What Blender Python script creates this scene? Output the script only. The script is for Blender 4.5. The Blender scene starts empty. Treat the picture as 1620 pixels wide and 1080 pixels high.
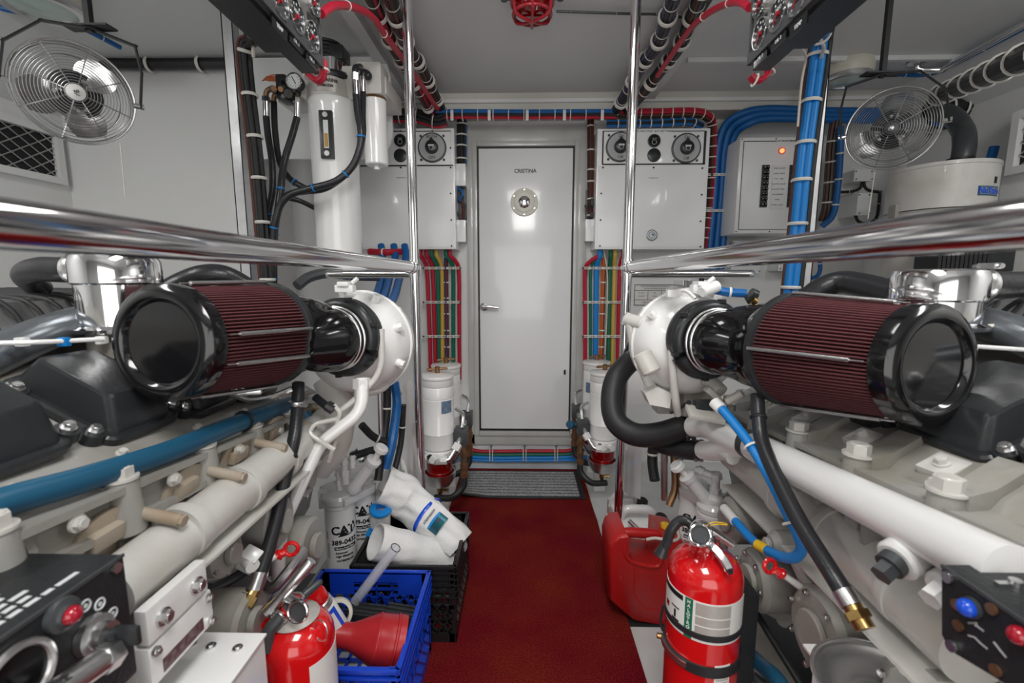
import bpy, bmesh, math, random
from mathutils import Vector, Matrix
random.seed(7)
V = Vector
SC = bpy.context.scene
COL = SC.collection
# ---------------------------------------------------------------- camera, light, exposure
F = 720.0
cam_d = bpy.data.cameras.new('camera'); cam_d.lens = 16; cam_d.sensor_width = 36; cam_d.clip_start = 0.02
cam_d.dof.use_dof = True; cam_d.dof.focus_distance = 1.7; cam_d.dof.aperture_fstop = 4.5
cam = bpy.data.objects.new('camera', cam_d); COL.objects.link(cam)
cam.location = (0, 0, 1.14)
cam.rotation_euler = (math.radians(90 - 7.75), 0, math.radians(1.27))
SC.camera = cam
CR = cam.rotation_euler.to_matrix(); CO = V(cam.location)
w = bpy.data.worlds.new('world'); SC.world = w; w.use_nodes = True
w.node_tree.nodes['Background'].inputs[0].default_value = (.8, .85, .9, 1)
w.node_tree.nodes['Background'].inputs[1].default_value = .2
SC.view_settings.view_transform = 'Standard'; SC.view_settings.look = 'None'
SC.view_settings.gamma = 1; SC.view_settings.use_curve_mapping = False
SC.view_settings.exposure = 0.5
def lamp(loc, rot, sx, sy, power, col=(1, .985, .96)):
    d = bpy.data.lights.new('offscreen_light', 'AREA'); d.shape = 'RECTANGLE'; d.size = sx; d.size_y = sy
    d.energy = power; d.color = col
    o = bpy.data.objects.new('offscreen_light', d); COL.objects.link(o)
    o.location = loc; o.rotation_euler = [math.radians(a) for a in rot]
    return o
# white deckhead lamps out of frame above, plus an added fill behind the camera
lamp((0, .15, 2.1), (12, 0, 0), .5, .9, 20)
lamp((-1.5, .45, 2.08), (10, 12, 0), .25, .7, 9)
lamp((1.5, .45, 2.08), (10, -12, 0), .25, .7, 9)
lamp((0, 1.15, 2.11), (10, 0, 0), .5, .25, 3.5)
lamp((0, -1.55, 1.15), (90, 0, 0), 1.9, 1.5, 16)  # broad fill panel, added to brighten the ceiling and surfaces facing the camera

def ray(px, py):
    return CR @ V(((px - 810) / F, (540 - py) / F, -1))
def P(px, py, Y):
    r = ray(px, py); return CO + r * (Y / r.y)
def PX(px, py, X):
    r = ray(px, py); return CO + r * (X / r.x)
def PZ(px, py, Z):
    r = ray(px, py); return CO + r * ((Z - CO.z) / r.z)

# ---------------------------------------------------------------- materials
MATS = {}
def mat(name, col, rough=.5, metal=0, coat=0, trans=0, emit=None, bump=None, vary=None, alpha=None, spec=.5, ior=1.45):
    m = bpy.data.materials.new(name); m.use_nodes = True; MATS[name] = m
    nt = m.node_tree; b = nt.nodes['Principled BSDF']
    b.inputs['Base Color'].default_value = (*col, 1); b.inputs['Roughness'].default_value = rough
    b.inputs['Metallic'].default_value = metal; b.inputs['Coat Weight'].default_value = coat
    b.inputs['Coat Roughness'].default_value = .06
    b.inputs['Transmission Weight'].default_value = trans; b.inputs['IOR'].default_value = ior
    b.inputs['Specular IOR Level'].default_value = spec
    if alpha: b.inputs['Alpha'].default_value = alpha
    if emit: b.inputs['Emission Color'].default_value = (*col, 1); b.inputs['Emission Strength'].default_value = emit
    tc = nt.nodes.new('ShaderNodeTexCoord')
    if vary:      # (scale, amount, second colour)
        n = nt.nodes.new('ShaderNodeTexNoise'); n.inputs['Scale'].default_value = vary[0]; n.inputs['Detail'].default_value = 6
        nt.links.new(tc.outputs['Object'], n.inputs['Vector'])
        r = nt.nodes.new('ShaderNodeMapRange'); r.inputs[1].default_value = .42; r.inputs[2].default_value = .72
        r.inputs[3].default_value = 0; r.inputs[4].default_value = vary[1]
        nt.links.new(n.outputs[0], r.inputs[0])
        x = nt.nodes.new('ShaderNodeMix'); x.data_type = 'RGBA'
        x.inputs[6].default_value = (*col, 1); x.inputs[7].default_value = (*vary[2], 1)
        nt.links.new(r.outputs[0], x.inputs[0]); nt.links.new(x.outputs[2], b.inputs['Base Color'])
    if bump:      # (scale, strength)
        n = nt.nodes.new('ShaderNodeTexNoise'); n.inputs['Scale'].default_value = bump[0]; n.inputs['Detail'].default_value = 3
        nt.links.new(tc.outputs['Object'], n.inputs['Vector'])
        u = nt.nodes.new('ShaderNodeBump'); u.inputs['Strength'].default_value = bump[1]; u.inputs['Distance'].default_value = .004
        nt.links.new(n.outputs[0], u.inputs['Height']); nt.links.new(u.outputs[0], b.inputs['Normal'])
    return m
wall_w = mat('white_wall_paint', (.77, .775, .77), .3, bump=(3, .05), vary=(1.6, .3, (.66, .66, .64)))
ceil_w = mat('grey_white_headliner', (.66, .67, .67), .38, bump=(2, .05), vary=(1.2, .4, (.56, .56, .55)))
door_w = mat('door_gelcoat', (.78, .79, .79), .2, coat=.4, bump=(2.2, .12))
frame_w = mat('door_frame_paint', (.50, .51, .49), .25, coat=.3, vary=(7, .3, (.36, .35, .32)))
trim_c = mat('cream_trim', (.64, .63, .58), .3)
cab_w = mat('cabinet_white', (.80, .81, .81), .22, coat=.3, bump=(3, .06))
eng_w = mat('engine_white_paint', (.60, .59, .565), .33, coat=.25, bump=(60, .14), vary=(8, .7, (.47, .44, .38)))
eng_g = mat('engine_grey_paint', (.33, .325, .305), .38, coat=.15, bump=(70, .2), vary=(9, .8, (.25, .225, .18)))
pure_w = mat('gloss_white_enamel', (.82, .82, .81), .2, coat=.5, bump=(30, .03))
tan = mat('heat_stained_paint', (.40, .345, .275), .5, vary=(18, .7, (.30, .21, .13)))
chrome = mat('polished_steel', (.80, .80, .81), .09, 1)
steel = mat('brushed_steel', (.68, .68, .68), .30, 1, bump=(120, .1))
clamp_m = mat('worm_clamp_steel', (.30, .30, .30), .3, 1)
bright_steel = mat('bright_satin_steel', (.74, .74, .74), .24, .92)
alu = mat('galvanised_channel', (.66, .67, .68), .35, 1, vary=(40, .4, (.5, .5, .5)))
brass = mat('brass', (.55, .36, .13), .3, 1, vary=(40, .5, (.25, .15, .07)))
bronze = mat('dull_bronze', (.30, .17, .09), .45, .8, vary=(40, .6, (.14, .08, .05)))
blk = mat('black_rubber', (.018, .018, .02), .5, bump=(80, .1))
blkhose = mat('black_hose', (.022, .023, .026), .3, bump=(150, .15))
blkg = mat('black_gloss', (.006, .006, .007), .13, coat=.35)
blkm = mat('black_satin_plastic', (.022, .024, .026), .3, bump=(90, .12))
blkbox = mat('black_powder_coat', (.016, .018, .02), .4, bump=(160, .2))
dkgrey = mat('dark_grey_metal', (.07, .075, .08), .4, .3)
intake = mat('intake_dark_silver', (.20, .22, .24), .28, .6)
blkpl = mat('black_crate_plastic', (.014, .015, .016), .28)
blupl = mat('blue_crate_plastic', (.008, .055, .52), .3, coat=.2)
redg = mat('extinguisher_red', (.62, .006, .008), .15, coat=.8)
redp = mat('red_plastic', (.42, .02, .025), .33, vary=(14, .5, (.28, .012, .016)), bump=(60, .08))
redcan = mat('jerrycan_red', (.42, .012, .012), .32, bump=(220, .25))
redlens = mat('red_cage_paint', (.30, .012, .02), .3, coat=.4)
hred = mat('hose_red', (.42, .008, .03), .4)
hgreen = mat('hose_green', (.006, .13, .075), .42)
hblue = mat('hose_blue', (.008, .115, .36), .38)
hblueb = mat('hose_bright_blue', (.01, .21, .60), .38)
hteal = mat('hose_steel_blue', (.012, .085, .16), .36)
hyel = mat('hose_yellow', (.58, .37, .075), .45)
hbrown = mat('wire_brown', (.09, .025, .015), .45)
horange = mat('wire_orange', (.55, .12, .03), .45)
hpurple = mat('wire_violet', (.05, .045, .12), .45)
hwhite = mat('wire_cream', (.60, .57, .50), .45)
tie_w = mat('nylon_tie_white', (.72, .70, .65), .4)
tie_b = mat('nylon_tie_blue', (.01, .20, .55), .4)
ink = mat('black_ink', (.012, .012, .014), .5)
grey_ink = mat('grey_print', (.33, .33, .33), .5)
whi_ink = mat('pale_print', (.62, .66, .66), .5)
lab_w = mat('label_white', (.74, .74, .72), .4)
lab_b = mat('label_blue', (.10, .17, .28), .4, vary=(90, .6, (.35, .40, .45)))
lab_s = mat('label_silver', (.50, .48, .45), .35, .3, vary=(60, .3, (.38, .36, .33)))
lab_g = mat('label_green', (.01, .14, .07), .4)
cream = mat('cream_plastic', (.60, .58, .50), .35)
glassy = mat('frosted_lens', (.42, .52, .49), .22, coat=.6)
clear = mat('clear_glass', (1, 1, 1), .02, trans=1, ior=1.45)
clrpl = mat('clear_plastic_tube', (.80, .84, .92), .04, alpha=.30, coat=.5)
bowlred = mat('red_diesel_bowl', (.55, .004, .006), .05, trans=.75, coat=.5)
amber = mat('amber_oil', (.45, .27, .07), .2)
cloth = mat('white_felt_cloth', (.80, .80, .79), .85, bump=(180, .4), vary=(8, .2, (.66, .66, .66)))
holo = mat('teal_foil_print', (.01, .14, .16), .25, .4, vary=(45, .8, (.10, .05, .16)))
bluel = mat('blue_filter_cap', (.01, .25, .68), .35)
led = mat('red_indicator_glow', (1, .06, .02), .4, emit=7)
redbut = mat('red_lamp_button', (.35, .005, .02), .12, coat=.7)
blubut = mat('blue_button', (.01, .08, .62), .2, coat=.4)
void = mat('dark_void', (.012, .013, .014), .6)
dial = mat('dial_grey', (.40, .42, .42), .4)
yel_cap = mat('yellow_cap', (.75, .47, .02), .35)
panelg = mat('gauge_panel_grey', (.15, .15, .14), .36, .3, bump=(100, .08))
# carpet
def carpet_mat():
    m = mat('red_carpet_pile', (.20, .010, .014), .95, spec=.1)
    nt = m.node_tree; b = nt.nodes['Principled BSDF']
    tc = nt.nodes.new('ShaderNodeTexCoord')
    n1 = nt.nodes.new('ShaderNodeTexNoise'); n1.inputs['Scale'].default_value = 3.2; n1.inputs['Detail'].default_value = 5
    n2 = nt.nodes.new('ShaderNodeTexNoise'); n2.inputs['Scale'].default_value = 260; n2.inputs['Detail'].default_value = 2
    for n in (n1, n2): nt.links.new(tc.outputs['Object'], n.inputs['Vector'])
    r1 = nt.nodes.new('ShaderNodeValToRGB'); e = r1.color_ramp.elements
    e[0].position = .38; e[0].color = (.165, .006, .012, 1); e[1].position = .68; e[1].color = (.215, .022, .010, 1)
    r2 = nt.nodes.new('ShaderNodeValToRGB'); e = r2.color_ramp.elements
    e[0].position = .34; e[0].color = (.35, .35, .35, 1); e[1].position = .66; e[1].color = (1.25, 1.25, 1.25, 1)
    nt.links.new(n1.outputs[0], r1.inputs[0]); nt.links.new(n2.outputs[0], r2.inputs[0])
    x = nt.nodes.new('ShaderNodeMix'); x.data_type = 'RGBA'; x.blend_type = 'MULTIPLY'; x.inputs[0].default_value = 1
    nt.links.new(r1.outputs[0], x.inputs[6]); nt.links.new(r2.outputs[0], x.inputs[7]); nt.links.new(x.outputs[2], b.inputs['Base Color'])
    u = nt.nodes.new('ShaderNodeBump'); u.inputs['Strength'].default_value = .8; u.inputs['Distance'].default_value = .004
    nt.links.new(n2.outputs[0], u.inputs['Height']); nt.links.new(u.outputs[0], b.inputs['Normal'])
    return m
carpet = carpet_mat()
matpile = mat('grey_ribbed_pile', (.20, .205, .21), .95, bump=(160, .9), vary=(150, .95, (.55, .56, .57)))
floor_w = mat('white_floor_paint', (.62, .63, .63), .4, vary=(6, .5, (.42, .41, .38)), bump=(12, .1))

# ---------------------------------------------------------------- mesh helpers
def basis(ax):
    ax = V(ax).normalized()
    t = V((0, 0, 1)) if abs(ax.z) < .9 else V((1, 0, 0))
    u = ax.cross(t).normalized(); v = ax.cross(u).normalized()
    return u, -v, ax       # u, v in plane
def catmull(pts, k=6):
    pts = [V(p) for p in pts]
    if len(pts) < 3: return pts
    out = []
    q = [pts[0] * 2 - pts[1]] + pts + [pts[-1] * 2 - pts[-2]]
    for i in range(1, len(q) - 2):
        a, b, c, d = q[i - 1:i + 3]
        for j in range(k):
            t = j / k
            out.append(.5 * ((2 * b) + (c - a) * t + (2 * a - 5 * b + 4 * c - d) * t * t + (3 * b - a - 3 * c + d) * t ** 3))
    out.append(pts[-1]); return out
def frames(pts):
    n = len(pts); T = []
    for i in range(n):
        d = pts[min(i + 1, n - 1)] - pts[max(i - 1, 0)]
        T.append(d.normalized() if d.length > 1e-9 else V((0, 0, 1)))
    u, v, _ = basis(T[0]); out = []
    for t in T:
        u = (u - t * u.dot(t)); u = u.normalized() if u.length > 1e-6 else basis(t)[0]
        out.append((u, t.cross(u), t))
    return out
SPLIT = set('''head_stud hose_ferrule module_bolt cover_bolt panel_screw porthole_screw trim_screw screw cover_screw rivet clamp_stud cooling_fin breaker_switch housing_lug cover_lug shield_boss pump_cover pipe_nut head_fitting case_rivet case_screw gland lid_bolt clasp sight_screw mounting_lug pivot_bolt brass_elbow black_elbow filter_head oil_line sensor_bracket pipe_bracket wall_rib plenum_rib hose_clamp port_stud tee_sleeve manifold_joint valve_block turbo_mount motor knob_mark meter_arc deckhead_bracket control_module'''.split())
class B:
    def __init__(s): s.v = []; s.f = []; s.m = []; s.mi = 0; s.g = []
    def mt(s, i): s.mi = i; return s
    def add(s, vs, fs):
        o = len(s.v); s.v += [V(p) for p in vs]; s.g.append((o, len(s.v), len(s.f), len(s.f) + len(fs)))
        for f in fs: s.f.append([i + o for i in f]); s.m.append(s.mi)
        return s
    def box(s, c, sz, rot=None, bev=0, ax=None):
        bm = bmesh.new(); bmesh.ops.create_cube(bm, size=1)
        for v in bm.verts: v.co = V((v.co.x * sz[0], v.co.y * sz[1], v.co.z * sz[2]))
        if bev: bmesh.ops.bevel(bm, geom=bm.edges[:], offset=min(bev, min(sz) * .45), segments=2, affect='EDGES', profile=.7)
        if ax is not None: R = Matrix(ax).transposed()
        elif rot is not None: R = Matrix.Rotation(math.radians(rot[2]), 3, 'Z') @ Matrix.Rotation(math.radians(rot[1]), 3, 'Y') @ Matrix.Rotation(math.radians(rot[0]), 3, 'X')
        else: R = Matrix.Identity(3)
        bm.verts.index_update()
        s.add([R @ v.co + V(c) for v in bm.verts], [[v.index for v in f.verts] for f in bm.faces]); bm.free(); return s
    def bb(s, a, b, bev=0):    # box from corner to corner
        a, b = V(a), V(b); d = b - a
        return s.box((a + b) / 2, (abs(d.x), abs(d.y), abs(d.z)), bev=bev)
    def lathe(s, prof, o, ax=(0, 0, 1), n=32, u=None):   # prof: (radius, distance along axis)
        uu, vv, a = basis(ax)
        if u is not None: uu = V(u).normalized(); vv = a.cross(uu)
        o = V(o); vs = []; fs = []
        for r, t in prof:
            for i in range(n):
                th = 2 * math.pi * i / n
                vs.append(o + a * t + uu * (r * math.cos(th)) + vv * (r * math.sin(th)))
        for k in range(len(prof) - 1):
            for i in range(n):
                j = (i + 1) % n
                fs.append([k * n + i, k * n + j, (k + 1) * n + j, (k + 1) * n + i])
        if prof[0] != prof[-1]:      # end caps, unless the profile closes on itself or already runs to the axis
            if prof[0][0] > 1e-4 and not (prof[1][1] == prof[0][1] and prof[1][0] < prof[0][0]): fs.append(list(range(n))[::-1])
            if prof[-1][0] > 1e-4 and not (prof[-2][1] == prof[-1][1] and prof[-2][0] < prof[-1][0]): fs.append([(len(prof) - 1) * n + i for i in range(n)])
        return s.add(vs, fs)
    def cyl(s, a, b, r, r2=None, n=20, bev=0):
        a, b = V(a), V(b); L = (b - a).length; r2 = r if r2 is None else r2
        if bev: pr = [(r - bev, 0), (r, bev), (r2, L - bev), (r2 - bev, L)]
        else: pr = [(r, 0), (r2, L)]
        return s.lathe(pr, a, b - a, n)
    def hexn(s, a, b, r): return s.cyl(a, b, r, n=6)
    def tube(s, pts, r, n=10, k=6, cap=True):
        pts = catmull(pts, k) if k > 1 else [V(p) for p in pts]
        fr = frames(pts); m = len(pts); vs = []; fs = []
        for i, (p, (u, v, t)) in enumerate(zip(pts, fr)):
            rr = r if not isinstance(r, (list, tuple)) else (r[i] if len(r) == m and m > 2 else r[0] + (r[1] - r[0]) * i / (m - 1))
            for j in range(n):
                th = 2 * math.pi * j / n
                vs.append(p + u * (rr * math.cos(th)) + v * (rr * math.sin(th)))
        for i in range(m - 1):
            for j in range(n):
                q = (j + 1) % n; fs.append([i * n + j, i * n + q, (i + 1) * n + q, (i + 1) * n + j])
        if cap: fs.append(list(range(n))[::-1]); fs.append([(m - 1) * n + j for j in range(n)])
        return s.add(vs, fs)
    def pipe(s, pts, r, n=12, bend=.03):     # straight runs with rounded corners
        pts = [V(p) for p in pts]; out = [pts[0]]
        for a, b, c in zip(pts, pts[1:], pts[2:]):
            d1 = (a - b); d2 = (c - b); q = min(bend, d1.length * .45, d2.length * .45)
            p, w_ = b + d1.normalized() * q, b + d2.normalized() * q
            for i in range(7):
                t = i / 6; out.append(p * (1 - t) ** 2 + b * 2 * t * (1 - t) + w_ * t * t)
        out.append(pts[-1]); return s.tube(out, r, n, k=1)
    def tor(s, c, ax, R, r, n=24, m=6, sq=1):
        u, v, a = basis(ax); c = V(c); vs = []; fs = []
        for i in range(n):
            th = 2 * math.pi * i / n; d = u * math.cos(th) + v * math.sin(th)
            for j in range(m):
                ph = 2 * math.pi * j / m; vs.append(c + d * (R + r * math.cos(ph)) + a * (r * sq * math.sin(ph)))
        for i in range(n):
            for j in range(m):
                i2 = (i + 1) % n; j2 = (j + 1) % m; fs.append([i * m + j, i2 * m + j, i2 * m + j2, i * m + j2])
        return s.add(vs, fs)
    def sph(s, c, r, sc=(1, 1, 1), n=16, ax=None):
        c = V(c); vs = []; fs = []; m = n // 2; R = Matrix(ax).transposed() if ax is not None else Matrix.Identity(3)
        vs.append(c + R @ V((0, 0, r * sc[2])))
        for i in range(1, m):
            th = math.pi * i / m
            for j in range(n):
                ph = 2 * math.pi * j / n
                vs.append(c + R @ V((r * sc[0] * math.sin(th) * math.cos(ph), r * sc[1] * math.sin(th) * math.sin(ph), r * sc[2] * math.cos(th))))
        vs.append(c + R @ V((0, 0, -r * sc[2]))); L = len(vs) - 1
        for j in range(n):
            q = (j + 1) % n; fs.append([0, 1 + j, 1 + q]); fs.append([L, 1 + (m - 2) * n + q, 1 + (m - 2) * n + j])
            for i in range(m - 2): fs.append([1 + i * n + j, 1 + (i + 1) * n + j, 1 + (i + 1) * n + q, 1 + i * n + q])
        return s.add(vs, fs)
    def prism(s, poly, vec):
        poly = [V(p) for p in poly]; n = len(poly); vec = V(vec)
        fs = [list(range(n))[::-1], [n + i for i in range(n)]] + [[i, (i + 1) % n, n + (i + 1) % n, n + i] for i in range(n)]
        return s.add(poly + [p + vec for p in poly], fs)
    def loft(s, rings, cap=True):
        n = len(rings[0]); vs = [V(p) for r in rings for p in r]; fs = []
        for k in range(len(rings) - 1):
            for i in range(n):
                j = (i + 1) % n; fs.append([k * n + i, k * n + j, (k + 1) * n + j, (k + 1) * n + i])
        if cap: fs.append(list(range(n))[::-1]); fs.append([(len(rings) - 1) * n + i for i in range(n)])
        return s.add(vs, fs)
    def clusters(s):      # primitives that touch belong together; loose ones become pieces of their own
        bx = []
        for (a, e, fa, fe) in s.g:
            p = s.v[a:e]; bx.append([min(q[i] for q in p) - .0012 for i in range(3)] + [max(q[i] for q in p) + .0012 for i in range(3)])
        n = len(bx); par = list(range(n))
        def find(i):
            while par[i] != i: i = par[i]
            return i
        for i in range(n):
            for j in range(i):
                if all(bx[i][k] <= bx[j][k + 3] and bx[j][k] <= bx[i][k + 3] for k in range(3)): par[find(i)] = find(j)
        out = {}
        for i in range(n): out.setdefault(find(i), []).append(i)
        return list(out.values())
    def make(s, name, mats, parent=None, label=None, cat=None, group=None, kind=None, ang=35, sub=0):
        if parent is not None and name in SPLIT:
            cl = s.clusters()
            if 1 < len(cl) < 90:
                for c in cl:
                    b = B()
                    for i in c:
                        a, e, fa, fe = s.g[i]; o = len(b.v); b.v += s.v[a:e]; b.g.append((o, len(b.v), len(b.f), 0))
                        for f, m_ in zip(s.f[fa:fe], s.m[fa:fe]): b.f.append([q - a + o for q in f]); b.m.append(m_)
                    r = b.make1(name, mats, parent, label, cat, group, kind, ang, sub)
                return r
        return s.make1(name, mats, parent, label, cat, group, kind, ang, sub)
    def make1(s, name, mats, parent=None, label=None, cat=None, group=None, kind=None, ang=35, sub=0):
        me = bpy.data.meshes.new(name)
        org = V((0, 0, 0))
        if parent is None and kind != 'structure':
            xs = [p.x for p in s.v]; ys = [p.y for p in s.v]; zs = [p.z for p in s.v]
            org = V(((min(xs) + max(xs)) / 2, (min(ys) + max(ys)) / 2, min(zs)))
        me.from_pydata([p - org for p in s.v], [], s.f)
        for m in (mats if isinstance(mats, (list, tuple)) else [mats]): me.materials.append(m)
        me.polygons.foreach_set('material_index', s.m)
        bm = bmesh.new(); bm.from_mesh(me); bmesh.ops.recalc_face_normals(bm, faces=bm.faces); bm.to_mesh(me); bm.free()
        me.shade_smooth(); me.set_sharp_from_angle(angle=math.radians(ang))
        o = bpy.data.objects.new(name, me); COL.objects.link(o); o.location = org
        if parent is not None:
            o.parent = parent
            if parent.type == 'EMPTY': o.matrix_parent_inverse = Matrix.Translation(-V(parent.location))
            elif parent.parent is None: o.matrix_parent_inverse = Matrix.Translation(-V(parent.location))
        if sub:
            md = o.modifiers.new('soft', 'SUBSURF'); md.levels = sub; md.render_levels = sub
        tag(o, label, cat, group, kind); return o
def tag(o, label=None, cat=None, group=None, kind=None):
    if label: o['label'] = label
    if cat: o['category'] = cat
    if group: o['group'] = group
    if kind: o['kind'] = kind
    return o
def T(name, label, cat, loc, group=None):
    o = bpy.data.objects.new(name, None); COL.objects.link(o); o.location = loc; o.empty_display_size = .05
    return tag(o, label, cat, group)
def copy_tree(o, parent=None, off=None):
    c = o.copy(); COL.objects.link(c)
    if parent is not None: c.parent = parent
    if off is not None: c.location = V(o.location) + V(off)
    for ch in list(o.children): copy_tree(ch, c)
    return c
def put(src, off, label, group=None, rz=0):
    c = copy_tree(src, None, off); c['label'] = label; c.rotation_euler.z += rz
    if group: c['group'] = group
    return c
def text(s, size, c, right, up, m, parent, name='lettering', ext=.0006, bold=False, label=None):
    cu = bpy.data.curves.new(name, 'FONT'); cu.body = s; cu.size = size; cu.align_x = 'CENTER'; cu.align_y = 'CENTER'
    cu.extrude = ext; cu.resolution_u = 3
    if bold: cu.offset = size * .02
    t = bpy.data.objects.new('t', cu); COL.objects.link(t)
    dg = bpy.context.evaluated_depsgraph_get(); me = bpy.data.meshes.new_from_object(t.evaluated_get(dg)); bpy.data.objects.remove(t)
    r = V(right).normalized(); u = V(up); u = (u - r * u.dot(r)).normalized(); n = r.cross(u)
    b = B(); b.add([V(c) + r * v.co.x + u * v.co.y + n * v.co.z for v in me.vertices], [list(p.vertices) for p in me.polygons])
    o = b.make(name, m, parent, label=label); bpy.data.meshes.remove(me); return o
def wraptext(s, size, o, ax, R, th0, t0, m, parent, name='lettering', slant=0, label=None):
    """letters wrapped round a vertical cylinder: o base centre, R radius, th0 angle of the text's middle, t0 height"""
    cu = bpy.data.curves.new(name, 'FONT'); cu.body = s; cu.size = size; cu.align_x = 'CENTER'; cu.align_y = 'CENTER'; cu.extrude = .0004
    cu.offset = size * .03; cu.resolution_u = 3
    t = bpy.data.objects.new('t', cu); COL.objects.link(t)
    dg = bpy.context.evaluated_depsgraph_get(); me = bpy.data.meshes.new_from_object(t.evaluated_get(dg)); bpy.data.objects.remove(t)
    b = B(); vs = []
    for v in me.vertices:
        th = th0 + v.co.x / R; rr = R + v.co.z + .0006
        vs.append(V(o) + V((rr * math.cos(th), rr * math.sin(th), t0 + v.co.y + slant * v.co.x)))
    b.add(vs, [list(p.vertices) for p in me.polygons]); ob = b.make(name, m, parent, label=label); bpy.data.meshes.remove(me); return ob
def patch(b, o, R, th0, th1, z0, z1, n=14, t=.0006):      # curved label on a vertical cylinder
    vs = []; fs = []
    for i in range(n + 1):
        th = th0 + (th1 - th0) * i / n
        for z in (z0, z1):
            for rr in (R, R + t): vs.append(V(o) + V((rr * math.cos(th), rr * math.sin(th), z)))
    for i in range(n):
        a = i * 4; c = a + 4
        fs += [[a + 1, c + 1, c + 3, a + 3], [a, a + 2, c + 2, c], [a + 2, a + 3, c + 3, c + 2], [a, c, c + 1, a + 1]]
    fs += [[0, 1, 3, 2], [n * 4, n * 4 + 2, n * 4 + 3, n * 4 + 1]]
    return b.add(vs, fs)
def strands(b, pts, offs, k=6, n=6, twist=0):      # parallel wires; offs = (du, dv, r, material index)
    c = catmull(pts, k); fr = frames(c)
    for du, dv, r, mi in offs:
        q = []
        for i, (p, (u, v, t)) in enumerate(zip(c, fr)):
            a = twist * i / len(c); q.append(p + u * (du * math.cos(a) - dv * math.sin(a)) + v * (du * math.sin(a) + dv * math.cos(a)))
        b.mt(mi).tube(q, r, n, k=1)
    return b
def along(pts, ts, k=6):     # (point, direction) at fractions of a path
    c = catmull(pts, k); L = [0]
    for a, d in zip(c, c[1:]): L.append(L[-1] + (d - a).length)
    out = []
    for t in ts:
        s = t * L[-1]
        for i in range(len(c) - 1):
            if L[i + 1] >= s - 1e-9:
                f = (s - L[i]) / max(1e-9, L[i + 1] - L[i]); out.append((c[i].lerp(c[i + 1], f), (c[i + 1] - c[i]).normalized())); break
    return out
def ring_offs(R, r, n, mats, inner=True):
    o = [(R * math.cos(2 * math.pi * i / n), R * math.sin(2 * math.pi * i / n), r, mats[i % len(mats)]) for i in range(n)]
    if inner: o.append((0, 0, max(R * .75, r), mats[0]))
    return o
def cable(name, pts, r, m, label, cat='cable', group=None, k=6, n=10, ties=None, tiem=None, tr=1.12):
    """one hose or cable; ties = fractions with a nylon tie as a part"""
    o = B().tube(pts, r, n, k).make(name, m, label=label, cat=cat, group=group)
    for p, d in along(pts, ties or [], k): B().tor(p, d, r * tr, r * .16, 16, 5, 1.6).make('cable_tie', tiem or tie_w, o)
    return o
def bundle(name, pts, offs, mats, label, R, ties, group=None, tiem=None, cat='cable bundle', k=6, tw=0, n=6, tt=.0028):
    o = strands(B(), pts, offs, k, n, tw).make(name, mats, label=label, cat=cat, group=group)
    for p, d in along(pts, ties, k): B().tor(p, d, R, tt, 18, 5, 1.5).make('cable_tie', tiem or tie_w, o)
    return o
# ---------------------------------------------------------------- the room
ZC = 2.14; YB = 2.77; XW = 2.2
def struct(b, name, m): return b.make(name, m, kind='structure')
struct(B().bb((-XW - .1, -1.7, -.05), (XW + .1, YB + .1, 0)), 'floor', floor_w)
struct(B().bb((-XW - .1, -1.7, ZC), (XW + .1, YB + .1, ZC + .05)), 'ceiling', ceil_w)
dl, dr_ = P(757, 450, YB).x, P(905, 450, YB).x
dt, db = P(830, 233, YB).z, P(830, 680, YB).z
b = B()
b.bb((-XW - .1, YB, 0), (dl - .01, YB + .08, ZC)); b.bb((dr_ + .01, YB, 0), (XW + .1, YB + .08, ZC))
b.bb((dl - .01, YB, dt + .01), (dr_ + .01, YB + .08, ZC)); b.bb((dl - .01, YB, 0), (dr_ + .01, YB + .08, db - .01))
struct(b, 'wall_back', wall_w)
struct(B().bb((-XW - .08, -1.7, 0), (-XW, YB, ZC)), 'wall_left', wall_w)
struct(B().bb((XW, -1.7, 0), (XW + .08, YB, ZC)), 'wall_right', wall_w)
struct(B().bb((-XW, -1.7, 0), (XW, -1.62, ZC)), 'wall_front', wall_w)
# forward jog of the bulkhead on the left
xj = P(381, 300, 2.27).x
b = B().bb((-XW, 2.25, 0), (xj, YB, ZC)); b.bb((xj, 2.3, 1.95), (-.70, YB, ZC))
struct(b, 'wall_back_left', wall_w)
# soffit under the deckhead along the back bulkhead, with bright lip; fore-and-aft deckhead seams
zt = P(830, 160, 2.62).z; zb = P(830, 176, 2.62).z
b = B().bb((-.70, 2.62, zb), (XW, YB, ZC)); struct(b, 'trim_1', trim_c)
struct(B().bb((-.68, 2.60, zt - .012), (XW, 2.622, zt + .006)), 'trim_2', wall_w)
zl = P(300, 92, 2.25).z
struct(B().bb((-XW, 2.235, zl - .03), (xj + .02, 2.26, zl)), 'trim_3', wall_w)
for k, (sx, x0) in enumerate(((-1, .61), (1, .655))):
    b = B().bb((sx * x0, .2, ZC - .045), (sx * (x0 + .05), 2.62, ZC)); struct(b, 'trim_%d' % (k + 4), ceil_w)
struct(B().bb((.75, 2.24, ZC - .02), (XW, 2.26, ZC)), 'trim_6', ceil_w)
struct(B().prism([(XW, -1.2, 1.98), (1.98, -1.2, ZC), (XW, -1.2, ZC)], (0, 3.9, 0)), 'trim_7', ceil_w)
struct(B().prism([(-XW, -1.2, 1.90), (-1.9, -1.2, ZC), (-XW, -1.2, ZC)], (0, 3.4, 0)), 'trim_8', ceil_w)

for sx, k in ((-1, 9), (1, 10)):   # bilge plating beside the painted walkway, darkened to stand in for shade below engines
    struct(B().bb((sx * .60, -1.6, .001), (sx * (XW - .005), 1.62, .004)), 'trim_%d' % k, dkgrey)
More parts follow.
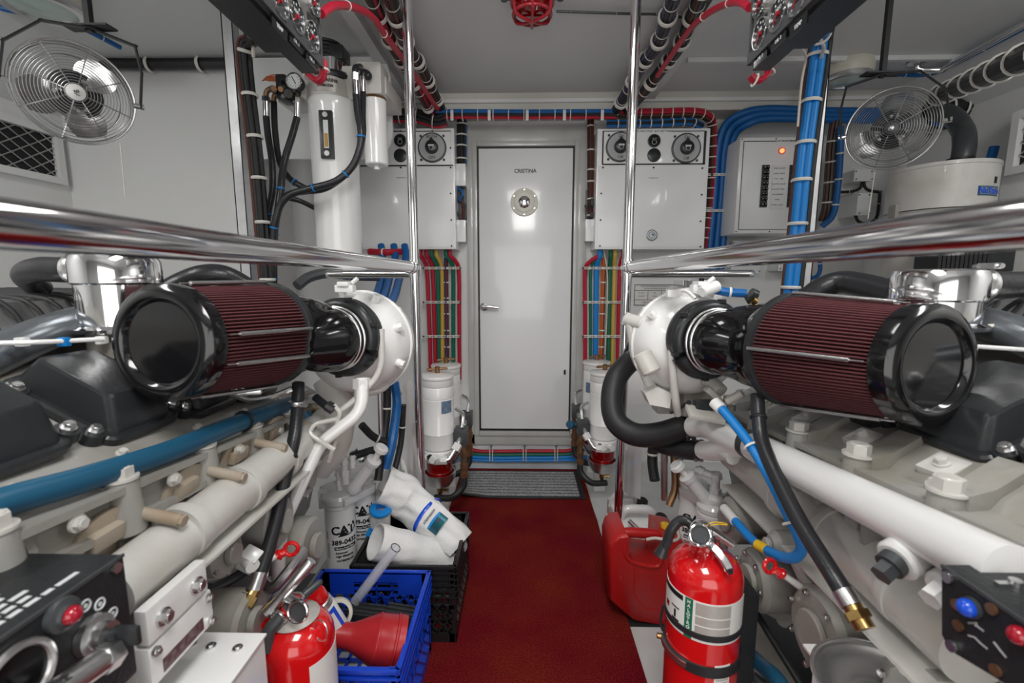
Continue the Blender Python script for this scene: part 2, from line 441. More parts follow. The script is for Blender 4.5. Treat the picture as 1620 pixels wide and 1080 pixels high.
# door: frame, leaf, porthole, handle
dr = T('door_1', None, None, ((dl + dr_) / 2, YB, db)); dr['kind'] = 'structure'
def rectframe(b, x0, x1, z0, z1, wd, y0, y1, bev=.006):
    b.bb((x0 - wd, y0, z0 - wd), (x0, y1, z1 + wd), bev); b.bb((x1, y0, z0 - wd), (x1 + wd, y1, z1 + wd), bev)
    b.bb((x0, y0, z1), (x1, y1, z1 + wd), bev); b.bb((x0, y0, z0 - wd), (x1, y1, z0), bev); return b
ofx0, ofx1 = P(739, 450, 2.72).x, P(927, 450, 2.72).x; ofz1, ofz0 = P(830, 196, 2.72).z, P(830, 706, 2.72).z
b = rectframe(B(), dl, dr_, db, dt, .028, YB - .035, YB + .05)
i0, i1 = dl - .028, dr_ + .028
b.bb((ofx0, YB - .022, ofz0), (i0, YB + .01, ofz1), .004); b.bb((i1, YB - .022, ofz0), (ofx1, YB + .01, ofz1), .004)
b.bb((ofx0, YB - .0219, dt + .02), (ofx1, YB + .01, ofz1), .004); b.bb((ofx0, YB - .022, ofz0), (ofx1, YB + .01, db - .02), .004)
b.make('door_frame', frame_w, dr)
rectframe(B(), dl + .007, dr_ - .007, db + .007, dt - .007, .007, YB - .015, YB + .05, .001).make('door_gasket', blk, dr)
leaf = B().bb((dl + .008, YB - .012, db + .012), (dr_ - .008, YB + .03, dt - .008), .005).make('door_leaf', door_w, dr)
text('CRISTINA', .030, P(831, 270.5, YB - .013), (1, 0, 0), (0, 0, 1), ink, leaf, bold=True)
pc = P(829.5, 320, YB - .012)
b = B().lathe([(.058, 0), (.058, .01), (.078, .012), (.08, .006), (.08, 0)], pc, (0, -1, 0), 40)
b.lathe([(.0, 0), (.056, 0), (.057, .012)], pc, (0, -1, 0), 40)
b.make('porthole_ring', cream, leaf)
B().sph(pc + V((0, .02, 0)), .055, (1, .75, 1), 32).make('porthole_dome', chrome, leaf)
b = B()
for k in range(6):
    a = k * math.pi / 3 + math.pi / 2; b.cyl(pc + V((.07 * math.cos(a), -.010, .07 * math.sin(a))), pc + V((.07 * math.cos(a), -.014, .07 * math.sin(a))), .004, n=8)
b.make('porthole_screw', steel, leaf)
hc = P(766, 485, YB - .014)
b = B().lathe([(.024, 0), (.024, .006), (.012, .012), (.011, .04), (0, .042)], hc, (0, -1, 0), 24)
b.tube([hc + V((0, -.036, 0)), hc + V((.03, -.038, .002)), hc + V((.07, -.036, -.003)), hc + V((.088, -.036, -.004))], (.0105, .007), 10)
b.make('door_handle', steel, leaf)
B().cyl(P(893.5, 585, YB - .02), P(893.5, 592, YB - .02), .006, n=8).make('door_catch', ink, leaf)
# expanded-metal air grilles in the side walls
def grille(sx, y0, y1, z0, z1, lab, XW=2.2):
    g = T('air_grille', lab, 'grille', (sx * (XW - .02), (y0 + y1) / 2, z0))
    x0 = sx * (XW - .012); b = B()
    f = .03
    b.bb((sx * XW, y0 - f, z0 - f), (sx * (XW - .03), y0, z1 + f)); b.bb((sx * XW, y1, z0 - f), (sx * (XW - .03), y1 + f, z1 + f))
    b.bb((sx * XW, y0, z0 - f), (sx * (XW - .03), y1, z0)); b.bb((sx * XW, y0, z1), (sx * (XW - .03), y1, z1 + f))
    b.make('grille_frame', wall_w, g)
    B().bb((sx * XW, y0, z0), (sx * (XW - .004), y1, z1)).make('duct_opening', void, g)
    b = B(); H = z1 - z0; st = .05
    n = int((y1 - y0 + H) / st) + 2
    for i in range(n):
        for d in (1, -1):
            ya = y0 - H * 1.6 + i * st * 1.6 if d == 1 else y0 + i * st * 1.6
            p0, p1 = (ya, z0), (ya + d * H * 1.6, z1)
            # clip to the frame
            def lerp(t): return (p0[0] + (p1[0] - p0[0]) * t, p0[1] + (p1[1] - p0[1]) * t)
            t0, t1 = 0, 1; dy = p1[0] - p0[0]
            ta, tb = sorted(((y0 - p0[0]) / dy, (y1 - p0[0]) / dy)); t0 = max(0, ta); t1 = min(1, tb)
            if t1 - t0 < .03: continue
            a, c = lerp(t0), lerp(t1)
            b.tube([(x0, a[0], a[1]), (x0, c[0], c[1])], .0028, 4, k=1)
    b.make('metal_mesh', steel, g, ang=60)
    return g
grille(-1, 1.3, 2.18, 1.615, 1.80, 'expanded metal air grille in the wall behind the left fan')
struct(B().prism([(2.05, 0, .5), (2.05, 0, 1.60), (2.07, 0, 1.84), (2.2, 0, 1.88), (2.2, 0, .5)], (0, 2.07, 0)), 'trim_11', wall_w)
grille(1, 1.35, 2.0, 1.60, 1.79, 'expanded metal air grille at the right edge beside the white tank', XW=2.048)
# carpet and mat
cx0, cx1 = -.36, .358
b = B(); n = 40
top = []
for i in range(n + 1):
    y = -1.3 + (2.62 + 1.3) * i / n; q = .0012 * math.sin(i * 1.7) + .001 * math.sin(i * 4.1)
    top.append((cx0 + q, cx1 + q * .8, y))
vs = []; fs = []
for (a, c, y) in top: vs += [(a, y, .001), (a, y, .009), (c, y, .009), (c, y, .001)]
for i in range(n):
    o = i * 4; fs += [[o, o + 4, o + 5, o + 1], [o + 1, o + 5, o + 6, o + 2], [o + 2, o + 6, o + 7, o + 3]]
b.add(vs, fs + [[0, 1, 2, 3], [n * 4, n * 4 + 3, n * 4 + 2, n * 4 + 1]])
b.make('carpet_runner', carpet, label='dark red pile carpet runner down the aisle to the door', cat='carpet')
dm = T('door_mat', 'grey striped ribbed door mat on the red carpet before the door', 'mat', (0, 2.45, .01))
def matz(x, y):   # the near left corner curls up
    d = max(0, (-.18 - x)) / .2 * max(0, (2.36 - y)) / .15
    return .012 + .035 * d
y0m, y1m = 2.235, 2.575
def mrow(bb, ya, yb, xa, xb, h, n=22):
    vs = []; fs = []
    for i in range(n + 1):
        x = xa + (xb - xa) * i / n
        for y, z in ((ya, 0), (ya, h), (yb, h), (yb, 0)): vs.append((x, y, matz(x, y) + z))
    for i in range(n):
        o = i * 4; fs += [[o + j, o + (j + 1) % 4, o + 4 + (j + 1) % 4, o + 4 + j] for j in range(4)]
    bb.add(vs, fs + [[0, 1, 2, 3], [n * 4 + 3, n * 4 + 2, n * 4 + 1, n * 4]])
b = B()
for k in range(10): mrow(b, y0m + (y1m - y0m) * k / 10, y0m + (y1m - y0m) * (k + 1) / 10, -.345, .335, .0035)
b.make('rubber_backing', blk, dm)
b = B()
for k in range(9):
    ya = y0m + .024 + k * .0345; mrow(b, ya, ya + .023, -.315, .305, .0062)
b.make('pile_stripe', matpile, dm)
# ---------------------------------------------------------------- polished handrails and stanchions
RZ = 1.182
def handrail(sx, x, lab):
    t = T('handrail', lab, 'handrail', (x, 1.64, 0))
    B().cyl((x, 1.64, .004), (x, 1.64, ZC - .05), .0172, n=28).make('stanchion', chrome, t)
    B().cyl((x, 1.64, 0), (x, 1.64, .008), .04, n=28, bev=.003).make('floor_flange', chrome, t)
    b = B().cyl((x, 1.64, ZC - .062), (x, 1.64, ZC - .02), .024, n=24, bev=.003)
    b.box((x, 1.64, ZC - .012), (.09, .06, .024), bev=.004); b.box((x + sx * .035, 1.64, ZC - .045), (.03, .03, .05), bev=.006)
    b.make('deckhead_bracket', steel, t)
    B().cyl((x, 1.60, RZ), (x, -.9, RZ - .002), .0195, n=32).make('rail', chrome, t)
    b = B().cyl((x, 1.66, RZ), (x, 1.54, RZ), .0185, n=28); b.tor((x, 1.555, RZ), (0, 1, 0), .0185, .0035, 28, 8)
    b.cyl((x, 1.64, RZ - .03), (x, 1.64, RZ + .03), .0195, n=28); b.tor((x, 1.6, RZ), (0, 1, 0), .0185, .003, 28, 8)
    b.make('tee_sleeve', chrome, t)
    L = .42 if sx > 0 else .30
    b = B().tube([(x, 1.64, RZ - .022), (x + sx * .05, 1.66, RZ - .022), (x + sx * L, 1.69, RZ - .022), (x + sx * (L + .04), 1.71, RZ - .022), (x + sx * (L + .05), 1.76, RZ - .024)], .0155, 18)
    b.make('return_rail', chrome, t)
    return t
hl = handrail(-1, P(656, 424, 1.64).x, 'polished tube handrail and stanchion on the left of the aisle')
hr = handrail(1, P(992, 424, 1.64).x, 'polished tube handrail and stanchion on the right of the aisle')

# ---------------------------------------------------------------- electrical cabinets on the back bulkhead
def facebox(name, x0, y0, x1, y1, Yf, Yb, m, parent=None, bev=.006, **k):
    """box whose front face spans the given picture rectangle at depth Yf"""
    a, c = P(x0, (y0 + y1) / 2, Yf), P(x1, (y0 + y1) / 2, Yf); zt_, zb_ = P((x0 + x1) / 2, y0, Yf).z, P((x0 + x1) / 2, y1, Yf).z
    return B().bb((a.x, Yf, zb_), (c.x, Yb, zt_), bev).make(name, m, parent, **k)
def disc(b, c, r, t, ax=(0, -1, 0), n=28): return b.cyl(c, V(c) + V(ax) * t, r, n=n)
def lines(b, rects, Yf, t=.001):      # thin black border strips on a face: picture x0,y0,x1,y1
    for x0, y0, x1, y1 in rects:
        a, c = P(x0, y0, Yf), P(x1, y1, Yf); b.bb((min(a.x, c.x), Yf - t, min(a.z, c.z)), (max(a.x, c.x), Yf, max(a.z, c.z)))
    return b
def switch(parent, px, py, Yf, top, bot, s=1.0):
    c = P(px, py, Yf); b = B().lathe([(.078 * s, 0), (.078 * s, .010), (.071 * s, .014)], c, (0, -1, 0), 36)
    r = b.make('switch_ring', dkgrey, parent)
    b = B().lathe([(.07 * s, 0), (.07 * s, .0145), (0, .0145)], c, (0, -1, 0), 36); b.make('switch_dial', dial, r)
    k = c + V((0, -.014, 0))
    b = B().lathe([(.036 * s, 0), (.033 * s, .022), (.027 * s, .026), (0, .026)], k, (0, -1, 0), 28)
    b.prism([k + V((-.018, -.002, .028)), k + V((.018, -.002, .028)), k + V((0, -.002, .05 * s))], (0, -.014, 0)); b.make('switch_knob', blkm, r)
    b = B().bb(k + V((-.016, -.0268, .0)), k + V((.016, -.026, .008))); b.tor(k + V((0, -.026, -.008)), (0, 1, 0), .011, .0012, 16, 4); b.make('knob_mark', whi_ink, r)
    text(top, .022, c + V((0, -.0152, .055)), (1, 0, 0), (0, 0, 1), ink, r); text(bot, .022, c + V((0, -.0152, -.054)), (1, 0, 0), (0, 0, 1), ink, r)
    b = B()
    for i in (-1, 1):
        for j in (-1, 1): disc(b, c + V((i * .062, 0, j * .062)), .007, .003, n=10)
    b.make('screw', dkgrey, parent)
def small_gauges(parent, px, py1, py2, Yf):
    c = P(px, py1, Yf); b = B().lathe([(.034, 0), (.034, .008), (.030, .010), (.029, .005)], c, (0, -1, 0), 28); g = b.make('meter_bezel', dkgrey, parent)
    b = B(); disc(b, c + V((0, -.0085, 0)), .028, .001); b.make('meter_face', blkg, g)
    text('20  30', .009, c + V((0, -.0105, .010)), (1, 0, 0), (0, 0, 1), whi_ink, g)
    b = B().tor(c + V((0, -.0102, -.008)), (0, 1, 0), .012, .0012, 16, 4); b.make('meter_arc', whi_ink, g)
    c = P(px, py2, Yf); b = B().lathe([(.036, 0), (.036, .004), (.033, .006), (0, .006)], c, (0, -1, 0), 28); b.make('blanking_plug', blkm, parent)
YC = 2.60
t = T('battery_cabinet', 'white electrical cabinet left of the door behind the left stanchion', 'cabinet', (P(645, 393, YC).x, 2.68, P(645, 393, YC).z))
facebox('cabinet_body', 566, 203, 720, 394, YC, YB, cab_w, t)
facebox('front_panel', 569, 206, 717, 261, YC - .004, YC, cab_w, t, bev=.001)
facebox('cover_plate', 569, 264, 717, 391, YC - .004, YC, cab_w, t, bev=.001)
b = lines(B(), [(570, 261.2, 717, 262.4), (613, 207.2, 713, 208), (712.6, 207.4, 713.4, 261), (613, 207.2, 613.6, 216)], YC - .0042); b.make('panel_border', ink, t)
switch(t, 684, 234, YC - .004, 'BOTH', 'OFF')
small_gauges(t, 633.5, 222.5, 246, YC - .004)
text('12 VOLT PORT', .014, P(618, 207.5, YC - .0046), (1, 0, 0), (0, 0, 1), ink, t)
text('ENGINE START', .008, P(635, 281, YC - .0046), (1, 0, 0), (0, 0, 1), ink, t)
b = B()
for x, y in ((713, 265), (634, 265), (713, 306), (714, 348), (714.5, 389), (638, 389), (712.8, 234), (684, 207.5), (634, 207.5)): disc(b, P(x, y, YC - .004), .005, .003, n=8)
b.make('panel_screw', ink, t)
t = T('battery_cabinet', 'white electrical cabinet with two dials right of the door', 'cabinet', (P(1032, 393, YC).x, 2.68, P(1032, 393, YC).z))
facebox('cabinet_body', 943, 203, 1119, 394, YC, YB, cab_w, t)
facebox('front_panel', 946, 205, 1117, 262, YC - .004, YC, cab_w, t, bev=.001)
facebox('cover_plate', 946, 265, 1116, 391, YC - .004, YC, cab_w, t, bev=.001)
b = lines(B(), [(953, 259, 1115, 260.2), (954, 206.8, 1008, 207.8), (1064, 206.8, 1116, 207.8), (953.3, 207, 954.2, 260), (1114.3, 207, 1115.2, 260)], YC - .0042); b.make('panel_border', ink, t)
switch(t, 981, 233, YC - .004, 'On', 'Off'); switch(t, 1085, 235, YC - .004, 'On', 'Off')
small_gauges(t, 1034.5, 223, 245.5, YC - .004)
text('12 VOLT PORT  BATTERY PANEL', .0135, P(1036, 207.5, YC - .0046), (1, 0, 0), (0, 0, 1), ink, t)
text('ENGINE START', .0075, P(1034, 281.5, YC - .0046), (1, 0, 0), (0, 0, 1), ink, t)
c = P(1030.5, 372, YC - .004); g = B().lathe([(.030, 0), (.030, .012), (.027, .014), (.026, .009)], c, (0, -1, 0), 28).make('hour_meter_bezel', steel, t)
b = B(); disc(b, c + V((0, -.0125, 0)), .0255, .001); b.make('hour_meter_face', whi_ink, g)
b = B().tor(c + V((0, -.0136, 0)), (0, 1, 0), .017, .0015, 20, 4); b.bb(c + V((-.002, -.0145, -.004)), c + V((.012, -.0135, .008))); b.make('hour_meter_print', lab_b, g)
b = B()
for x, y in ((954, 265), (1034, 265), (1111, 266), (1110, 308), (1108, 350), (1108, 390), (951, 306), (950, 348), (949, 389)): disc(b, P(x, y, YC - .004), .005, .003, n=8)
b.make('panel_screw', ink, t)
# DC breaker panel on the right
YD = 2.52
t = T('breaker_panel', 'grey white breaker box with a glowing red indicator on the right bulkhead', 'breaker box', (P(1215, 368, YD).x, 2.6, P(1215, 368, YD).z))
x0, x1 = P(1166, 300, YD).x, P(1278, 300, YD).x; z1, z0 = P(1220, 217, YD).z, P(1220, 369, YD).z
fr = B().bb((x0, YD, z0), (x1, YB, z1), .008).make('box_body', cab_w, t)
b = B(); q = .018; w_ = .0035
for a, c in (((x0 + q, z0 + q), (x0 + q + w_, z1 - q)), ((x1 - q - w_, z0 + q), (x1 - q, z1 - q)), ((x0 + q, z0 + q), (x1 - q, z0 + q + w_)), ((x0 + q, z1 - q - w_), (x0 + .19, z1 - q)), ((x1 - .08, z1 - q - w_), (x1 - q, z1 - q))): b.bb((a[0], YD - .001, a[1]), (c[0], YD, c[1]))
b.make('panel_border', ink, t)
text('DC CIRCUIT BREAKERS', .010, (x0 + .245, YD - .0015, z1 - q - .001), (1, 0, 0), (0, 0, 1), ink, t)
lc = P(1237, 238.5, YD); b = B().lathe([(.012, 0), (.011, .006), (0, .01)], lc, (0, -1, 0), 16); b.make('indicator_lamp', led, t)
B().tor(lc, (0, 1, 0), .015, .003, 20, 6).make('indicator_ring', redlens, t)
def pxz(px, py): p = P(px, py, YD); return p.x, p.z
for (ax_, bx_) in ((1201, 1217), (1244, 1260)):
    (u0, v0), (u1, v1) = pxz(ax_, 328), pxz(bx_, 261); r = B().bb((u0, YD - .006, v0), (u1, YD, v1), .001).make('breaker_column', blkm, t)
    b = B()
    for i in range(8):
        for j in range(2):
            zz = v0 + (v1 - v0) * (i + .5) / 8; xx = u0 + (u1 - u0) * (.28 + .44 * j); b.box((xx, YD - .010, zz), (.014, .012, .012), (20 if (i + j) % 2 else -20, 0, 0), .001)
    b.make('breaker_switch', blkg, r)
    b = B()
    for i in range(8):
        for j in range(2):
            zz = v0 + (v1 - v0) * (i + .5) / 8; xx = u0 + (u1 - u0) * (.28 + .44 * j); b.bb((xx - .004, YD - .0175, zz), (xx + .003, YD - .0165, zz + .002))
    b.make('breaker_mark', whi_ink, r)
(u0, v0), (u1, v1) = pxz(1217.5, 331), pxz(1243.5, 261); lb = B().bb((u0, YD - .004, v0), (u1, YD, v1)).make('circuit_list', lab_w, t)
for i, s_ in enumerate(('SPARE   AC PUMP', 'LIGHTS   LIGHTS', 'PORT    STBD', 'FUEL PUMP  BLOWER', 'BILGE PUMP  HORN', 'NAV EQUIPMENT', 'RADIO', 'GAUGES   ALARM')):
    text(s_, .0075, ((u0 + u1) / 2, YD - .0046, v1 - .017 - i * .0265), (1, 0, 0), (0, 0, 1), ink, lb, ext=.0003)
b = B()
for x in (x0 + .009, (x0 + x1) / 2, x1 - .009):
    for z in (z0 + .009, z1 - .009): disc(b, (x, YD, z), .0035, .002, n=8)
b.make('panel_screw', ink, t)
def jbox(px0, py0, px1, py1, Yf, Yb, lab, screws=True, grp=None, m=None):
    t = T('junction_box', lab, 'junction box', (P((px0 + px1) / 2, py1, Yf).x, (Yf + Yb) / 2, P(px0, py1, Yf).z), grp)
    facebox('box_base', px0, py0, px1, py1, Yf + .012, Yb, m or cab_w, t, .005)
    facebox('box_cover', px0 - .5, py0 - .5, px1 + .5, py1 + .5, Yf, Yf + .012, m or cab_w, t, .004)
    if screws:
        b = B()
        for x in (px0 + 2.5, px1 - 2.5):
            for y in (py0 + 3, py1 - 3): disc(b, P(x, y, Yf), .004, .0015, n=8)
        b.make('cover_screw', dkgrey, t)
    return t
jbox(721.5, 259, 736, 293, 2.66, YB, 'small white junction box left of the door frame, upper one', False)
jbox(721.5, 348, 736, 382, 2.66, YB, 'small white junction box left of the door frame, lower one', False)
jbox(927, 347, 942, 381, 2.66, YB, 'small white junction box between the door frame and right cabinet', False)
jbox(1158, 381, 1204, 432, 2.70, YB, 'flat white junction box below the breaker panel', True)
jbox(1232, 414, 1258, 428, 2.64, YB, 'grey white cable box just below the right handrail', True)
jbox(1357, 305, 1378, 340, 2.60, YB, 'grey junction box on the wall between the fan and rail', True)
jbox(1352, 268, 1382, 286, 2.66, YB, 'small switch box under the right fan', True)
# relays and a coiled hose tail beside the left boxes
t = T('relay_cluster', 'black and blue relays with brown wires between the left junction boxes', 'relay', P(729, 346, 2.7))
facebox('relay_base', 722, 296, 737, 346, 2.72, YB, dkgrey, t); facebox('relay', 722, 300, 728, 318, 2.68, 2.72, blk, t)
B().tube([P(725, 297, 2.67), P(733, 306, 2.66), P(727, 315, 2.67), P(735, 322, 2.69)], .007, 8).make('blue_wire', hblue, t)
B().tube([P(732, 316, 2.68), P(733, 330, 2.68), P(733, 346, 2.69)], .010, 8).make('brown_wire', hbrown, t)
b = B().cyl(P(724, 338, 2.7), P(724, 338, 2.66), .012, n=14); b.cyl(P(735, 325, 2.7), P(735, 325, 2.66), .009, n=12); b.make('gland', blk, t)
t = T('relay_cluster', 'black relays and brown cable between the door frame and right cabinet', 'relay', P(934, 346, 2.7))
facebox('relay_base', 927, 300, 940, 345, 2.72, YB, dkgrey, t); facebox('relay', 935, 313, 941, 326, 2.66, 2.72, blk, t)
b = B().cyl(P(937, 340, 2.7), P(937, 340, 2.65), .014, n=14); b.cyl(P(927, 326, 2.7), P(927, 326, 2.65), .010, n=12); b.make('gland', blk, t)

# ---------------------------------------------------------------- wire bundles each side of the door
def vbundle(px, py0, py1, R, mats_, lab, ties, grp=None, Y=2.70, r=.006, n=7):
    pts = [P(px, py0, Y), P(px, (py0 + py1) / 2, Y), P(px, py1, Y)]
    return bundle('wire_bundle', pts, ring_offs(R - r, r, n, range(len(mats_))), mats_, lab, R, ties, grp)
vbundle(730.5, 190, 258, .030, [blkhose, void, hblue], 'black wire bundle dropping left of the door frame', (.1, .35, .6, .9), r=.011)
vbundle(934.5, 190, 345, .020, [hbrown, blkhose, hbrown], 'brown and black wire bundle dropping right of the door frame', (.06, .3, .5, .62, .8, .97), r=.009)
def vcable(name, pxs, m, lab, r=.0125, py0=396, py1=600, Y=2.70, grp=None, ymid=None):
    a, b_, c = pxs      # x at the top, after the fan-in, and at the bottom
    pts = [P(a, py0 - 4, YC + .06), P(a, py0 + 8, YC + .06), P(a + (b_ - a) * .6, py0 + 17, Y - .02), P(b_, py0 + 34, Y), P((b_ + c) / 2, 500, Y), P(c, py1, Y)]
    return cable(name, pts, r, m, lab, 'hose' if 'hose' in name else 'cable', grp, ties=None)
L = 'left'
vcable('battery_cable', (665, 675.5, 682), hred, 'thick red cable, leftmost in the row left of the door')
vcable('battery_cable', (675, 684.5, 689.5), hred, 'thick red cable, second in the row left of the door')
vcable('battery_cable', (683, 692, 695.5), hgreen, 'thick green cable beside the yellow one left of the door')
vcable('battery_cable', (691, 699.5, 700.5), hyel, 'yellow cable left of the door')
vcable('battery_cable', (706, 717, 717.5), hgreen, 'green cable nearest the right of the row left of the door')
vcable('battery_cable', (712, 726, 727), hred, 'thick red cable nearest the door frame on the left', r=.0125)
pts = [P(706, 408, 2.69), P(706, 430, 2.7), P(707, 500, 2.70), P(708, 596, 2.70)]
bundle('wire_bundle', pts, [(-.009, 0, .007, 0), (0, .007, .007, 0), (.004, -.006, .007, 0), (.012, .0, .0045, 1), (.019, .001, .005, 2)], [hbrown, hred, hpurple],
       'brown wire bundle with white lacing left of the door', .017, (.08, .2, .33, .46, .6, .74, .88))
vcable('battery_cable', (948, 925.5, 925.5), hred, 'thick red cable nearest the door frame on the right')
vcable('battery_cable', (951, 934.5, 934), hgreen, 'green cable between the red and blue ones right of the door', r=.009)
vcable('battery_cable', (949, 943.5, 941.5), hblueb, 'thick blue cable right of the door', r=.0155)
vcable('battery_cable', (966, 964.5, 962), hgreen, 'green cable next to the yellow one right of the door')
vcable('battery_cable', (973, 972, 968.5), hyel, 'yellow cable right of the door')
vcable('battery_cable', (986, 980.5, 976.5), hred, 'thick red cable beside the right stanchion')
pts = [P(955, 408, 2.69), P(954.5, 430, 2.7), P(952.5, 500, 2.70), P(950, 596, 2.70)]
bundle('wire_bundle', pts, [(-.009, 0, .006, 0), (0, .007, .007, 0), (.004, -.006, .007, 1), (.012, .0, .006, 0)], [horange, hbrown],
       'orange and brown wire bundle right of the door', .017, (.08, .2, .33, .46, .6, .74, .88))
cable('control_wire', [P(955, 396, 2.66), P(958, 412, 2.67), P(961, 440, 2.68), P(960, 500, 2.68), P(958, 540, 2.68), P(957, 560, 2.68)], .004, hwhite, 'thin white wire over the orange bundle right of the door', 'wire')
def clampbar(px0, px1, py, lab, grp):
    t = T('cable_clamp_bar', lab, 'cable clamp', P((px0 + px1) / 2, py, 2.72), grp)
    b = B()
    for d in (-1.3, 1.3): b.tube([P(px0, py + d, 2.68), P(px1, py + d, 2.68)], .0028, 6, k=1)
    n = 6
    for i in range(n + 1): x = px0 + (px1 - px0) * i / n; a = P(x, py, 2.68); b.bb(a + V((-.004, -.002, -.006)), a + V((.004, .004, .006)))
    b.make('clamp_strap', tie_w, t)
    b = B(); 
    for x in (px0 - 1, px1 + 1): b.cyl(P(x, py, 2.74), P(x, py, 2.67), .006, n=10)
    b.make('clamp_stud', ink, t)
for py, n_ in ((424, 'topmost'), (478, 'middle'), (532, 'lowest')):
    clampbar(671, 727, py, 'white clamp strap over the cables left of the door, %s of three' % n_, 'clamps left of the door')
    clampbar(923.5, 982, py, 'white clamp strap over the cables right of the door, %s of three' % n_, 'clamps right of the door')
# hoses sweeping under the door sill
for m, y, r, lab in ((hred, 712, .011, 'red hose sweeping under the door sill'), (hgreen, 717.5, .010, 'green hose running under the door sill'),
                     (hblueb, 722.5, .010, 'upper bright blue hose under the door sill'), (hblueb, 727, .009, 'lowest bright blue hose under the door sill')):
    dy = (712 - y) * .4 - 9 if y < 720 else 0
    pts = [P(700, y - 20 if y < 720 else y - 2, 2.72), P(728, y - 14 if m is hred else y - 5 if y < 720 else y - 1, 2.71), P(750, y, 2.70), P(790, y + 1.5, 2.70), P(830, y + 1, 2.70), P(870, y + 1, 2.70), P(902, y, 2.70), P(920, y - 10 if m is hred else y - 5 if y < 720 else y, 2.71), P(945, y - 18 if y < 720 else y, 2.72)]
    cable('hose', pts, r, m, lab, 'hose')
for px, n_ in ((777, 'left one'), (830, 'middle one'), (880, 'right one')):
    t = T('hose_clamp', 'white clamp holding the hoses under the door, %s' % n_, 'clamp', P(px, 728, 2.69), 'clamps under the door')
    b = B()
    for d in (-2.2, 2.2): b.tube([P(px + d, 709, 2.69), P(px + d, 709, 2.678), P(px + d, 726, 2.678), P(px + d, 729, 2.69)], .0032, 6, k=1)
    b.make('clamp_strap', tie_w, t); B().cyl(P(px, 706, 2.75), P(px, 706, 2.68), .006, n=10).make('clamp_stud', ink, t)

# ---------------------------------------------------------------- overhead wire bundles
ZB = 2.095
WM = [blkhose, blk, hbrown, hpurple, hred, hblue]
def ceil_bundle(pts, R, lab, cols, nt, r=.0085, n=9, big=True):
    o = bundle('wire_bundle', pts, ring_offs(R - r, r, n, cols), WM, lab, R * 1.01, [(i + .5) / nt for i in range(nt)], tt=.0018, k=8)
    return o
def loopclips(o, pts, R, nt, k=8):
    for p, d in along(pts, [(i + .25) / nt for i in range(nt)], k):
        b = B().tor(p, d, R + .006, .0042, 22, 6, 1.2); b.tor(p + d * .010, d, R + .006, .0042, 22, 6, 1.2); b.make('cable_clip', tie_w, o)
def Pc(px, py, Y): return P(px, py, Y)
pts = [V((-.345, .55, ZB)), PZ(632, 40, ZB), PZ(668, 110, ZB), P(696, 168, 2.56), P(702, 178, 2.62)]
o = ceil_bundle(pts, .026, 'black wire bundle overhead left of the aisle, the one nearer the aisle', (0, 1, 2, 0, 4, 1), 22); loopclips(o, pts, .026, 12)
pts = [V((-.425, .5, ZB)), PZ(597, 20, ZB), PZ(640, 105, ZB), P(678, 170, 2.5), P(682, 180, 2.62)]
o = ceil_bundle(pts, .024, 'black and red wire bundle overhead left, farther from the aisle', (0, 4, 1, 2, 0, 3), 22); loopclips(o, pts, .024, 12)
pts = [V((.345, .6, ZB)), PZ(1052, 40, ZB), PZ(1018, 100, ZB), P(976, 172, 2.56), P(970, 180, 2.62)]
o = ceil_bundle(pts, .026, 'grey violet wire bundle overhead right, the one nearer the aisle', (0, 3, 0, 1, 3), 22); loopclips(o, pts, .026, 12)
pts = [V((.43, .6, ZB)), PZ(1090, 40, ZB), PZ(1050, 105, ZB), P(1000, 168, 2.5), P(990, 178, 2.62)]
o = ceil_bundle(pts, .026, 'black wire bundle overhead right, farther from the aisle', (0, 1, 0, 2, 0), 22); loopclips(o, pts, .026, 12)
# along the back bulkhead above the door
YW = 2.585
pts = [P(660, 184, YW), P(720, 182, YW), P(830, 182.5, YW), P(950, 182, YW), P(975, 183, YW)]
o = bundle('wire_bundle', pts, [(0, .010, .011, 4), (.008, -.002, .012, 0), (-.010, .0, .011, 4), (0, -.014, .013, 5), (-.012, -.016, .011, 5), (.012, -.015, .011, 5)], WM,
       'red over blue wire bundle running above the door', .030, [i / 13 for i in range(1, 13)], tt=.0016)
for px in (715, 774, 834, 893, 953):
    a = P(px, 174, YW - .03); c = P(px, 191, YW - .03)
    B().bb((a.x - .008, YW - .036, c.z), (a.x + .008, YW - .030, a.z), .002).make('cable_clip', tie_w, o)
pts = [P(980, 179, YW), P(1040, 179, YW), P(1095, 178, YW), P(1118, 184, YW + .02), P(1127, 205, 2.66), P(1123, 300, 2.70), P(1112, 392, 2.70)]
bundle('wire_bundle', pts, ring_offs(.016, .009, 7, (4, 2, 1)), WM, 'brown and red wire bundle running over the right cabinet and down its side', .026, [i / 22 for i in range(1, 22)], tt=.002)
pts = [P(960, 196, YW), P(985, 196, YW), P(1040, 195, YW), P(1090, 193, YW), P(1110, 200, YW + .03)]
bundle('wire_bundle', pts, ring_offs(.012, .008, 6, (0, 5, 5)), WM, 'blue and black wire bundle just above the right cabinet', .022, [i / 9 for i in range(1, 9)], tt=.002)
pts = [P(615, 182, YW), P(640, 183, YW), P(662, 184, YW), P(690, 192, YW), P(704, 189, YW)]
bundle('wire_bundle', pts, ring_offs(.026, .011, 8, (0, 1, 4)), WM, 'dark wire bundle turning behind the left stanchion under the deckhead', .04, (.2, .5, .8), tt=.002)
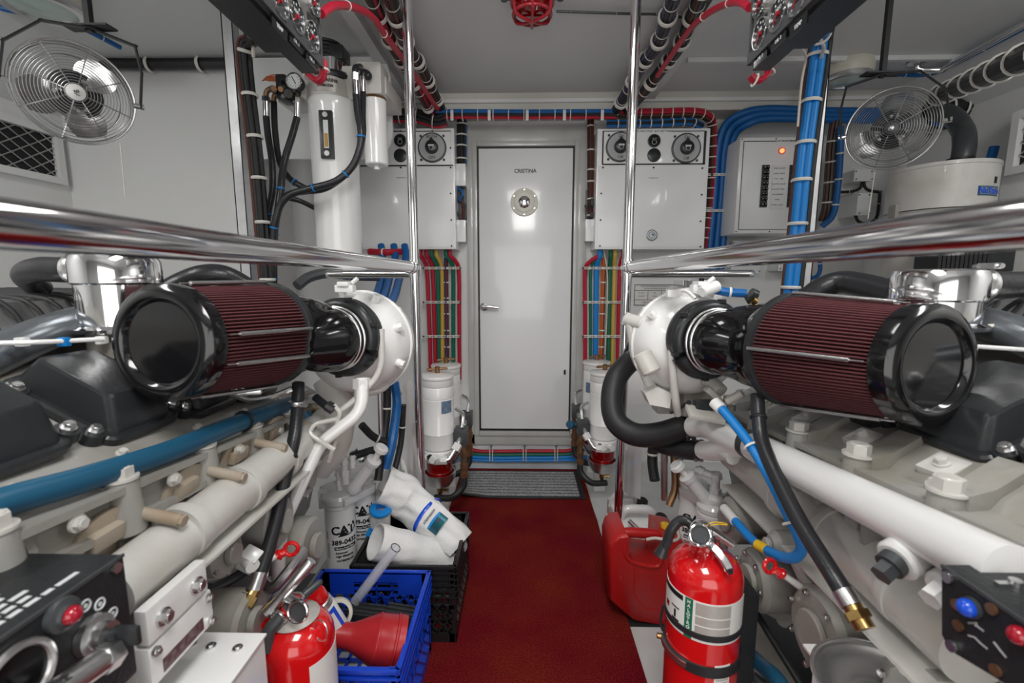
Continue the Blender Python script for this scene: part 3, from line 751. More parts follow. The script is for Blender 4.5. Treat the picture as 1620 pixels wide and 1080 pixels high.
# three big blue hoses curving down on the right
for i, (d, x) in enumerate(((0, 0), (10.5, 0), (21, 0))):
    Yh = 2.60 + .0 * i
    tx = 1131 + d
    pts = [P(1400, 176 + i * 7, Yh), P(1300, 175 + i * 7, Yh), P(1215, 172 + i * 8, Yh), P(1172 + d * .6, 180 + i * 8, Yh), P(1146 + d * .9, 200 + i * 5, Yh + .05), P(tx + 4, 240, 2.68), P(tx - 1, 310, 2.70), P(tx - 9, 395, 2.70), P(tx - 13, 440, 2.70)]
    cable('hose', pts, .0185, hblue, 'thick blue hose curving down right of the cabinet, %s of three' % ('outermost' if i == 0 else 'middle' if i == 1 else 'innermost'), 'hose', 'blue hoses on the right bulkhead', k=8, n=14)
for py, n_ in ((217, 'top'), (276, 'middle'), (333, 'lower')):
    t = T('hose_clamp', 'white clamp strap across the three blue hoses, %s one' % n_, 'clamp', P(1136, py, 2.67), 'clamps across the blue hoses')
    dx = -(py - 217) * .075; b = B()
    for d in (-1.2, 1.2): b.tube([P(1119 + dx, py + d, 2.675), P(1160 + dx, py + d, 2.675)], .003, 6, k=1)
    for x in (1121, 1130, 1142, 1153, 1159): a = P(x + dx, py, 2.675); b.bb(a + V((-.004, -.003, -.006)), a + V((.004, .005, .006)))
    b.make('clamp_strap', tie_w, t)
# black bundle with white clips on the left bulkhead
pts = [P(-20, 101, 2.2), P(120, 101, 2.2), P(230, 102, 2.2), P(380, 101, 2.2), P(450, 101, 2.2)]
bundle('wire_bundle', pts, ring_offs(.012, .012, 6, (0, 1)), [blkhose, blk], 'black cable bundle along the top of the left bulkhead', .03, (.55, .72, .9), tt=.005)
# black bundle with white rings on the right, under the sloping deck edge
zz = 1.93
pts = [P(1700, 60, 1.15), P(1620, 92, 1.35), P(1545, 125, 1.65), P(1482, 152, 2.0)]
bundle('wire_bundle', pts, ring_offs(.02, .016, 7, (0, 1)), [blkhose, blk], 'black cable bundle with pale rings along the right deck edge', .038, (.12, .25, .38, .5, .62, .74, .86, .96), tt=.0035)
pts = [P(1470, 172, 2.45), P(1530, 171, 2.45), P(1580, 172, 2.45)]
bundle('wire_bundle', pts, ring_offs(.03, .02, 7, (0, 1)), [blkhose, blk], 'fat black cable bundle with pale rings behind the right fan', .052, (.1, .25, .45, .6, .8), tt=.004)
pts = [P(1475, 190, 2.5), P(1510, 192, 2.5), P(1560, 188, 2.5)]
bundle('wire_bundle', pts, ring_offs(.024, .016, 7, (0, 2)), [blkhose, blk, hblue], 'dark blue and black cable bundle over the white tank', .042, (.3, .6, .9), tt=.004)
# red cable looms crossing to the gauge consoles
cable('battery_cable', [P(508, 22, 1.25), P(530, 9, 1.35), P(560, 12, 1.5), P(590, 28, 1.62), P(612, 60, 1.75), P(650, 110, 2.05), P(692, 172, 2.5)], .011, hred, 'thick red cable curving from the left gauge console to the overhead looms', ties=(.18, .4, .6), tr=1.1)
cable('battery_cable', [P(1186, 12, 1.25), P(1170, 3, 1.35), P(1145, 8, 1.5), P(1115, 25, 1.62), P(1085, 55, 1.8), P(1040, 120, 2.15)], .010, hred, 'thick red cable curving from the right gauge console to the overhead looms', ties=(.25, .45), tr=1.1)
cable('conduit', [PZ(880, 18, ZC - .012), PZ(1000, 22, ZC - .012), PZ(1042, 23, ZC - .012), PZ(1100, 30, ZC - .012)], .0045, dkgrey, 'thin grey cable clipped to the deckhead beside the red lamp', ties=(.1, .42, .7), tiem=chrome, tr=1.6)
# ---------------------------------------------------------------- fuel water separators beside the door
def separator(px, Y, ylid, lab, th_lab=None, label_side=1, side=1, drain=True):
    c = P(px, ylid, Y); x, y, z = c; R = .0725
    t = T('fuel_separator', lab, 'fuel filter', (x, y, 0))
    o = V((x, y, z))
    B().lathe([(R - .004, 0), (R, -.003), (R, -.045), (R - .002, -.048), (R, -.051), (R, -.10), (R - .003, -.103), (R, -.106), (R, -.262), (R + .002, -.265), (R, -.27), (R, -.338), (R - .003, -.342), (.055, -.345)], o, (0, 0, 1), 40).make('canister', pure_w, t)
    b = B().lathe([(0, .010), (.02, .010), (.05, .006), (R + .003, .003), (R + .005, -.004), (R + .003, -.012), (R, -.016)], o, (0, 0, 1), 40); b.make('lid', pure_w, t)
    b = B().cyl(o, o + V((0, 0, .04)), .012, n=16, bev=.003); b.cyl(o + V((-.045, -.012, .027)), o + V((.045, .012, .03)), .0065, n=12, bev=.002); b.make('tee_handle', bronze, t)
    b = B().lathe([(R - .006, -.345), (R + .001, -.352), (R + .001, -.385), (R - .01, -.405)], o, (0, 0, 1), 36)
    for k, a in enumerate((-100, -70, -128)):
        d = V((math.cos(math.radians(a)), math.sin(math.radians(a)), 0)); b.cyl(o + d * .06 + V((0, 0, -.372)), o + d * .095 + V((0, 0, -.372)), .016, n=16 if k else 6)
    b.make('filter_head', pure_w, t)
    d = V((math.cos(math.radians(-112)), math.sin(math.radians(-112)), 0)); B().cyl(o + d * .07 + V((0, 0, -.365)), o + d * .087 + V((0, 0, -.365)), .012, n=14).make('port_plug', blk, t)
    b = B().lathe([(.058, -.402), (.060, -.41), (.060, -.49), (.05, -.51), (.0, -.515)], o, (0, 0, 1), 32); b.make('sediment_bowl', bowlred, t)
    b = B().lathe([(.068, -.462), (.078, -.462), (.074, -.49), (.052, -.525), (.02, -.535), (.0, -.535), (.0, -.530), (.02, -.53), (.048, -.52), (.068, -.49), (.068, -.462)], o, (0, 0, 1), 32); b.make('heat_shield_dish', steel, t)
    b = B().cyl(o + V((0, 0, -.53)), o + V((0, 0, -.575)), .011, n=12); b.hexn(o + V((0, 0, -.548)), o + V((0, 0, -.56)), .015); b.cyl(o + V((0, 0, -.555)), o + V((.04, -.01, -.552)), .007, n=10); b.make('drain_cock', brass, t)
    if th_lab is not None: b = B(); patch(b, o, R, math.radians(th_lab[0]), math.radians(th_lab[1]), -.165, -.108); b.make('maker_label', lab_b, t)
    B().bb(o + V((-.03, .066, -z + .001)), o + V((.03, .085, -.06)), .003).make('mounting_post', pure_w, t)
    # outlet pipe and valve block
    b = B().pipe([o + V((side * .03, -.088, -.372)), o + V((side * .06, -.085, -.372)), o + V((side * .10, -.05, -.31)), o + V((side * .105, .02, -.27))], .0125, 14, .04); b.make('outlet_pipe', steel, t)
    b = B().hexn(o + V((side * .085, -.062, -.335)), o + V((side * .10, -.048, -.31)), .02); b.hexn(o + V((side * .025, -.088, -.372)), o + V((side * .052, -.088, -.372)), .019); b.make('pipe_nut', pure_w, t)
    b = B().bb(o + V((side * .075, -.03, -.33)), o + V((side * .135, .04, -.25)), .006); b.make('valve_block', dkgrey, t)
    b = B().pipe([o + V((side * .11, .0, -.25)), o + V((side * .115, .03, -.19)), o + V((side * .07, .10, -.19))], .009, 10); b.make('bypass_pipe', steel, t)
    b = B().cyl(o + V((side * .118, -.01, -.33)), o + V((side * .118, -.01, -.48)), .014, n=14)
    for q in (-.36, -.42, -.46): b.hexn(o + V((side * .118, -.01, q)), o + V((side * .118, -.01, q - .025)), .02)
    b.make('feed_fitting', bronze, t)
    b = B().tube([o + V((side * .118, -.01, -.48)), o + V((side * .112, -.02, -.53)), o + V((side * .06, -.04, -.575)), o + V((-side * .02, -.02, -.585))], .016, 12); b.make('feed_hose', blkhose, t)
    return t
separator(692, 2.04, 593, 'white cylindrical fuel separator over a red bowl, front one left of the door', (-68, -25), side=1)
separator(705.5, 2.32, 577, 'white cylindrical fuel separator left of the door, partly hidden behind the front one', side=1)
separator(957, 2.28, 588, 'white cylindrical fuel separator over a red bowl, front one right of the door', side=-1)
separator(944, 2.52, 572, 'white cylindrical fuel separator right of the door, partly hidden behind the front one', (-150, -118), side=-1)
for px, lab in ((702, 'thin brass valve rod left of the door sill'), (919, 'thin brass valve rod right of the door sill')): pass
B().cyl(P(743, 648, 2.742), P(743, 676, 2.742), .005, n=8).make('valve_rod', brass, label='thin brass valve rod beside the left foot of the door frame', cat='rod')
B().cyl(P(910, 638, 2.742), P(909, 672, 2.742), .005, n=8).make('valve_rod', brass, label='thin brass valve rod beside the right foot of the door frame', cat='rod')
t = T('shutoff_valve', 'black handled valve with a brass stem just left of the right separators', 'valve', P(912, 672, 2.4))
b = B().cyl(P(903, 672, 2.4), P(912, 672, 2.4), .016, n=12); b.cyl(P(904, 672, 2.38), P(901, 671, 2.36), .022, n=8); b.make('valve_knob', hteal, t); B().cyl(P(911, 672, 2.4), P(922, 676, 2.4), .022, n=12).make('valve_body', dkgrey, t)
cable('drain_cord', [P(918, 682, 2.5), P(917, 700, 2.55), P(905, 722, 2.58)], .004, hred, 'short red hose tail right of the door sill', 'hose')

# ---------------------------------------------------------------- cage fans
blade_m = mat('satin_aluminium_blade', (.52, .52, .52), .25, .95)
wire_m = mat('cage_wire', (.50, .50, .50), .3, .9)
def fan(px, py, Y, R, lab, ang0, hubcol, badge, blades_deg):
    c = P(px, py, Y); n = (V((0, .1, 1.28)) - c).normalized(); u, v, _ = basis(n)
    t = T('cage_fan', lab, 'fan', c)
    def at(r, a, d): return c + u * (r * math.cos(a)) + v * (r * math.sin(a)) + n * d
    b = B()
    prof = lambda r: .052 * (1 - (r / R) ** 2.2)
    for k in range(16):
        r = R * (.18 + .82 * k / 15); b.tor(c + n * prof(r), n, r, .0009, 48, 4)
    b.make('front_guard', wire_m, t)
    b = B()
    for k in range(8):
        a = k * math.pi / 4 + .3; b.tube([at(R * q, a, prof(R * q) - .002) for q in (.12, .4, .7, 1)], .0016, 4, k=2)
    b.make('guard_spoke', wire_m, t)
    b = B().lathe([(R, -.012), (R + .003, -.01), (R + .004, 0), (R + .002, .004), (R - .001, .003), (R, -.012)], c, n, 56)
    for r, d in ((R * 1.0, -.03), (R * .97, -.05), (R * .80, -.075), (R * .5, -.09)): b.tor(c + n * d, n, r, .0012, 44, 4)
    b.make('cage_rim', wire_m, t)
    h = B().lathe([(R * .16, .040), (R * .165, .050), (R * .15, .058), (0, .062)], c, n, 28).make('hub_badge', hubcol, t)
    if badge:
        b = B(); q = .007
        for (x0, y0, x1, y1) in ((-1.6, .5, .1, .5), (-.9, 1.4, -.9, -.7), (-.9, -.7, .3, -1.6), (.1, 1.4, .1, -.6), (.1, 1.4, 1.4, 1.4), (1.4, 1.4, 1.4, .3), (.1, .3, 1.4, .3), (.3, -1.6, 1.6, -1.6)):
            zx = c + n * .0625; R_ = V((0, 0, 1)).cross(n).normalized(); U_ = n.cross(R_)
            b.tube([zx + R_ * (x0 * q * .55) + U_ * (y0 * q * .55), zx + R_ * (x1 * q * .55) + U_ * (y1 * q * .55)], .0009, 4, k=1)
        b.make('badge_mark', ink, h)
    else: B().sph(c + n * .062, .010, n=12).make('badge_stud', chrome, h)
    for a0 in blades_deg:
        b = B(); vs = []; N = 8; M_ = 6; a0 = math.radians(a0)
        for i in range(N + 1):
            rr = R * (.2 + .68 * i / N)
            for j in range(M_ + 1):
                wd = (.40 + .25 * math.sin(math.pi * min(1, i / N * 1.1))) * (1 if i < N else .8); a = a0 + (j / M_ - .5) * wd * 2
                vs.append(at(rr, a, -.02 + (j / M_ - .5) * .055 - .008 * math.sin(math.pi * i / N)))
        K = (N + 1) * (M_ + 1); fs = []
        for i in range(N):
            for j in range(M_): q = i * (M_ + 1) + j; fs += [[q, q + 1, q + M_ + 2, q + M_ + 1], [q + K, q + K + M_ + 1, q + K + M_ + 2, q + K + 1]]
        for j in range(M_):
            fs += [[j, j + K, j + 1 + K, j + 1], [N * (M_ + 1) + j, N * (M_ + 1) + j + 1, N * (M_ + 1) + j + 1 + K, N * (M_ + 1) + j + K]]
        for i in range(N):
            q = i * (M_ + 1); fs += [[q, q + M_ + 1, q + M_ + 1 + K, q + K], [q + M_, q + M_ + K, q + 2 * M_ + 1 + K, q + 2 * M_ + 1]]
        b.add(vs + [p - n * .0018 for p in vs], fs); bl = b.make('blade', blade_m, t)
        b = B(); 
        for s_ in (-.2, .2): b.cyl(at(R * .33, a0 + s_, -.024), at(R * .33, a0 + s_, -.010), .005, n=8)
        b.make('rivet', chrome, bl)
    b = B().lathe([(0, .01), (.022, .008), (.03, -.01), (.03, -.028), (.062, -.034), (.064, -.085), (.05, -.105), (0, -.11)], c, n, 28); b.make('motor', blkm, t)
    # yoke: flat black bar to the deckhead
    e0 = c - n * .07; top = V((c.x, c.y + .05, ZC))
    side = V((0, 0, 1)).cross(n).normalized()
    b = B(); 
    for s_ in (-1, 1):
        a = c + side * (s_ * (R + .012)); b.cyl(a - side * (s_ * .014), a + side * (s_ * .01), .008, n=10)
    b.make('pivot_bolt', chrome, t)
    pts = [c + side * (R + .014), c + side * (R + .012) + V((0, .02, .10)), c + side * .10 + V((0, .07, R + .06)), c + V((0, .07, R + .075)), c - side * .10 + V((0, .07, R + .06)), c - side * (R + .012) + V((0, .02, .10)), c - side * (R + .014)]
    b = B()
    for p, q in zip(pts, pts[1:]):
        d = (q - p); b.box((p + q) / 2, (d.length + .01, .028, .005), ax=(d.normalized(), n, d.normalized().cross(n)))
    b.box(c + V((0, .07, (R + .07 + (ZC - c.z)) / 2)), (.016, .016, max(.02, ZC - c.z - R - .06))); b.box(c + V((0, .07, R + .077)), (.13, .04, .005)); b.box((c.x, c.y + .07, ZC - .004), (.08, .05, .008))
    b.make('mounting_bracket', blk, t)
    return t
fan(119, 148, 1.32, .128, 'large round cage fan with metal blades at the top left', 0, lab_w, True, (130, 255, 345))
fan(1411, 204, 1.66, .127, 'round cage fan hanging at the right in front of the white tank', 0, dkgrey, False, (210, 330, 95))
def cord(px0, py0, px1, py1, Y, lab): return B().tube([P(px0, py0, Y), P((px0 + px1) / 2, (py0 + py1) / 2, Y), P(px1, py1, Y)], .0016, 5, k=1).make('pull_cord', hwhite, label=lab, cat='cord')
cord(190, 226, 198, 312, 1.36, 'thin white pull cord hanging from the left fan')
cord(1384, 272, 1373, 346, 1.68, 'thin white pull cord hanging from the right fan')

# ---------------------------------------------------------------- deckhead lamps
def decklight(px, py, r, lab, tilt):
    c = PZ(px, py, ZC - .075); t = T('ceiling_light', lab, 'light', (c.x, c.y, ZC - .08))
    o = V((c.x, c.y, ZC)); b = B().lathe([(r * .95, 0), (r * 1.0, -.02), (r * .96, -.055), (r * .93, -.06)], o, (0, 0, 1), 44).make('lamp_body', cream, t)
    B().lathe([(r * .94, -.055), (r * .95, -.072), (r * .9, -.080), (r * .76, -.080), (r * .74, -.07)], o, (0, 0, 1), 44).make('lamp_rim', steel, t)
    B().lathe([(r * .76, -.072), (r * .5, -.082), (0, -.086)], o, (0, 0, 1), 40).make('lens', glassy, t)
    return t
decklight(66, 14, .125, 'round cream ceiling light with a greenish lens above the left fan', 0)
decklight(1340, 128, .105, 'round cream ceiling light with a greenish lens behind the right console', 0)
# caged red lamp
c = PZ(842, 8, 2.09); o = V((c.x, c.y, ZC)); t = T('caged_lamp', 'red caged warning lamp on the deckhead over the aisle', 'light', o)
B().lathe([(.075, 0), (.075, -.03), (.068, -.035)], o, (0, 0, 1), 36).make('lamp_base', redlens, t)
B().lathe([(.058, -.03), (.058, -.06), (.04, -.085), (0, -.09)], o, (0, 0, 1), 32).make('lens', bowlred, t)
b = B().tor(o + V((0, 0, -.045)), (0, 0, 1), .072, .006, 36, 8); b.tor(o + V((0, 0, -.082)), (0, 0, 1), .066, .006, 36, 8)
for a in (0, 60, 120, 180, 240, 300):
    d = V((math.cos(math.radians(a + 90)), math.sin(math.radians(a + 90)), 0)); b.tube([o + d * .072 + V((0, 0, -.03)), o + d * .070 + V((0, 0, -.08)), o + d * .05 + V((0, 0, -.098)), o + V((0, 0, -.104))], .0055, 8)
b.make('cage', redlens, t)
b = B()
for s_ in (-1, 1): b.bb(o + V((s_ * .07, -.012, -.03)), o + V((s_ * .105, .012, -.022)), .002); b.cyl(o + V((s_ * .098, 0, -.02)), o + V((s_ * .098, 0, -.035)), .012, n=12)
b.make('mounting_lug', dkgrey, t)
# grab tube and blue conduit along the right deckhead
t = T('grab_tube', 'polished grab tube with a round foot on the right deckhead', 'tube', PZ(1455, 97, ZC))
f = PZ(1452, 97, ZC); B().lathe([(.045, 0), (.042, -.008), (.02, -.014)], f, (0, 0, 1), 28).make('foot_flange', chrome, t)
e1 = PZ(1500, 104, ZC - .05); e2 = PZ(1640, 28, ZC - .05)
B().tube([f, f + V((.01, -.0, -.035)), e1 + (e1 - e2) * .1, e1, e1.lerp(e2, .4), e2, e2 + (e2 - e1)], .0145, 14).make('tube', chrome, t)
a1 = PZ(1372, 117, ZC - .015); a2 = PZ(1462, 118, ZC - .015); a3 = PZ(1500, 106, ZC - .02); a4 = PZ(1625, 42, ZC - .02)
cable('conduit', [a1, a1.lerp(a2, .5), a2, a3, a4, a4 + (a4 - a3) * .6], .010, hblue, 'blue cable clipped along the right deckhead beside the grab tube', ties=(.05, .2, .33, .4, .6, .8))
b1 = PZ(0, 12, ZC - .015); b2 = PZ(120, 40, ZC - .015); b3 = PZ(190, 75, ZC - .02)
cable('conduit', [b1, b1.lerp(b2, .5), b2, b3], .010, hblue, 'blue cable on the deckhead between the left light and fan', ties=(.4, .8))

# ---------------------------------------------------------------- hanging gauge consoles
def console(sx, far, near, lab, g):
    A, N_ = P(far[0], far[1], 1.2), P(near[0], near[1], .9); N_.z = A.z
    d = (N_ - A); d.z = 0; d.normalize(); n = V((-d.y, d.x, 0)) if sx < 0 else V((d.y, -d.x, 0))
    if n.x * sx > 0: n = -n
    L = .85; H = ZC - A.z; up = V((0, 0, 1)); t = T('gauge_console', lab, 'gauge panel', A + d * (L / 2))
    def q(a, h, k): return A + d * a + up * h + n * k
    b = B().box(q(L / 2, H / 2, -.004), (L, H, .008), ax=(d, up, n)); b.make('gauge_face', panelg, t)
    b = B().box(q(L / 2, .012, .003), (L, .024, .008), ax=(d, up, n)); b.box(q(.004, H / 2, .002), (.008, H, .008), ax=(d, up, n)); b.make('edge_trim', dkgrey, t)
    b = B().box(q(L / 2, H / 2 - .012, -.028), (L, H, .04), ax=(d, up, n)); b.box(q(L / 2 + .05, .06, -.065), (L - .10, .14, .04), ax=(d, up, n)); b.make('console_case', blkbox, t)
    b = B()
    for k in range(6): b.cyl(q(.06 + k * .13, .012, .006), q(.06 + k * .13, .012, .010), .004, n=8)
    b.cyl(q(.016, .045, 0), q(.016, .045, .004), .005, n=8); b.cyl(q(.016, .2, 0), q(.016, .2, .004), .005, n=8); b.make('trim_screw', chrome, t)
    def hit(px, py):
        r = ray(px, py); p = CO + r * ((A - CO).dot(n) / r.dot(n)); return (p - A).dot(d), (p - A).z
    for gi, (px, py, R, plate) in enumerate(g):
        a, h = hit(px, py); o = q(a, h, .0)
        bz = B().lathe([(R, 0), (R * 1.01, .006), (R * .99, .010), (R * .93, .010), (R * .91, .003)], o, n, 36).make('gauge_bezel', chrome, t)
        B().lathe([(R * .91, .002), (R * .91, .006), (0, .006)], o, n, 32).make('gauge_dial', ink, bz)
        b = B()
        for k in range(9):
            th = math.radians(-130 + k * 32.5) ; dd = -d if sx < 0 else -d
            dd = d * (-1 if sx < 0 else 1) * -1
            v_ = d * math.sin(th) + up * math.cos(th); b.box(o + v_ * R * .7 + n * .0068, (.003, R * .14, .001), ax=(v_.cross(n), v_, n))
        b.make('dial_ticks', whi_ink, bz)
        right = d if sx > 0 else -d
        right = up.cross(n)
        text(('OIL', 'H2O', 'RPM', 'PSI')[gi % 4], R * .34, o + n * .0066 + up * R * .28, right, up, whi_ink, bz, ext=.0003)
        v_ = right * -.75 + up * -.66; b = B().box(o + v_ * R * .3 + n * .008, (.003, R * .7, .0012), ax=(v_.cross(n).normalized(), v_.normalized(), n)); b.cyl(o + n * .006, o + n * .0105, .005, n=10); b.make('needle', redbut, bz)
        pl = B().box(q(a, h - R - .018, .001), (.062, .022, .003), ax=(d, up, n)).make('name_plate', blkg, t)
        text(plate, .011, q(a, h - R - .018, .0028), right, up, whi_ink, pl, ext=.0003)
    return t, A, d, n, q
c1 = console(-1, (508, 108), (400, 0), 'dark gauge console hanging from the deckhead at the upper left',
        [(490, 58, .033, 'OIL 1'), (465, 26, .034, 'OIL 2'), (438, 0, .034, 'TEMP'), (493, 5, .028, 'RPM')])
c2 = console(1, (1186, 104), (1308, 0), 'dark gauge console hanging from the deckhead at the upper right',
        [(1207, 53, .033, 'OIL 1'), (1236, 21, .034, 'OIL 2'), (1268, -6, .034, 'TEMP'), (1206, 5, .029, 'RPM')])
# red leads looping out of the consoles
for sx, pts, lab in ((-1, [(462, 78), (472, 100), (488, 118), (503, 128), (511, 118), (512, 95)], 'red cable pair looping out from under the left gauge console'),
                     (1, [(1225, 80), (1220, 105), (1208, 124), (1195, 127), (1187, 120)], 'red cable pair looping out from under the right gauge console')):
    q = [P(x, y, 1.24 + .0 * i) for i, (x, y) in enumerate(pts)]
    o = strands(B(), q, [(-.007, 0, .0065, 0), (.007, 0, .0065, 0)], 6, 8).make('battery_cable', hred, label=lab, cat='cable')
    for p, d in along(q, (.45, .85)): B().tor(p, d, .014, .0025, 16, 5).make('cable_tie', tie_w, o)

# ---------------------------------------------------------------- channel struts with cable runs
def strut(px, py, lab):
    c = P(px, py, 1.80); t = T('channel_strut', lab, 'strut', (c.x, c.y, .9))
    w_ = .021; zt_ = ZC - .005; z0 = 1.02
    b = B(); b.bb((c.x - w_, 1.80, z0), (c.x + w_, 1.804, zt_)); b.bb((c.x - w_, 1.80, z0), (c.x - w_ + .004, 1.84, zt_)); b.bb((c.x + w_ - .004, 1.80, z0), (c.x + w_, 1.84, zt_)); b.make('channel', alu, t)
    return t, c
ts, cs = strut(390, 442, 'galvanised vertical channel on the left carrying black cables')
YS = 1.765
pts = [P(399, 22, 1.5), P(402, 60, 1.7), V((P(404, 300, YS).x, YS, 1.95)), V((P(410, 300, YS).x, YS, 1.6)), V((P(412, 300, YS).x, YS, 1.3)), V((P(413, 300, YS).x, YS, .95))]
bundle('wire_bundle', pts, [(-.014, 0, .011, 0), (.008, .008, .012, 0), (.010, -.010, .011, 1), (-.012, .015, .009, 1), (-.026, -.005, .006, 2)], [blkhose, blk, hbrown], 'black cable run tied to the left vertical channel', .027, (.12, .25, .36, .47, .58, .70, .86), tt=.004, n=8)
ts, cs = strut(1275, 442, 'galvanised vertical channel on the right carrying blue cables')
pts = [P(1300, 25, 1.5), P(1296, 60, 1.7), V((P(1276, 300, YS).x, YS, 1.95)), V((P(1268, 300, YS).x, YS, 1.6)), V((P(1266, 300, YS).x, YS, 1.3)), V((P(1262, 300, YS).x, YS, .98))]
bundle('wire_bundle', pts, [(-.008, .006, .0155, 0), (.013, .005, .014, 0), (.031, -.002, .010, 1), (-.026, -.004, .007, 2)], [hblueb, blk, hbrown], 'bright blue cable run tied to the right vertical channel', .032, (.14, .27, .39, .50, .6, .72, .9), tt=.004, n=12)
for sx, px, pys in ((-1, 384, (84, 240)), (1, 1312, (92,)), (1, 1300, (257,))):
    pass
cable('wire', [P(1330, 2, 1.0), P(1305, 30, 1.35), P(1296, 55, 1.6), P(1303, 75, 1.7), P(1298, 95, 1.76)], .006, hwhite, 'cream wire bundle tail dropping from the right console to the channel', 'wire')
cable('wire', [P(1262, 55, 1.3), P(1268, 75, 1.5), P(1275, 92, 1.7), P(1268, 130, 1.74), P(1262, 200, 1.74)], .004, hwhite, 'thin cream wire beside the blue cable run on the right channel', 'wire')
cable('wire', [P(365, 0, 1.1), P(385, 25, 1.4), P(398, 50, 1.68), P(401, 90, 1.745)], .006, hwhite, 'cream wire tail dropping from the left console to the channel', 'wire')
# bundle and blue hose right of the right channel
pts = [P(1322, 190, 2.6), P(1316, 230, 2.62), P(1312, 290, 2.64), P(1308, 330, 2.66), P(1302, 350, 2.68)]
bundle('wire_bundle', pts, ring_offs(.016, .010, 6, (0, 1)), [blkhose, hbrown], 'black wire bundle behind the right channel', .030, (.2, .4, .6, .8), tt=.003)
cable('hose', [P(1330, 200, 2.55), P(1329, 250, 2.58), P(1325, 300, 2.6), P(1318, 340, 2.62), P(1300, 358, 2.64)], .016, hblue, 'thick blue hose curving behind the right channel', 'hose', ties=(.25, .5, .75))
cable('hose', [P(1297, 412, 2.6), P(1297, 428, 2.6), P(1290, 438, 2.6), P(1270, 441, 2.6)], .011, hblue, 'short blue hose tail under the right handrail', 'hose', ties=(.1, .85))
cable('conduit', [P(1322, 304, 2.70), P(1345, 303, 2.70), P(1360, 298, 2.70), P(1365, 286, 2.70)], .008, blk, 'black cable curving from the switch box to the left on the right wall', ties=(.4,))
cable('conduit', [P(1366, 286, 2.70), P(1370, 298, 2.70), P(1385, 303, 2.70), P(1425, 304, 2.70)], .008, blk, 'black cable running from the switch box toward the white tank', ties=(.5,))
cable('conduit', [P(1392, 303, 2.69), P(1390, 325, 2.69), P(1386, 345, 2.68), P(1372, 353, 2.66), P(1358, 350, 2.64), P(1353, 340, 2.63)], .008, blk, 'black cable looping under the grey junction box', ties=(.2, .5, .65))

# ---------------------------------------------------------------- hydraulic stabiliser unit, left
t = T('hydraulic_unit', 'tall white hydraulic reservoir with a sight glass on the left bulkhead', 'hydraulic unit', P(533, 405, 1.95))
a, c_ = P(365, 92, 2.17), P(622, 250, 2.17)
r_ = .12; pl = [(a.x, c_.z), (c_.x - r_, c_.z)] + [(c_.x - r_ + r_ * math.sin(k * .1745 * 1.5), c_.z + .0 + r_ - r_ * math.cos(k * .1745 * 1.5)) for k in range(1, 7)] + [(c_.x, a.z - .08), (c_.x - .02, a.z), (a.x, a.z)]
B().prism([(x, 2.17, z) for x, z in pl], (0, .02, 0)).make('mounting_plate', cab_w, t)
cc = P(533, 300, 1.95); X0, Y0 = cc.x, 1.95; zt_ = P(533, 163, 1.95).z; zb_ = P(533, 412, 1.95).z; R = .093
ves = B().lathe([(R - .012, zb_ - .02), (R - .002, zb_), (R, zb_ + .02), (R, zt_ - .03), (R + .004, zt_ - .01), (R, zt_), (R - .03, zt_ + .002)], (X0, Y0, 0), (0, 0, 1), 56).make('reservoir', pure_w, t)
zc = P(533, 128, 1.95).z
b = B().lathe([(R - .004, zt_), (R - .010, zt_ + .03), (R - .014, zc - .01), (R - .03, zc)], (X0 - .01, Y0, 0), (0, 0, 1), 44)
b.bb((X0, Y0 - .02, zt_ + .005), (X0 + .17, Y0 + .10, zc + .05), .012); b.bb((X0 - .22, Y0 - .01, zt_ + .0), (X0 - .05, Y0 + .12, zt_ + .07), .01); b.make('head_casting', eng_w, t)
o0 = (X0 - .01, Y0, 0); pb = B(); patch(pb, o0, R - .008, math.radians(-108), math.radians(-48), zt_ + .015, zc - .012, t=.003); pl_ = pb.make('nameplate', lab_s, t)
wraptext('NAIAD', .018, o0, None, R - .004, math.radians(-92), zc - .03, redlens, pl_); wraptext('MARINE', .016, o0, None, R - .004, math.radians(-66), zc - .03, ink, pl_)
wraptext('STABILIZER', .012, o0, None, R - .004, math.radians(-78), zc - .05, ink, pl_)
# sight glass
th = math.radians(-84); nn = V((math.cos(th), math.sin(th), 0)); sd = V((-nn.y, nn.x, 0)) ; g0, g1 = P(530, 252, 1.86).z, P(530, 176, 1.86).z; gc = V((X0, Y0, (g0 + g1) / 2)) + nn * (R + .006)
fr = B().box(gc, (.052, g1 - g0, .018), ax=(sd, V((0, 0, 1)), sd.cross(V((0, 0, 1)))), bev=.006).make('sight_frame', blkm, t)
b = B().box(gc + nn * .0095, (.018, (g1 - g0) * .58, .003), ax=(sd, V((0, 0, 1)), nn)); b.make('oil_window', whi_ink, fr)
b = B().box(gc + nn * .011 - V((0, 0, .022)), (.013, (g1 - g0) * .28, .002), ax=(sd, V((0, 0, 1)), nn)); b.make('oil_level', amber, fr)
b = B()
for q in (-1, 1): b.cyl(gc + V((0, 0, q * (g1 - g0) * .4)) + nn * .008, gc + V((0, 0, q * (g1 - g0) * .4)) + nn * .014, .010, n=14)
b.make('sight_screw', steel, fr)
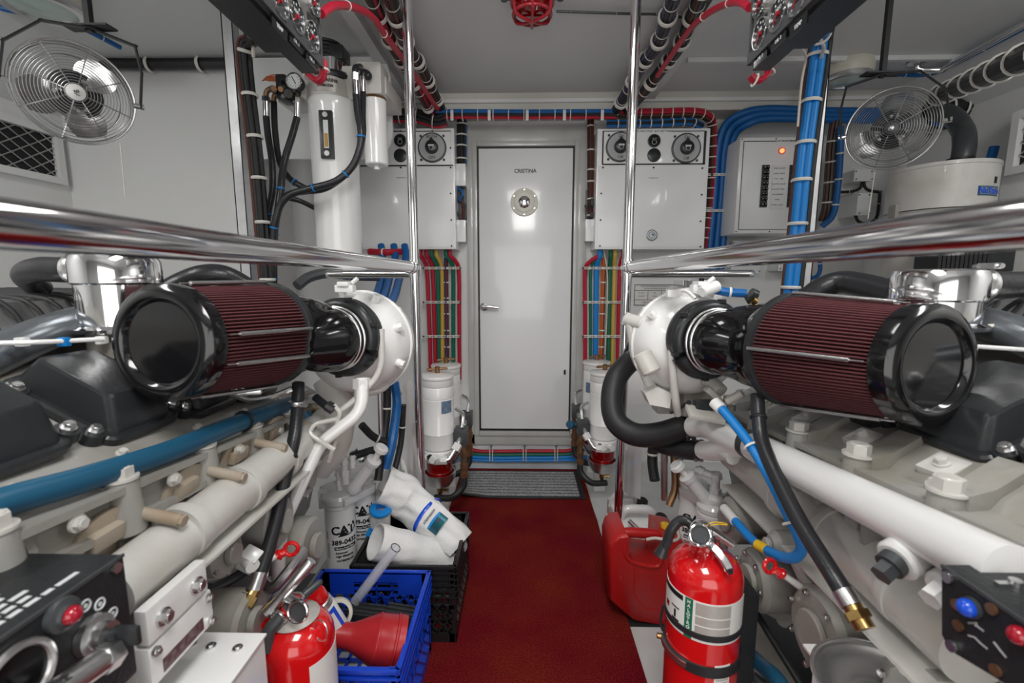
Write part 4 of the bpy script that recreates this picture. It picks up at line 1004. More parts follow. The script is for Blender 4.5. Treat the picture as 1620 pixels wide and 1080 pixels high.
# pump motor on top
b = B().lathe([(.072, zc - .002), (.076, zc + .01), (.07, zc + .022)], (X0 + .005, Y0 + .01, 0), (0, 0, 1), 36); zc2 = zc + .022
m1 = b.make('motor_flange', blkm, t)
B().lathe([(.056, zc2 - .003), (.056, zc2 + .052)], (X0 + .005, Y0 + .01, 0), (0, 0, 1), 36).make('motor_band', chrome, t)
b = B()
for k in range(5): b.lathe([(.058, 0), (.06, .004), (.058, .008)], (X0 - .015, Y0 + .01, zc2 + .055 + k * .014), (0, 0, 1), 32)
b.lathe([(.052, 0), (.052, .06)], (X0 - .015, Y0 + .01, zc2 + .05), (0, 0, 1), 28); b.bb((X0 + .0, Y0 - .04, zc2 + .045), (X0 + .065, Y0 + .05, zc2 + .10), .01); b.make('motor', blkm, t)
# return filter canister
fc = P(594, 200, 1.93); rf = .046; fz1, fz0 = P(594, 158, 1.93).z, P(594, 262, 1.93).z
b = B().lathe([(0, fz0 - .018), (.012, fz0 - .016), (.012, fz0), (rf - .004, fz0), (rf, fz0 + .005), (rf, fz1 - .004), (rf - .006, fz1)], (fc.x, 1.93, 0), (0, 0, 1), 36); b.make('filter_canister', pure_w, t)
b = B().lathe([(rf - .003, fz1 - .002), (rf + .002, fz1 + .002), (rf - .001, fz1 + .006)], (fc.x, 1.93, 0), (0, 0, 1), 30); b.make('filter_gasket', bronze, t)
b = B().bb((fc.x - .052, 1.88, fz1 + .005), (fc.x + .045, 1.99, P(594, 106, 1.93).z), .012); b.bb((fc.x - .06, 1.93, fz1 + .02), (fc.x + .05, 2.17, fz1 + .09), .01); b.make('filter_head', eng_w, t)
# pressure gauge and control valves
gc = P(472, 134, 1.86); gg = B().lathe([(.027, .0), (.03, -.03), (.029, -.036), (.026, -.036), (.026, -.033)], gc, (0, 1, 0), 32).make('pressure_gauge', blk, t)
b = B().lathe([(.026, 0), (0, 0)], gc + V((0, -.0338, 0)), (0, 1, 0), 28); b.make('gauge_dial', whi_ink, gg); B().tor(gc + V((0, -.035, 0)), (0, 1, 0), .028, .003, 32, 6).make('gauge_rim', chrome, gg)
b = B().tube([gc + V((.006, -.0350, -.01)), gc + V((-.008, -.0350, .016))], .0015, 4, k=1)
for k in range(10): a_ = math.radians(-220 + k * 29); b.tube([gc + V((math.cos(a_) * .018, -.0350, math.sin(a_) * .018)), gc + V((math.cos(a_) * .022, -.0350, math.sin(a_) * .022))], .0008, 4, k=1)
b.make('gauge_marks', ink, gg)
b = B().bb(P(437, 156, 1.88), P(466, 130, 1.96), .008); b.cyl(P(432, 141, 1.86), P(432, 141, 1.92), .014, n=14); b.cyl(P(456, 148, 1.84), P(456, 148, 1.92), .016, n=10); b.cyl(P(448, 124, 1.86), P(448, 136, 1.9), .01); b.pipe([P(472, 142, 1.88), P(472, 150, 1.88), P(462, 150, 1.88)], .010); b.make('valve_block', blkm, t)
b = B().cyl(P(433, 140, 1.85), P(433, 140, 1.86), .011, n=6); b.cyl(P(444, 141, 1.84), P(444, 141, 1.87), .010, n=12); b.pipe([P(421, 156, 1.88), P(421, 144, 1.88), P(432, 139, 1.88)], .0095, 12); b.pipe([P(470, 168, 1.88), P(471, 152, 1.88), P(463, 147, 1.88)], .0095, 12); b.pipe([P(433, 160, 1.9), P(434, 150, 1.9), P(446, 150, 1.9)], .0095, 12); b.make('brass_elbow', bronze, t)
b = B()
for px, y0, y1 in ((421, 155, 186), (470, 157, 188)):
    b.hexn(P(px, y0 - 2, 1.88), P(px, y0 + 6, 1.88), .015); b.cyl(P(px, y0 + 6, 1.88), P(px, y1, 1.88), .0125, n=16)
b.hexn(P(562, 116, 1.80), P(562, 127, 1.80), .0155); b.cyl(P(562.5, 127, 1.80), P(563.5, 150, 1.80), .0135, n=16); b.cyl(P(574, 120, 1.84), P(574.5, 146, 1.84), .0125, n=16)
b.make('hose_ferrule', chrome, t)
b = B().pipe([P(562, 117, 1.80), P(562, 107, 1.80), P(570, 106, 1.86)], .012, 12, .015); b.pipe([P(574, 122, 1.84), P(575, 114, 1.84), P(582, 117, 1.86)], .013, 12, .015); b.sph(P(582, 120, 1.85), .016); b.make('black_elbow', blkm, t)
b = B()
for k in range(7):
    yy = 128 - k; b.tube([P(415 + k, yy, 1.93), P(425 + 2 * k, yy - 4 + (k % 3) * 3, 1.91), P(440 + 2 * k, yy + 2 - (k % 2) * 4, 1.92), P(452 + k, 132, 1.93)], .0022, 5)
b.make('loose_wires', horange, t)
YH = 1.86
def hh(pts, r, lab, ties=None, tm=None, m=blkhose): return cable('hydraulic_hose', pts, r, m, lab, 'hose', ties=ties, tiem=tm or tie_b, n=12)
hh([P(421, 184, 1.88), P(424, 215, 1.87), P(430, 255, 1.85), P(431, 300, 1.83), P(424, 340, 1.81), P(421, 385, 1.8), P(422, 470, 1.8)], .0125, 'black hydraulic hose dropping from the left ferrule of the valve block', (.55,))
hh([P(470, 186, 1.88), P(462, 215, 1.86), P(450, 255, 1.84), P(444, 300, 1.80), P(440, 330, 1.79), P(434, 375, 1.79), P(433, 470, 1.79)], .013, 'black hydraulic hose dropping from the right ferrule of the valve block', (.42, .66, .9))
hh([P(433, 160, 1.92), P(435, 205, 1.90), P(442, 255, 1.88), P(458, 282, 1.87), P(480, 296, 1.86), P(497, 303, 1.90)], .012, 'black hydraulic hose curving from the valve block behind the reservoir', (.8,))
hh([P(563, 148, 1.80), P(566, 180, 1.79), P(571, 208, 1.78), P(569, 235, 1.775), P(556, 265, 1.77), P(530, 287, 1.765), P(492, 298, 1.765), P(462, 307, 1.765), P(445, 322, 1.765), P(437, 345, 1.765), P(432, 378, 1.77), P(430, 470, 1.78)], .013, 'long black hydraulic hose sweeping across the white reservoir, front one', (.17, .33, .47, .72))
hh([P(574.5, 144, 1.84), P(574, 180, 1.82), P(574, 215, 1.80), P(566, 250, 1.79), P(548, 275, 1.785), P(515, 298, 1.785), P(482, 303, 1.79), P(455, 308, 1.80), P(440, 330, 1.81)], .0115, 'black hydraulic hose sweeping across the white reservoir, rear one', None)
hh([P(450, 312, 1.85), P(475, 318, 1.88), P(500, 330, 1.93)], .010, 'thin black hose passing behind the reservoir at its middle')

# ---------------------------------------------------------------- white vacuum tank on the right
tx, Yt = P(1486, 300, 2.05).x, 2.05; R = .178
zt_ = P(1486, 256, 1.92).z; zm = P(1480, 326, 1.88).z
t = T('vacuum_tank', 'white cylindrical vacuum tank with a blue badge below the right grille', 'tank', (tx, Yt, .9))
B().lathe([(R - .03, zt_ + .006), (R + .001, zt_ + .002), (R + .003, zt_ - .012), (R, zt_ - .014), (R, zm)], (tx, Yt, 0), (0, 0, 1), 56).make('tank_upper', eng_w, t)
B().lathe([(R - .001, zm - .004), (R - .008, zm - .012), (R - .008, .95), (R - .04, .93)], (tx, Yt, 0), (0, 0, 1), 56).make('tank_lower', eng_w, t)
b = B(); a0 = math.atan2(P(1502, 300, 1.9).y - Yt, P(1506, 300, 1.9).x - tx)
patch(b, (tx, Yt, 0), R, math.radians(-92), math.radians(-60), P(1520, 311, 1.9).z, P(1520, 296, 1.9).z, t=.002); lb = b.make('badge', hteal, t)
b = B(); patch(b, (tx, Yt, 0), R + .002, math.radians(-90), math.radians(-62), P(1520, 309.5, 1.9).z, P(1520, 297.5, 1.9).z, t=.001); b.make('badge_field', lab_b, lb)
wraptext('NuTone', .030, (tx, Yt, 0), None, R + .003, math.radians(-76), P(1520, 303.5, 1.9).z, blubut, lb)
b = B(); patch(b, (tx, Yt, 0), R, math.radians(-70), math.radians(-66), P(1530, 291, 1.9).z, P(1530, 281, 1.9).z, t=.003); b.make('latch', ink, t)
b = B(); 
for sx in (-1, 1): b.bb((tx + sx * R - .012, Yt - .02, zm - .03), (tx + sx * R + .012, Yt + .02, zm + .03), .003)
b.make('clasp', eng_g, t)
b = B().tube([(tx + .09, Yt + .02, zt_ - .01), (tx + .10, Yt + .02, zt_ + .08), (tx + .13, Yt + .06, zt_ + .15), (tx + .17, Yt + .12, zt_ + .20), (tx + .19, Yt + .2, zt_ + .28), (tx + .17, Yt + .28, zt_ + .33)], .040, 18)
b.make('intake_duct', dkgrey, t)
b = B().lathe([(.046, zt_), (.046, zt_ + .05)], (tx + .09, Yt + .02, 0), (0, 0, 1), 24); b.make('duct_collar', blk, t)
cable('hose', [P(1573, 232, 2.16), P(1562, 275, 2.16), P(1553, 330, 2.14), P(1545, 380, 2.14)], .018, hblue, 'dark blue hose running down beside the white tank', 'hose', ties=(.4, .8))
t = T('finned_motor', 'black finned motor housing just under the right handrail', 'motor', P(1520, 425, 1.8))
b = B()
for k in range(12): x = 1482 + k * 7; b.bb(P(x, 430, 1.78), P(x + 3, 388, 1.80))
b.make('cooling_fin', blk, t); B().bb(P(1478, 430, 1.80), P(1568, 386, 1.9), .01).make('motor_case', blkm, t)
t = T('wall_cover', 'tall narrow white cover panel left of the white tank', 'cover', P(1400, 460, 2.5)); B().bb(P(1392, 470, 2.62), P(1417, 306, YB), .004).make('cover_panel', cab_w, t)
t = T('notice_plate', 'small printed notice plate on the right bulkhead behind the turbocharger', 'sign', P(1035, 480, YB))
YN = YB - .004; a, c_ = P(1004, 450, YN), P(1067, 483, YN); B().bb((a.x, YN, c_.z), (c_.x, YB, a.z), .001).make('plate', lab_w, t)
b = B()
for (x0, y0, x1, y1) in ((0, 0, 1, .03), (0, .97, 1, 1), (0, 0, .012, 1), (.988, 0, 1, 1), (0, .27, 1, .29), (0, .72, 1, .74), (.33, .28, .34, .73), (.66, .28, .67, .73)):
    b.bb((a.x + (c_.x - a.x) * x0, YN - .001, a.z + (c_.z - a.z) * y1), (a.x + (c_.x - a.x) * x1, YN, a.z + (c_.z - a.z) * y0))
b.make('rule_lines', ink, t)
W_ = c_.x - a.x; H_ = a.z - c_.z
for (tx_, ty_, s_, z_) in ((.5, .09, 'CAUTION ENGINE ROOM NOTICE', .011), (.5, .19, 'SEE MANUAL BEFORE STARTING', .009), (.17, .4, 'OIL LEVEL', .008), (.17, .55, 'COOLANT', .008), (.5, .4, 'FUEL', .008), (.5, .55, 'VALVES', .008), (.83, .4, 'BILGE', .008), (.5, .86, 'KEEP CLEAR OF MOVING PARTS', .010)):
    text(s_, z_, (a.x + W_ * tx_, YN - .0012, a.z - H_ * ty_), (1, 0, 0), (0, 0, 1), ink, t, ext=.0003)
# blue hoses behind the left turbo
for i, (x0, x1, yb) in enumerate(((603, 599, 470), (623, 612, 468), (640, 628, 500))):
    cable('hose', [P(x0, 388, 2.5), P(x0 + 2, 408, 2.45), P(x1 + 4, 440, 2.3), P(x1 - 8, 475, 2.0), P(x1 - 40, 495, 1.8)], .019, hblue, 'thick blue hose dropping below the left cabinet, %s of three' % ('leftmost', 'middle', 'rightmost')[i], 'hose', n=14)
cable('hose', [P(585, 398, 2.5), P(610, 399, 2.45), P(635, 398, 2.5)], .018, hred, 'thick red hose passing level under the left cabinet', 'hose', ties=(.5,))
cable('hose', [P(470, 452, 1.7), P(490, 438, 1.75), P(520, 432, 1.8), P(560, 436, 1.85), P(600, 437, 1.9)], .02, dkgrey, 'grey ribbed hose arching behind the left handrail elbow', 'hose', ties=(.55, .65), tiem=chrome)
# ---------------------------------------------------------------- the two engines
def star(b, C0, C1, R0, R1, n=92, depth=.013, u=None):
    ax = (V(C1) - V(C0)).normalized(); uu, vv, _ = basis(ax); rings = []
    for t in (0, 1):
        o = V(C0).lerp(V(C1), t); R = R0 + (R1 - R0) * t; ring = []
        for i in range(4 * n):
            th = 2 * math.pi * (i // 4 + (.0, .34, .55, .79)[i % 4]) / n; r = R if i % 4 < 2 else R - depth
            ring.append(o + uu * r * math.cos(th) + vv * r * math.sin(th))
        rings.append(ring)
    return b.loft(rings)
def air_filter(eng, sx, C0, C1, R0, R1, ring_c, ring_ax, hous_c, rods):
    """cone filter, cap at C0 facing the camera; base at C1; throat leads to the compressor ring"""
    d = (C1 - C0).normalized(); u = V((0, 0, 1)).cross(d).normalized(); u = u * (1 if u.x * sx < 0 else -1); v = V((0, 0, 1)) - d * d.z; v.normalize()
    f = star(B(), C0 + d * .02, C1, R0 - .004, R1 - .003).make('air_filter', pleat, eng, ang=20, label='maroon pleated cone air filter')
    cap = B().lathe([(0, .006), (.070 * R0 / .1, .006), (.074 * R0 / .1, .0), (.078 * R0 / .1, -.003), (.084 * R0 / .1, -.004), (R0 - .004, .001), (R0 + .002, .007), (R0 + .003, .016), (R0 + .002, .034), (R0 - .002, .036)], C0, d, 64).make('end_cap', blkg, f, label='black glossy end cap')
    B().lathe([(R1 - .004, -.012), (R1 + .003, -.010), (R1 + .004, .004), (R1 - .002, .012), (R1 - .010, .02)], C1, d, 64).make('base_ring', blkm, f)
    for a in rods:
        a = math.radians(a); w_ = u * math.cos(a) + v * math.sin(a)
        p, q = C0 + d * .038 + w_ * (R0 + .003), C1 - d * .008 + w_ * (R1 + .004)
        b = B().cyl(p.lerp(q, .10), q, .0042, n=12); b.cyl(p, p.lerp(q, .10), .0016, n=8); b.make('clamp_rod', steel, f)
    # throat elbow
    n = ring_ax.normalized(); pts = [C1 + d * .006, C1 + d * .035, C1.lerp(ring_c, .5) + d * .02, ring_c + n * .075, ring_c + n * .03, ring_c]
    cps = catmull(pts, 6); N = len(cps); rr = []
    for i in range(N):
        t = i / (N - 1); rr.append(R1 - .006 if t < .03 else (R1 - .006) + (.076 - R1 + .006) * min(1, (t / .6)) ** 1.3)
    B().tube(cps, rr, 48, k=1).make('intake_throat', blkg, eng, label='black glossy intake throat')
    b = B()
    for q, r in ((.045, .078), (.026, .079)): b.tor(ring_c + n * q, n, r, .0035, 44, 8)
    b.make('hose_clamp', steel, eng)
    # compressor volute: spiral torus, open to one side
    uu = V((0, 0, 1)).cross(n).normalized(); vv = n.cross(uu); pts = []; rad = []
    for i in range(49):
        t = i / 48; th = math.radians(sx * (200 - 350 * t)) + (0 if sx < 0 else math.pi); th = math.radians(-150 + 350 * t) if sx > 0 else math.radians(330 - 350 * t)
        r = .024 - .007 * t; pts.append(ring_c + uu * (.081 * math.cos(th)) + vv * (.081 * math.sin(th)) - n * .006); rad.append(r + .001)
    b = B().tube(pts, rad, 16, k=1); b.lathe([(.098, -.012), (.100, -.03), (.092, -.05)], ring_c, n, 48)
    vo = b.make('compressor_housing', blkm, eng, label='black compressor ring')
    b = B()
    for a in (20, 75, 140, 200, 265, 320):
        a = math.radians(a); p = ring_c + (uu * math.cos(a) + vv * math.sin(a)) * .100; b.box(p + n * .004, (.014, .010, .018), ax=(uu, vv, n), bev=.002)
    b.make('housing_lug', blkm, vo)
    # white turbine heat shield
    h = hous_c; prof = [(.060, .055), (.098, .045), (.128, .01), (.143, -.03), (.150, -.08), (.145, -.125), (.12, -.16), (.07, -.19), (0, -.2)]
    hs = B().lathe(prof, h, n, 40).make('turbine_shield', pure_w, eng, label='white rounded turbine heat shield')
    b = B()
    for a in (100, 60, 145, 200, 250, -20, 20):
        a = math.radians(a); w_ = uu * math.cos(a) + vv * math.sin(a); p = h + w_ * .134 - n * .03
        b.cyl(p - w_ * .01, p + w_ * .018, .012, n=16); b.hexn(p + w_ * .016, p + w_ * .028, .012)
    b.tor(h - n * .09, n, .150, .004, 44, 6); b.make('shield_boss', pure_w, hs)
    b = B(); p = h + vv * .148 * (1 if vv.z > 0 else -1) + V((0, -.0, .0)); b.box(p + V((0, 0, .012)), (.05, .03, .02), bev=.004); b.box(p + V((.0, 0, .025)), (.03, .045, .012), bev=.003); b.cyl(p + V((.02, 0, .028)), p + V((.035, 0, .04)), .006, n=8); b.make('sensor_bracket', pure_w, hs)
    return n, uu, vv
maroon = mat('maroon_label', (.09, .03, .04), .4, vary=(120, .6, (.3, .25, .25)))
pleat = mat('maroon_filter_pleats', (.115, .038, .043), .75, spec=.2, vary=(50, .4, (.085, .028, .032)))

def hexbolt(b, p, d, r=.014, h=.014, washer=True):
    d = V(d).normalized(); p = V(p)
    if washer: b.cyl(p, p + d * .004, r * 1.35, n=20)
    b.hexn(p + d * .003, p + d * (h + .003), r); b.cyl(p + d * (h + .002), p + d * (h + .0045), r * .8, r * .7, n=16); return b
def valve_cover(eng, sx, y0, y1, base, W=.21, H=.062, lipm=None, lab=None):
    """tilted black cover; base = (|x|, z) of the aisle-side lip"""
    o = V((sx * base[0], 0, base[1])); U = V((sx * .866, 0, .5)); N = V((-sx * .5, 0, .866)); Yv = V((0, 1, 0))
    def rr(u0, u1, a, c, k, r):
        pts = []
        for cx_, cy_, s0 in ((u1 - r, c - r, 0), (u0 + r, c - r, 90), (u0 + r, a + r, 180), (u1 - r, a + r, 270)):
            for j in range(5):
                th = math.radians(s0 + j * 22.5); pts.append(o + U * (cx_ + r * math.cos(th)) + Yv * (cy_ + r * math.sin(th)) + N * k)
        return pts
    m_ = .011
    b = B().loft([rr(0, W, y0, y1, 0, .022), rr(0, W, y0, y1, .010, .022), rr(.004, W - .004, y0 + .004, y1 - .004, .014, .02)])
    cv = b.make('valve_cover', blkm, eng)
    b = B().loft([rr(m_, W, y0 + m_, y1 - m_, .012, .02), rr(m_ + .004, W - .01, y0 + m_ + .003, y1 - m_ - .003, H * .35, .02), rr(m_ + .040, W - .02, y0 + m_ + .014, y1 - m_ - .014, H * .95, .014), rr(m_ + .046, W - .03, y0 + m_ + .019, y1 - m_ - .019, H, .012)])
    b.make('cover_dome', blkm, cv, ang=20)
    b = B()
    for (u_, y_) in ((.03, y0 - .004), (.03, y1 + .004), (.17, y0 - .004)):
        p = o + U * u_ + Yv * y_; b.cyl(p, p + N * .018, .017, n=20)
    b.make('cover_lug', blkm, cv)
    b = B()
    for (u_, y_) in ((.03, y0 - .004), (.03, y1 + .004), (.17, y0 - .004)): hexbolt(b, o + U * u_ + Yv * y_ + N * .018, N, .008, .008)
    b.make('cover_bolt', steel, cv); return cv
def body(sx, dz=0):
    x0 = .0
    pl = [(.600, .775), (.604, .832), (.640, .836), (.655, .852), (.690, .872), (.98, 1.03), (1.30, 1.05), (1.30, .36), (.80, .30), (.70, .46), (.665, .60), (.635, .70)]
    return [(sx * x, z + dz) for x, z in pl]
def zs(y): return -.085 * (y - .65)      # the engines sit slightly nose up
def engine(sx, lab, dz):
    e = T('marine_engine', lab, 'engine', (sx * .9, .9, .12))
    B().prism([(x, .40, z + zs(.40)) for x, z in body(sx, dz)], (0, 1.0, -.085)).make('engine_block', eng_g, e, ang=25)
    # oil pan and bed
    B().prism([(sx * .80, .40, .34), (sx * .78, .40, .16), (sx * 1.2, .40, .12), (sx * 1.3, .40, .36)], (0, .98, 0)).make('oil_pan', eng_w, e)
    b = B()
    for y in (.5, .63, .76, .89, 1.02, 1.15, 1.28): b.prism([(sx * .602, y - .005, .83 + dz + zs(y)), (sx * .592, y - .005, .80 + dz + zs(y)), (sx * .60, y - .005, .70 + dz + zs(y)), (sx * .64, y - .005, .70 + dz + zs(y)), (sx * .64, y - .005, .83 + dz + zs(y))], (0, .01, 0))
    q = dz + zs(.40)
    b.prism([(sx * .585, .40, .770 + q), (sx * .63, .40, .770 + q), (sx * .63, .40, .782 + q), (sx * .585, .40, .782 + q)], (0, .98, -.0833)); b.prism([(sx * .583, .40, .824 + q), (sx * .645, .40, .824 + q), (sx * .645, .40, .835 + q), (sx * .583, .40, .835 + q)], (0, .98, -.0833))
    b.make('head_rail', eng_g, e)
    return e
# ---- left engine
eL = engine(-1, 'white marine diesel engine filling the left side with its pleated air filter', 0)
ys = [.47, .635, .81, .965, 1.12, 1.27]
for y in ys:
    z_ = zs(y); b = B().cyl((-.600, y, .758 + z_), (-.600, y, .842 + z_), .025, .0205, n=24, bev=.002); bo = b.make('bolt_boss', eng_g, eL)
    hexbolt(B(), (-.600, y, .842 + z_), (0, 0, 1), .0165, .016).make('head_bolt', eng_w, bo)
b = B()
for y in ys: hexbolt(b, (-.588, y + .08, .806 + zs(y)), (1, 0, 0), .009, .008); hexbolt(b, (-.665, y + .075, .856 + zs(y + .07)), (.5, 0, .86), .007, .007)
b.make('head_stud', eng_w, eL)
for y0, y1 in ((.47, .655), (.705, .865), (.905, 1.05), (1.09, 1.23)): valve_cover(eL, -1, y0, y1, (.68, .875 + zs((y0 + y1) / 2)))
air_filter(eL, -1, P(252, 543, .765), P(421, 529, 1.03), .102, .117, P(540, 533, 1.15), V((-.16, -1, .0)), P(551, 547, 1.255), (86, 8, -22, -78, 150))
# exhaust manifold with stained port flanges
b = B().tube([(-.557, .545, .720), (-.555, .75, .728), (-.552, 1.0, .738), (-.548, 1.22, .745), (-.53, 1.30, .76), (-.50, 1.36, .82)], .041, 28)
mf = b.make('exhaust_manifold', eng_w, eL, label='grey white exhaust manifold tube')
b = B()
for y in (.62, .78, .93, 1.08): b.lathe([(.046, -.012), (.047, 0), (.046, .012)], (-.555, y + .065, .73), (0, 1, 0), 28)
b.bb((-.57, .60, .676), (-.512, 1.26, .683), .002); b.make('manifold_joint', eng_w, mf)
for y in (.60, .755, .905, 1.05, 1.18):
    b = B().lathe([(.058, 0), (.060, .003), (.060, .008), (.057, .010)], (-.612, y, .756), (1, 0, -.25), 32); b.box((-.590, y - .01, .778), (.016, .05, .026), (0, 12, 0), .006); b.make('port_flange', tan, mf)
    b = B().cyl((-.585, y + .045, .785), (-.525, y + .047, .772), .0095, n=14); b.hexn((-.528, y + .047, .7725), (-.519, y + .047, .771), .009); b.make('port_stud', tan, mf)
# blue coolant hose along the head
cable('coolant_hose', [PX(-60, 825, -.62), PX(0, 796, -.62), PX(120, 762, -.61), PX(230, 727, -.605), PX(290, 705, -.60), PX(380, 668, -.60), PX(455, 640, -.605), PX(475, 636, -.62)], .0185, hteal, 'thick steel blue hose running along the left engine head', 'hose', ties=(.62,), tiem=blk, n=18)
cable('coolant_hose', [P(478, 655, 1.16), P(487, 668, 1.16), P(497, 680, 1.17)], .021, hteal, 'short steel blue hose stub behind the black drop hose on the left', 'hose', n=16)
# chrome breather can with its black hose
def breather(sx, px, ytop, ybot, Y, R, lab, hose):
    c = P(px, ybot, Y); zt_ = P(px, ytop, Y).z; zb_ = c.z; t = T('breather_can', lab, 'breather', c); H = zt_ - zb_; o = (c.x, Y, 0)
    B().lathe([(R * 1.1, zb_ - .008), (R * 1.12, zb_), (R * .93, zb_ + .006), (R * .93, zt_ - .062)], o, (0, 0, 1), 48).make('can_body', chrome, t)
    B().lathe([(R * .93, zt_ - .062), (R, zt_ - .058), (R, zt_ - .016), (R * .93, zt_ - .003), (R * .8, zt_), (R * .55, zt_ - .005), (0, zt_ - .007)], o, (0, 0, 1), 48).make('can_lid', chrome, t)
    a = V((c.x + sx * R * .9, Y, zt_ - .03)); q = a + V((sx * .03, 0, 0))
    B().cyl(a - V((sx * .02, 0, 0)), a + V((sx * .02, 0, 0)), .026, n=24).make('outlet_neck', horange, t)
    b = B().lathe([(.030, 0), (.031, .002), (.031, .018), (.030, .020)], a + V((sx * .008, 0, 0)), (sx, 0, 0), 28); b.box(a + V((sx * .018, -.01, .036)), (.016, .035, .012), bev=.003); b.cyl(a + V((sx * .018, -.035, .036)), a + V((sx * .018, .02, .036)), .005, n=10); b.make('hose_clamp', steel, t)
    B().tube([a + V((sx * .012, 0, 0)), a + V((sx * .05, 0, -.001))] + hose(a), (.0275, .024), 22).make('breather_hose', blkhose, t)
    B().cyl((c.x, Y, zb_ - .06), (c.x, Y, zb_ - .008), R * .8, n=24).make('breather_base', eng_g, t)
    return t
breather(-1, 195, 403, 516, .95, .077, 'polished chrome breather can with a black hose on the left engine', lambda a: [a + V((-.10, .005, .0)), a + V((-.16, .03, -.012)), a + V((-.20, .09, -.04))])
# finned intake plenum and big dark hoses behind the covers
def plenum(eng, sx, px, y0, Y0, Y1):
    b = B(); x0, x1 = .98, 1.55
    b.prism([(sx * .96, Y0, 1.03), (sx * 1.02, Y0, 1.095), (sx * 1.5, Y0, 1.11), (sx * 1.55, Y0, 1.03)], (0, Y1 - Y0, 0)); p = b.make('intake_plenum', bright_steel, eng)
    b = B()
    for k in range(11):
        y = Y0 + .02 + (Y1 - Y0 - .04) * k / 10
        b.tube([(sx * .97, y, 1.04), (sx * 1.0, y, 1.085), (sx * 1.06, y, 1.105), (sx * 1.3, y + .01, 1.112), (sx * 1.5, y + .02, 1.114)], .0045, 6)
    b.make('plenum_rib', blk, p)
    b = B().tube([(sx * .90, Y0 - .12, .99), (sx * .93, Y0 + .1, 1.045), (sx * .94, Y0 + .3, 1.06), (sx * .92, Y1 + .1, 1.05)], .034, 18); b.make('fuel_rail_cover', intake, eng)
plenum(eL, -1, 0, 0, .80, 1.30)
cable('intake_hose', [P(262, 462, 1.22), P(290, 447, 1.24), P(320, 436, 1.25), P(352, 436, 1.27), P(385, 452, 1.30), P(420, 475, 1.32)], .030, blkhose, 'thick black hose arching up behind the left air filter', 'hose', n=18)
b = B().tube([P(-20, 543, .72), P(60, 541, .76), P(110, 539, .80), P(165, 536, .84)], .0042, 8); o = b.make('fuel_line', pure_w, label='thin white fuel line crossing above the left valve covers', cat='pipe')
for px in (35, 101): 
    p = P(px, 540.5, .745 + px * .0005); B().box(p, (.018, .012, .016), bev=.003).make('line_clip', pure_w if px < 50 else tie_b, o)
B().bb(P(150, 545, .86), P(172, 530, .88), .003).make('pipe_bracket', pure_w, label='small white bracket under the chrome can on the left', cat='bracket')
cable('wire', [P(-60, 404, 1.93), P(0, 406, 1.95), P(25, 410, 2.05), P(50, 422, 2.18), P(62, 440, 2.235)], .008, blk, 'thin black cable looping down at the far left below the handrail', 'wire', ties=(.6,))
# white pipes of the left turbo
b = B().pipe([P(595, 470, 1.36), P(645, 520, 1.42), P(638, 560, 1.40), P(625, 590, 1.36), P(606, 618, 1.3), P(572, 623, 1.26)], .009, 12, .06); b.make('oil_line', eng_w, eL)
B().pipe([P(603, 520, 1.16), P(604, 590, 1.16), P(560, 634, 1.14), P(535, 652, 1.12)], .0085, 14, .05).make('oil_line', eng_w, eL)
b = B().pipe([P(572, 598, 1.14), P(573, 650, 1.12), P(508, 700, 1.08), P(488, 740, 1.05), P(447, 830, 1.0), P(441, 870, .98), P(441, 960, .98)], .0155, 18, .06); wp = b.make('coolant_pipe', pure_w, eL, label='white bent pipe')
b = B().hexn(P(572, 598, 1.14), P(572, 614, 1.14), .022); b.cyl(P(572, 614, 1.14), P(572, 628, 1.14), .018, n=18); b.make('pipe_nut', pure_w, wp)
B().pipe([P(528, 640, 1.1), P(538, 652, 1.1), P(535, 662, 1.1), P(498, 670, 1.08), P(488, 684, 1.06), P(505, 697, 1.06), P(530, 712, 1.05)], .0058, 10, .02).make('fuel_tube', eng_w, eL)
B().pipe([P(534, 658, 1.1), P(533, 690, 1.1), P(520, 730, 1.1)], .006, 10, .02).make('fuel_tube', eng_w, eL)
# black drop hose with brass union
def drop(pts, brass_to, lab, tie=(.4,)):
    o = cable('drop_hose', pts, .0145, blkhose, lab, 'hose', n=16, ties=tie, tiem=blk, tr=1.05)
    a = pts[-1]; c_ = brass_to; B().cyl(pts[-2].lerp(a, .55), a, .0165, n=18).make('hose_clamp', steel, o)
    d = (c_ - a); b = B().cyl(a, a + d * .3, .014, n=16); b.hexn(a + d * .25, a + d * .6, .019); b.cyl(a + d * .55, c_, .014, n=16); b.make('brass_union', brass, o); return o
drop([P(472, 606, 1.08), P(471, 640, 1.05), P(466, 690, 1.0), P(452, 750, .96), P(440, 810, .92), P(424, 870, .88), P(402, 932, .84)], P(375, 975, .80), 'black ribbed hose dropping from the left air filter to a brass union')
b = B().lathe([(.020, 0), (.021, .004), (.020, .010)], P(471, 640, 1.05), (0, 0, 1), 20); b.box(P(480, 640, 1.04), (.02, .01, .01)); b.make('jubilee_clip', steel, label='steel hose clip on the black drop hose under the left air filter', cat='clip')
b = B().tube([P(365, 622, 1.0), P(395, 632, 1.02), P(430, 627, 1.04), P(462, 615, 1.06)], .007, 8); b.box(P(395, 620, 1.0), (.05, .02, .012), (0, 0, 20), .003); b.make('filter_bracket', steel, eL)
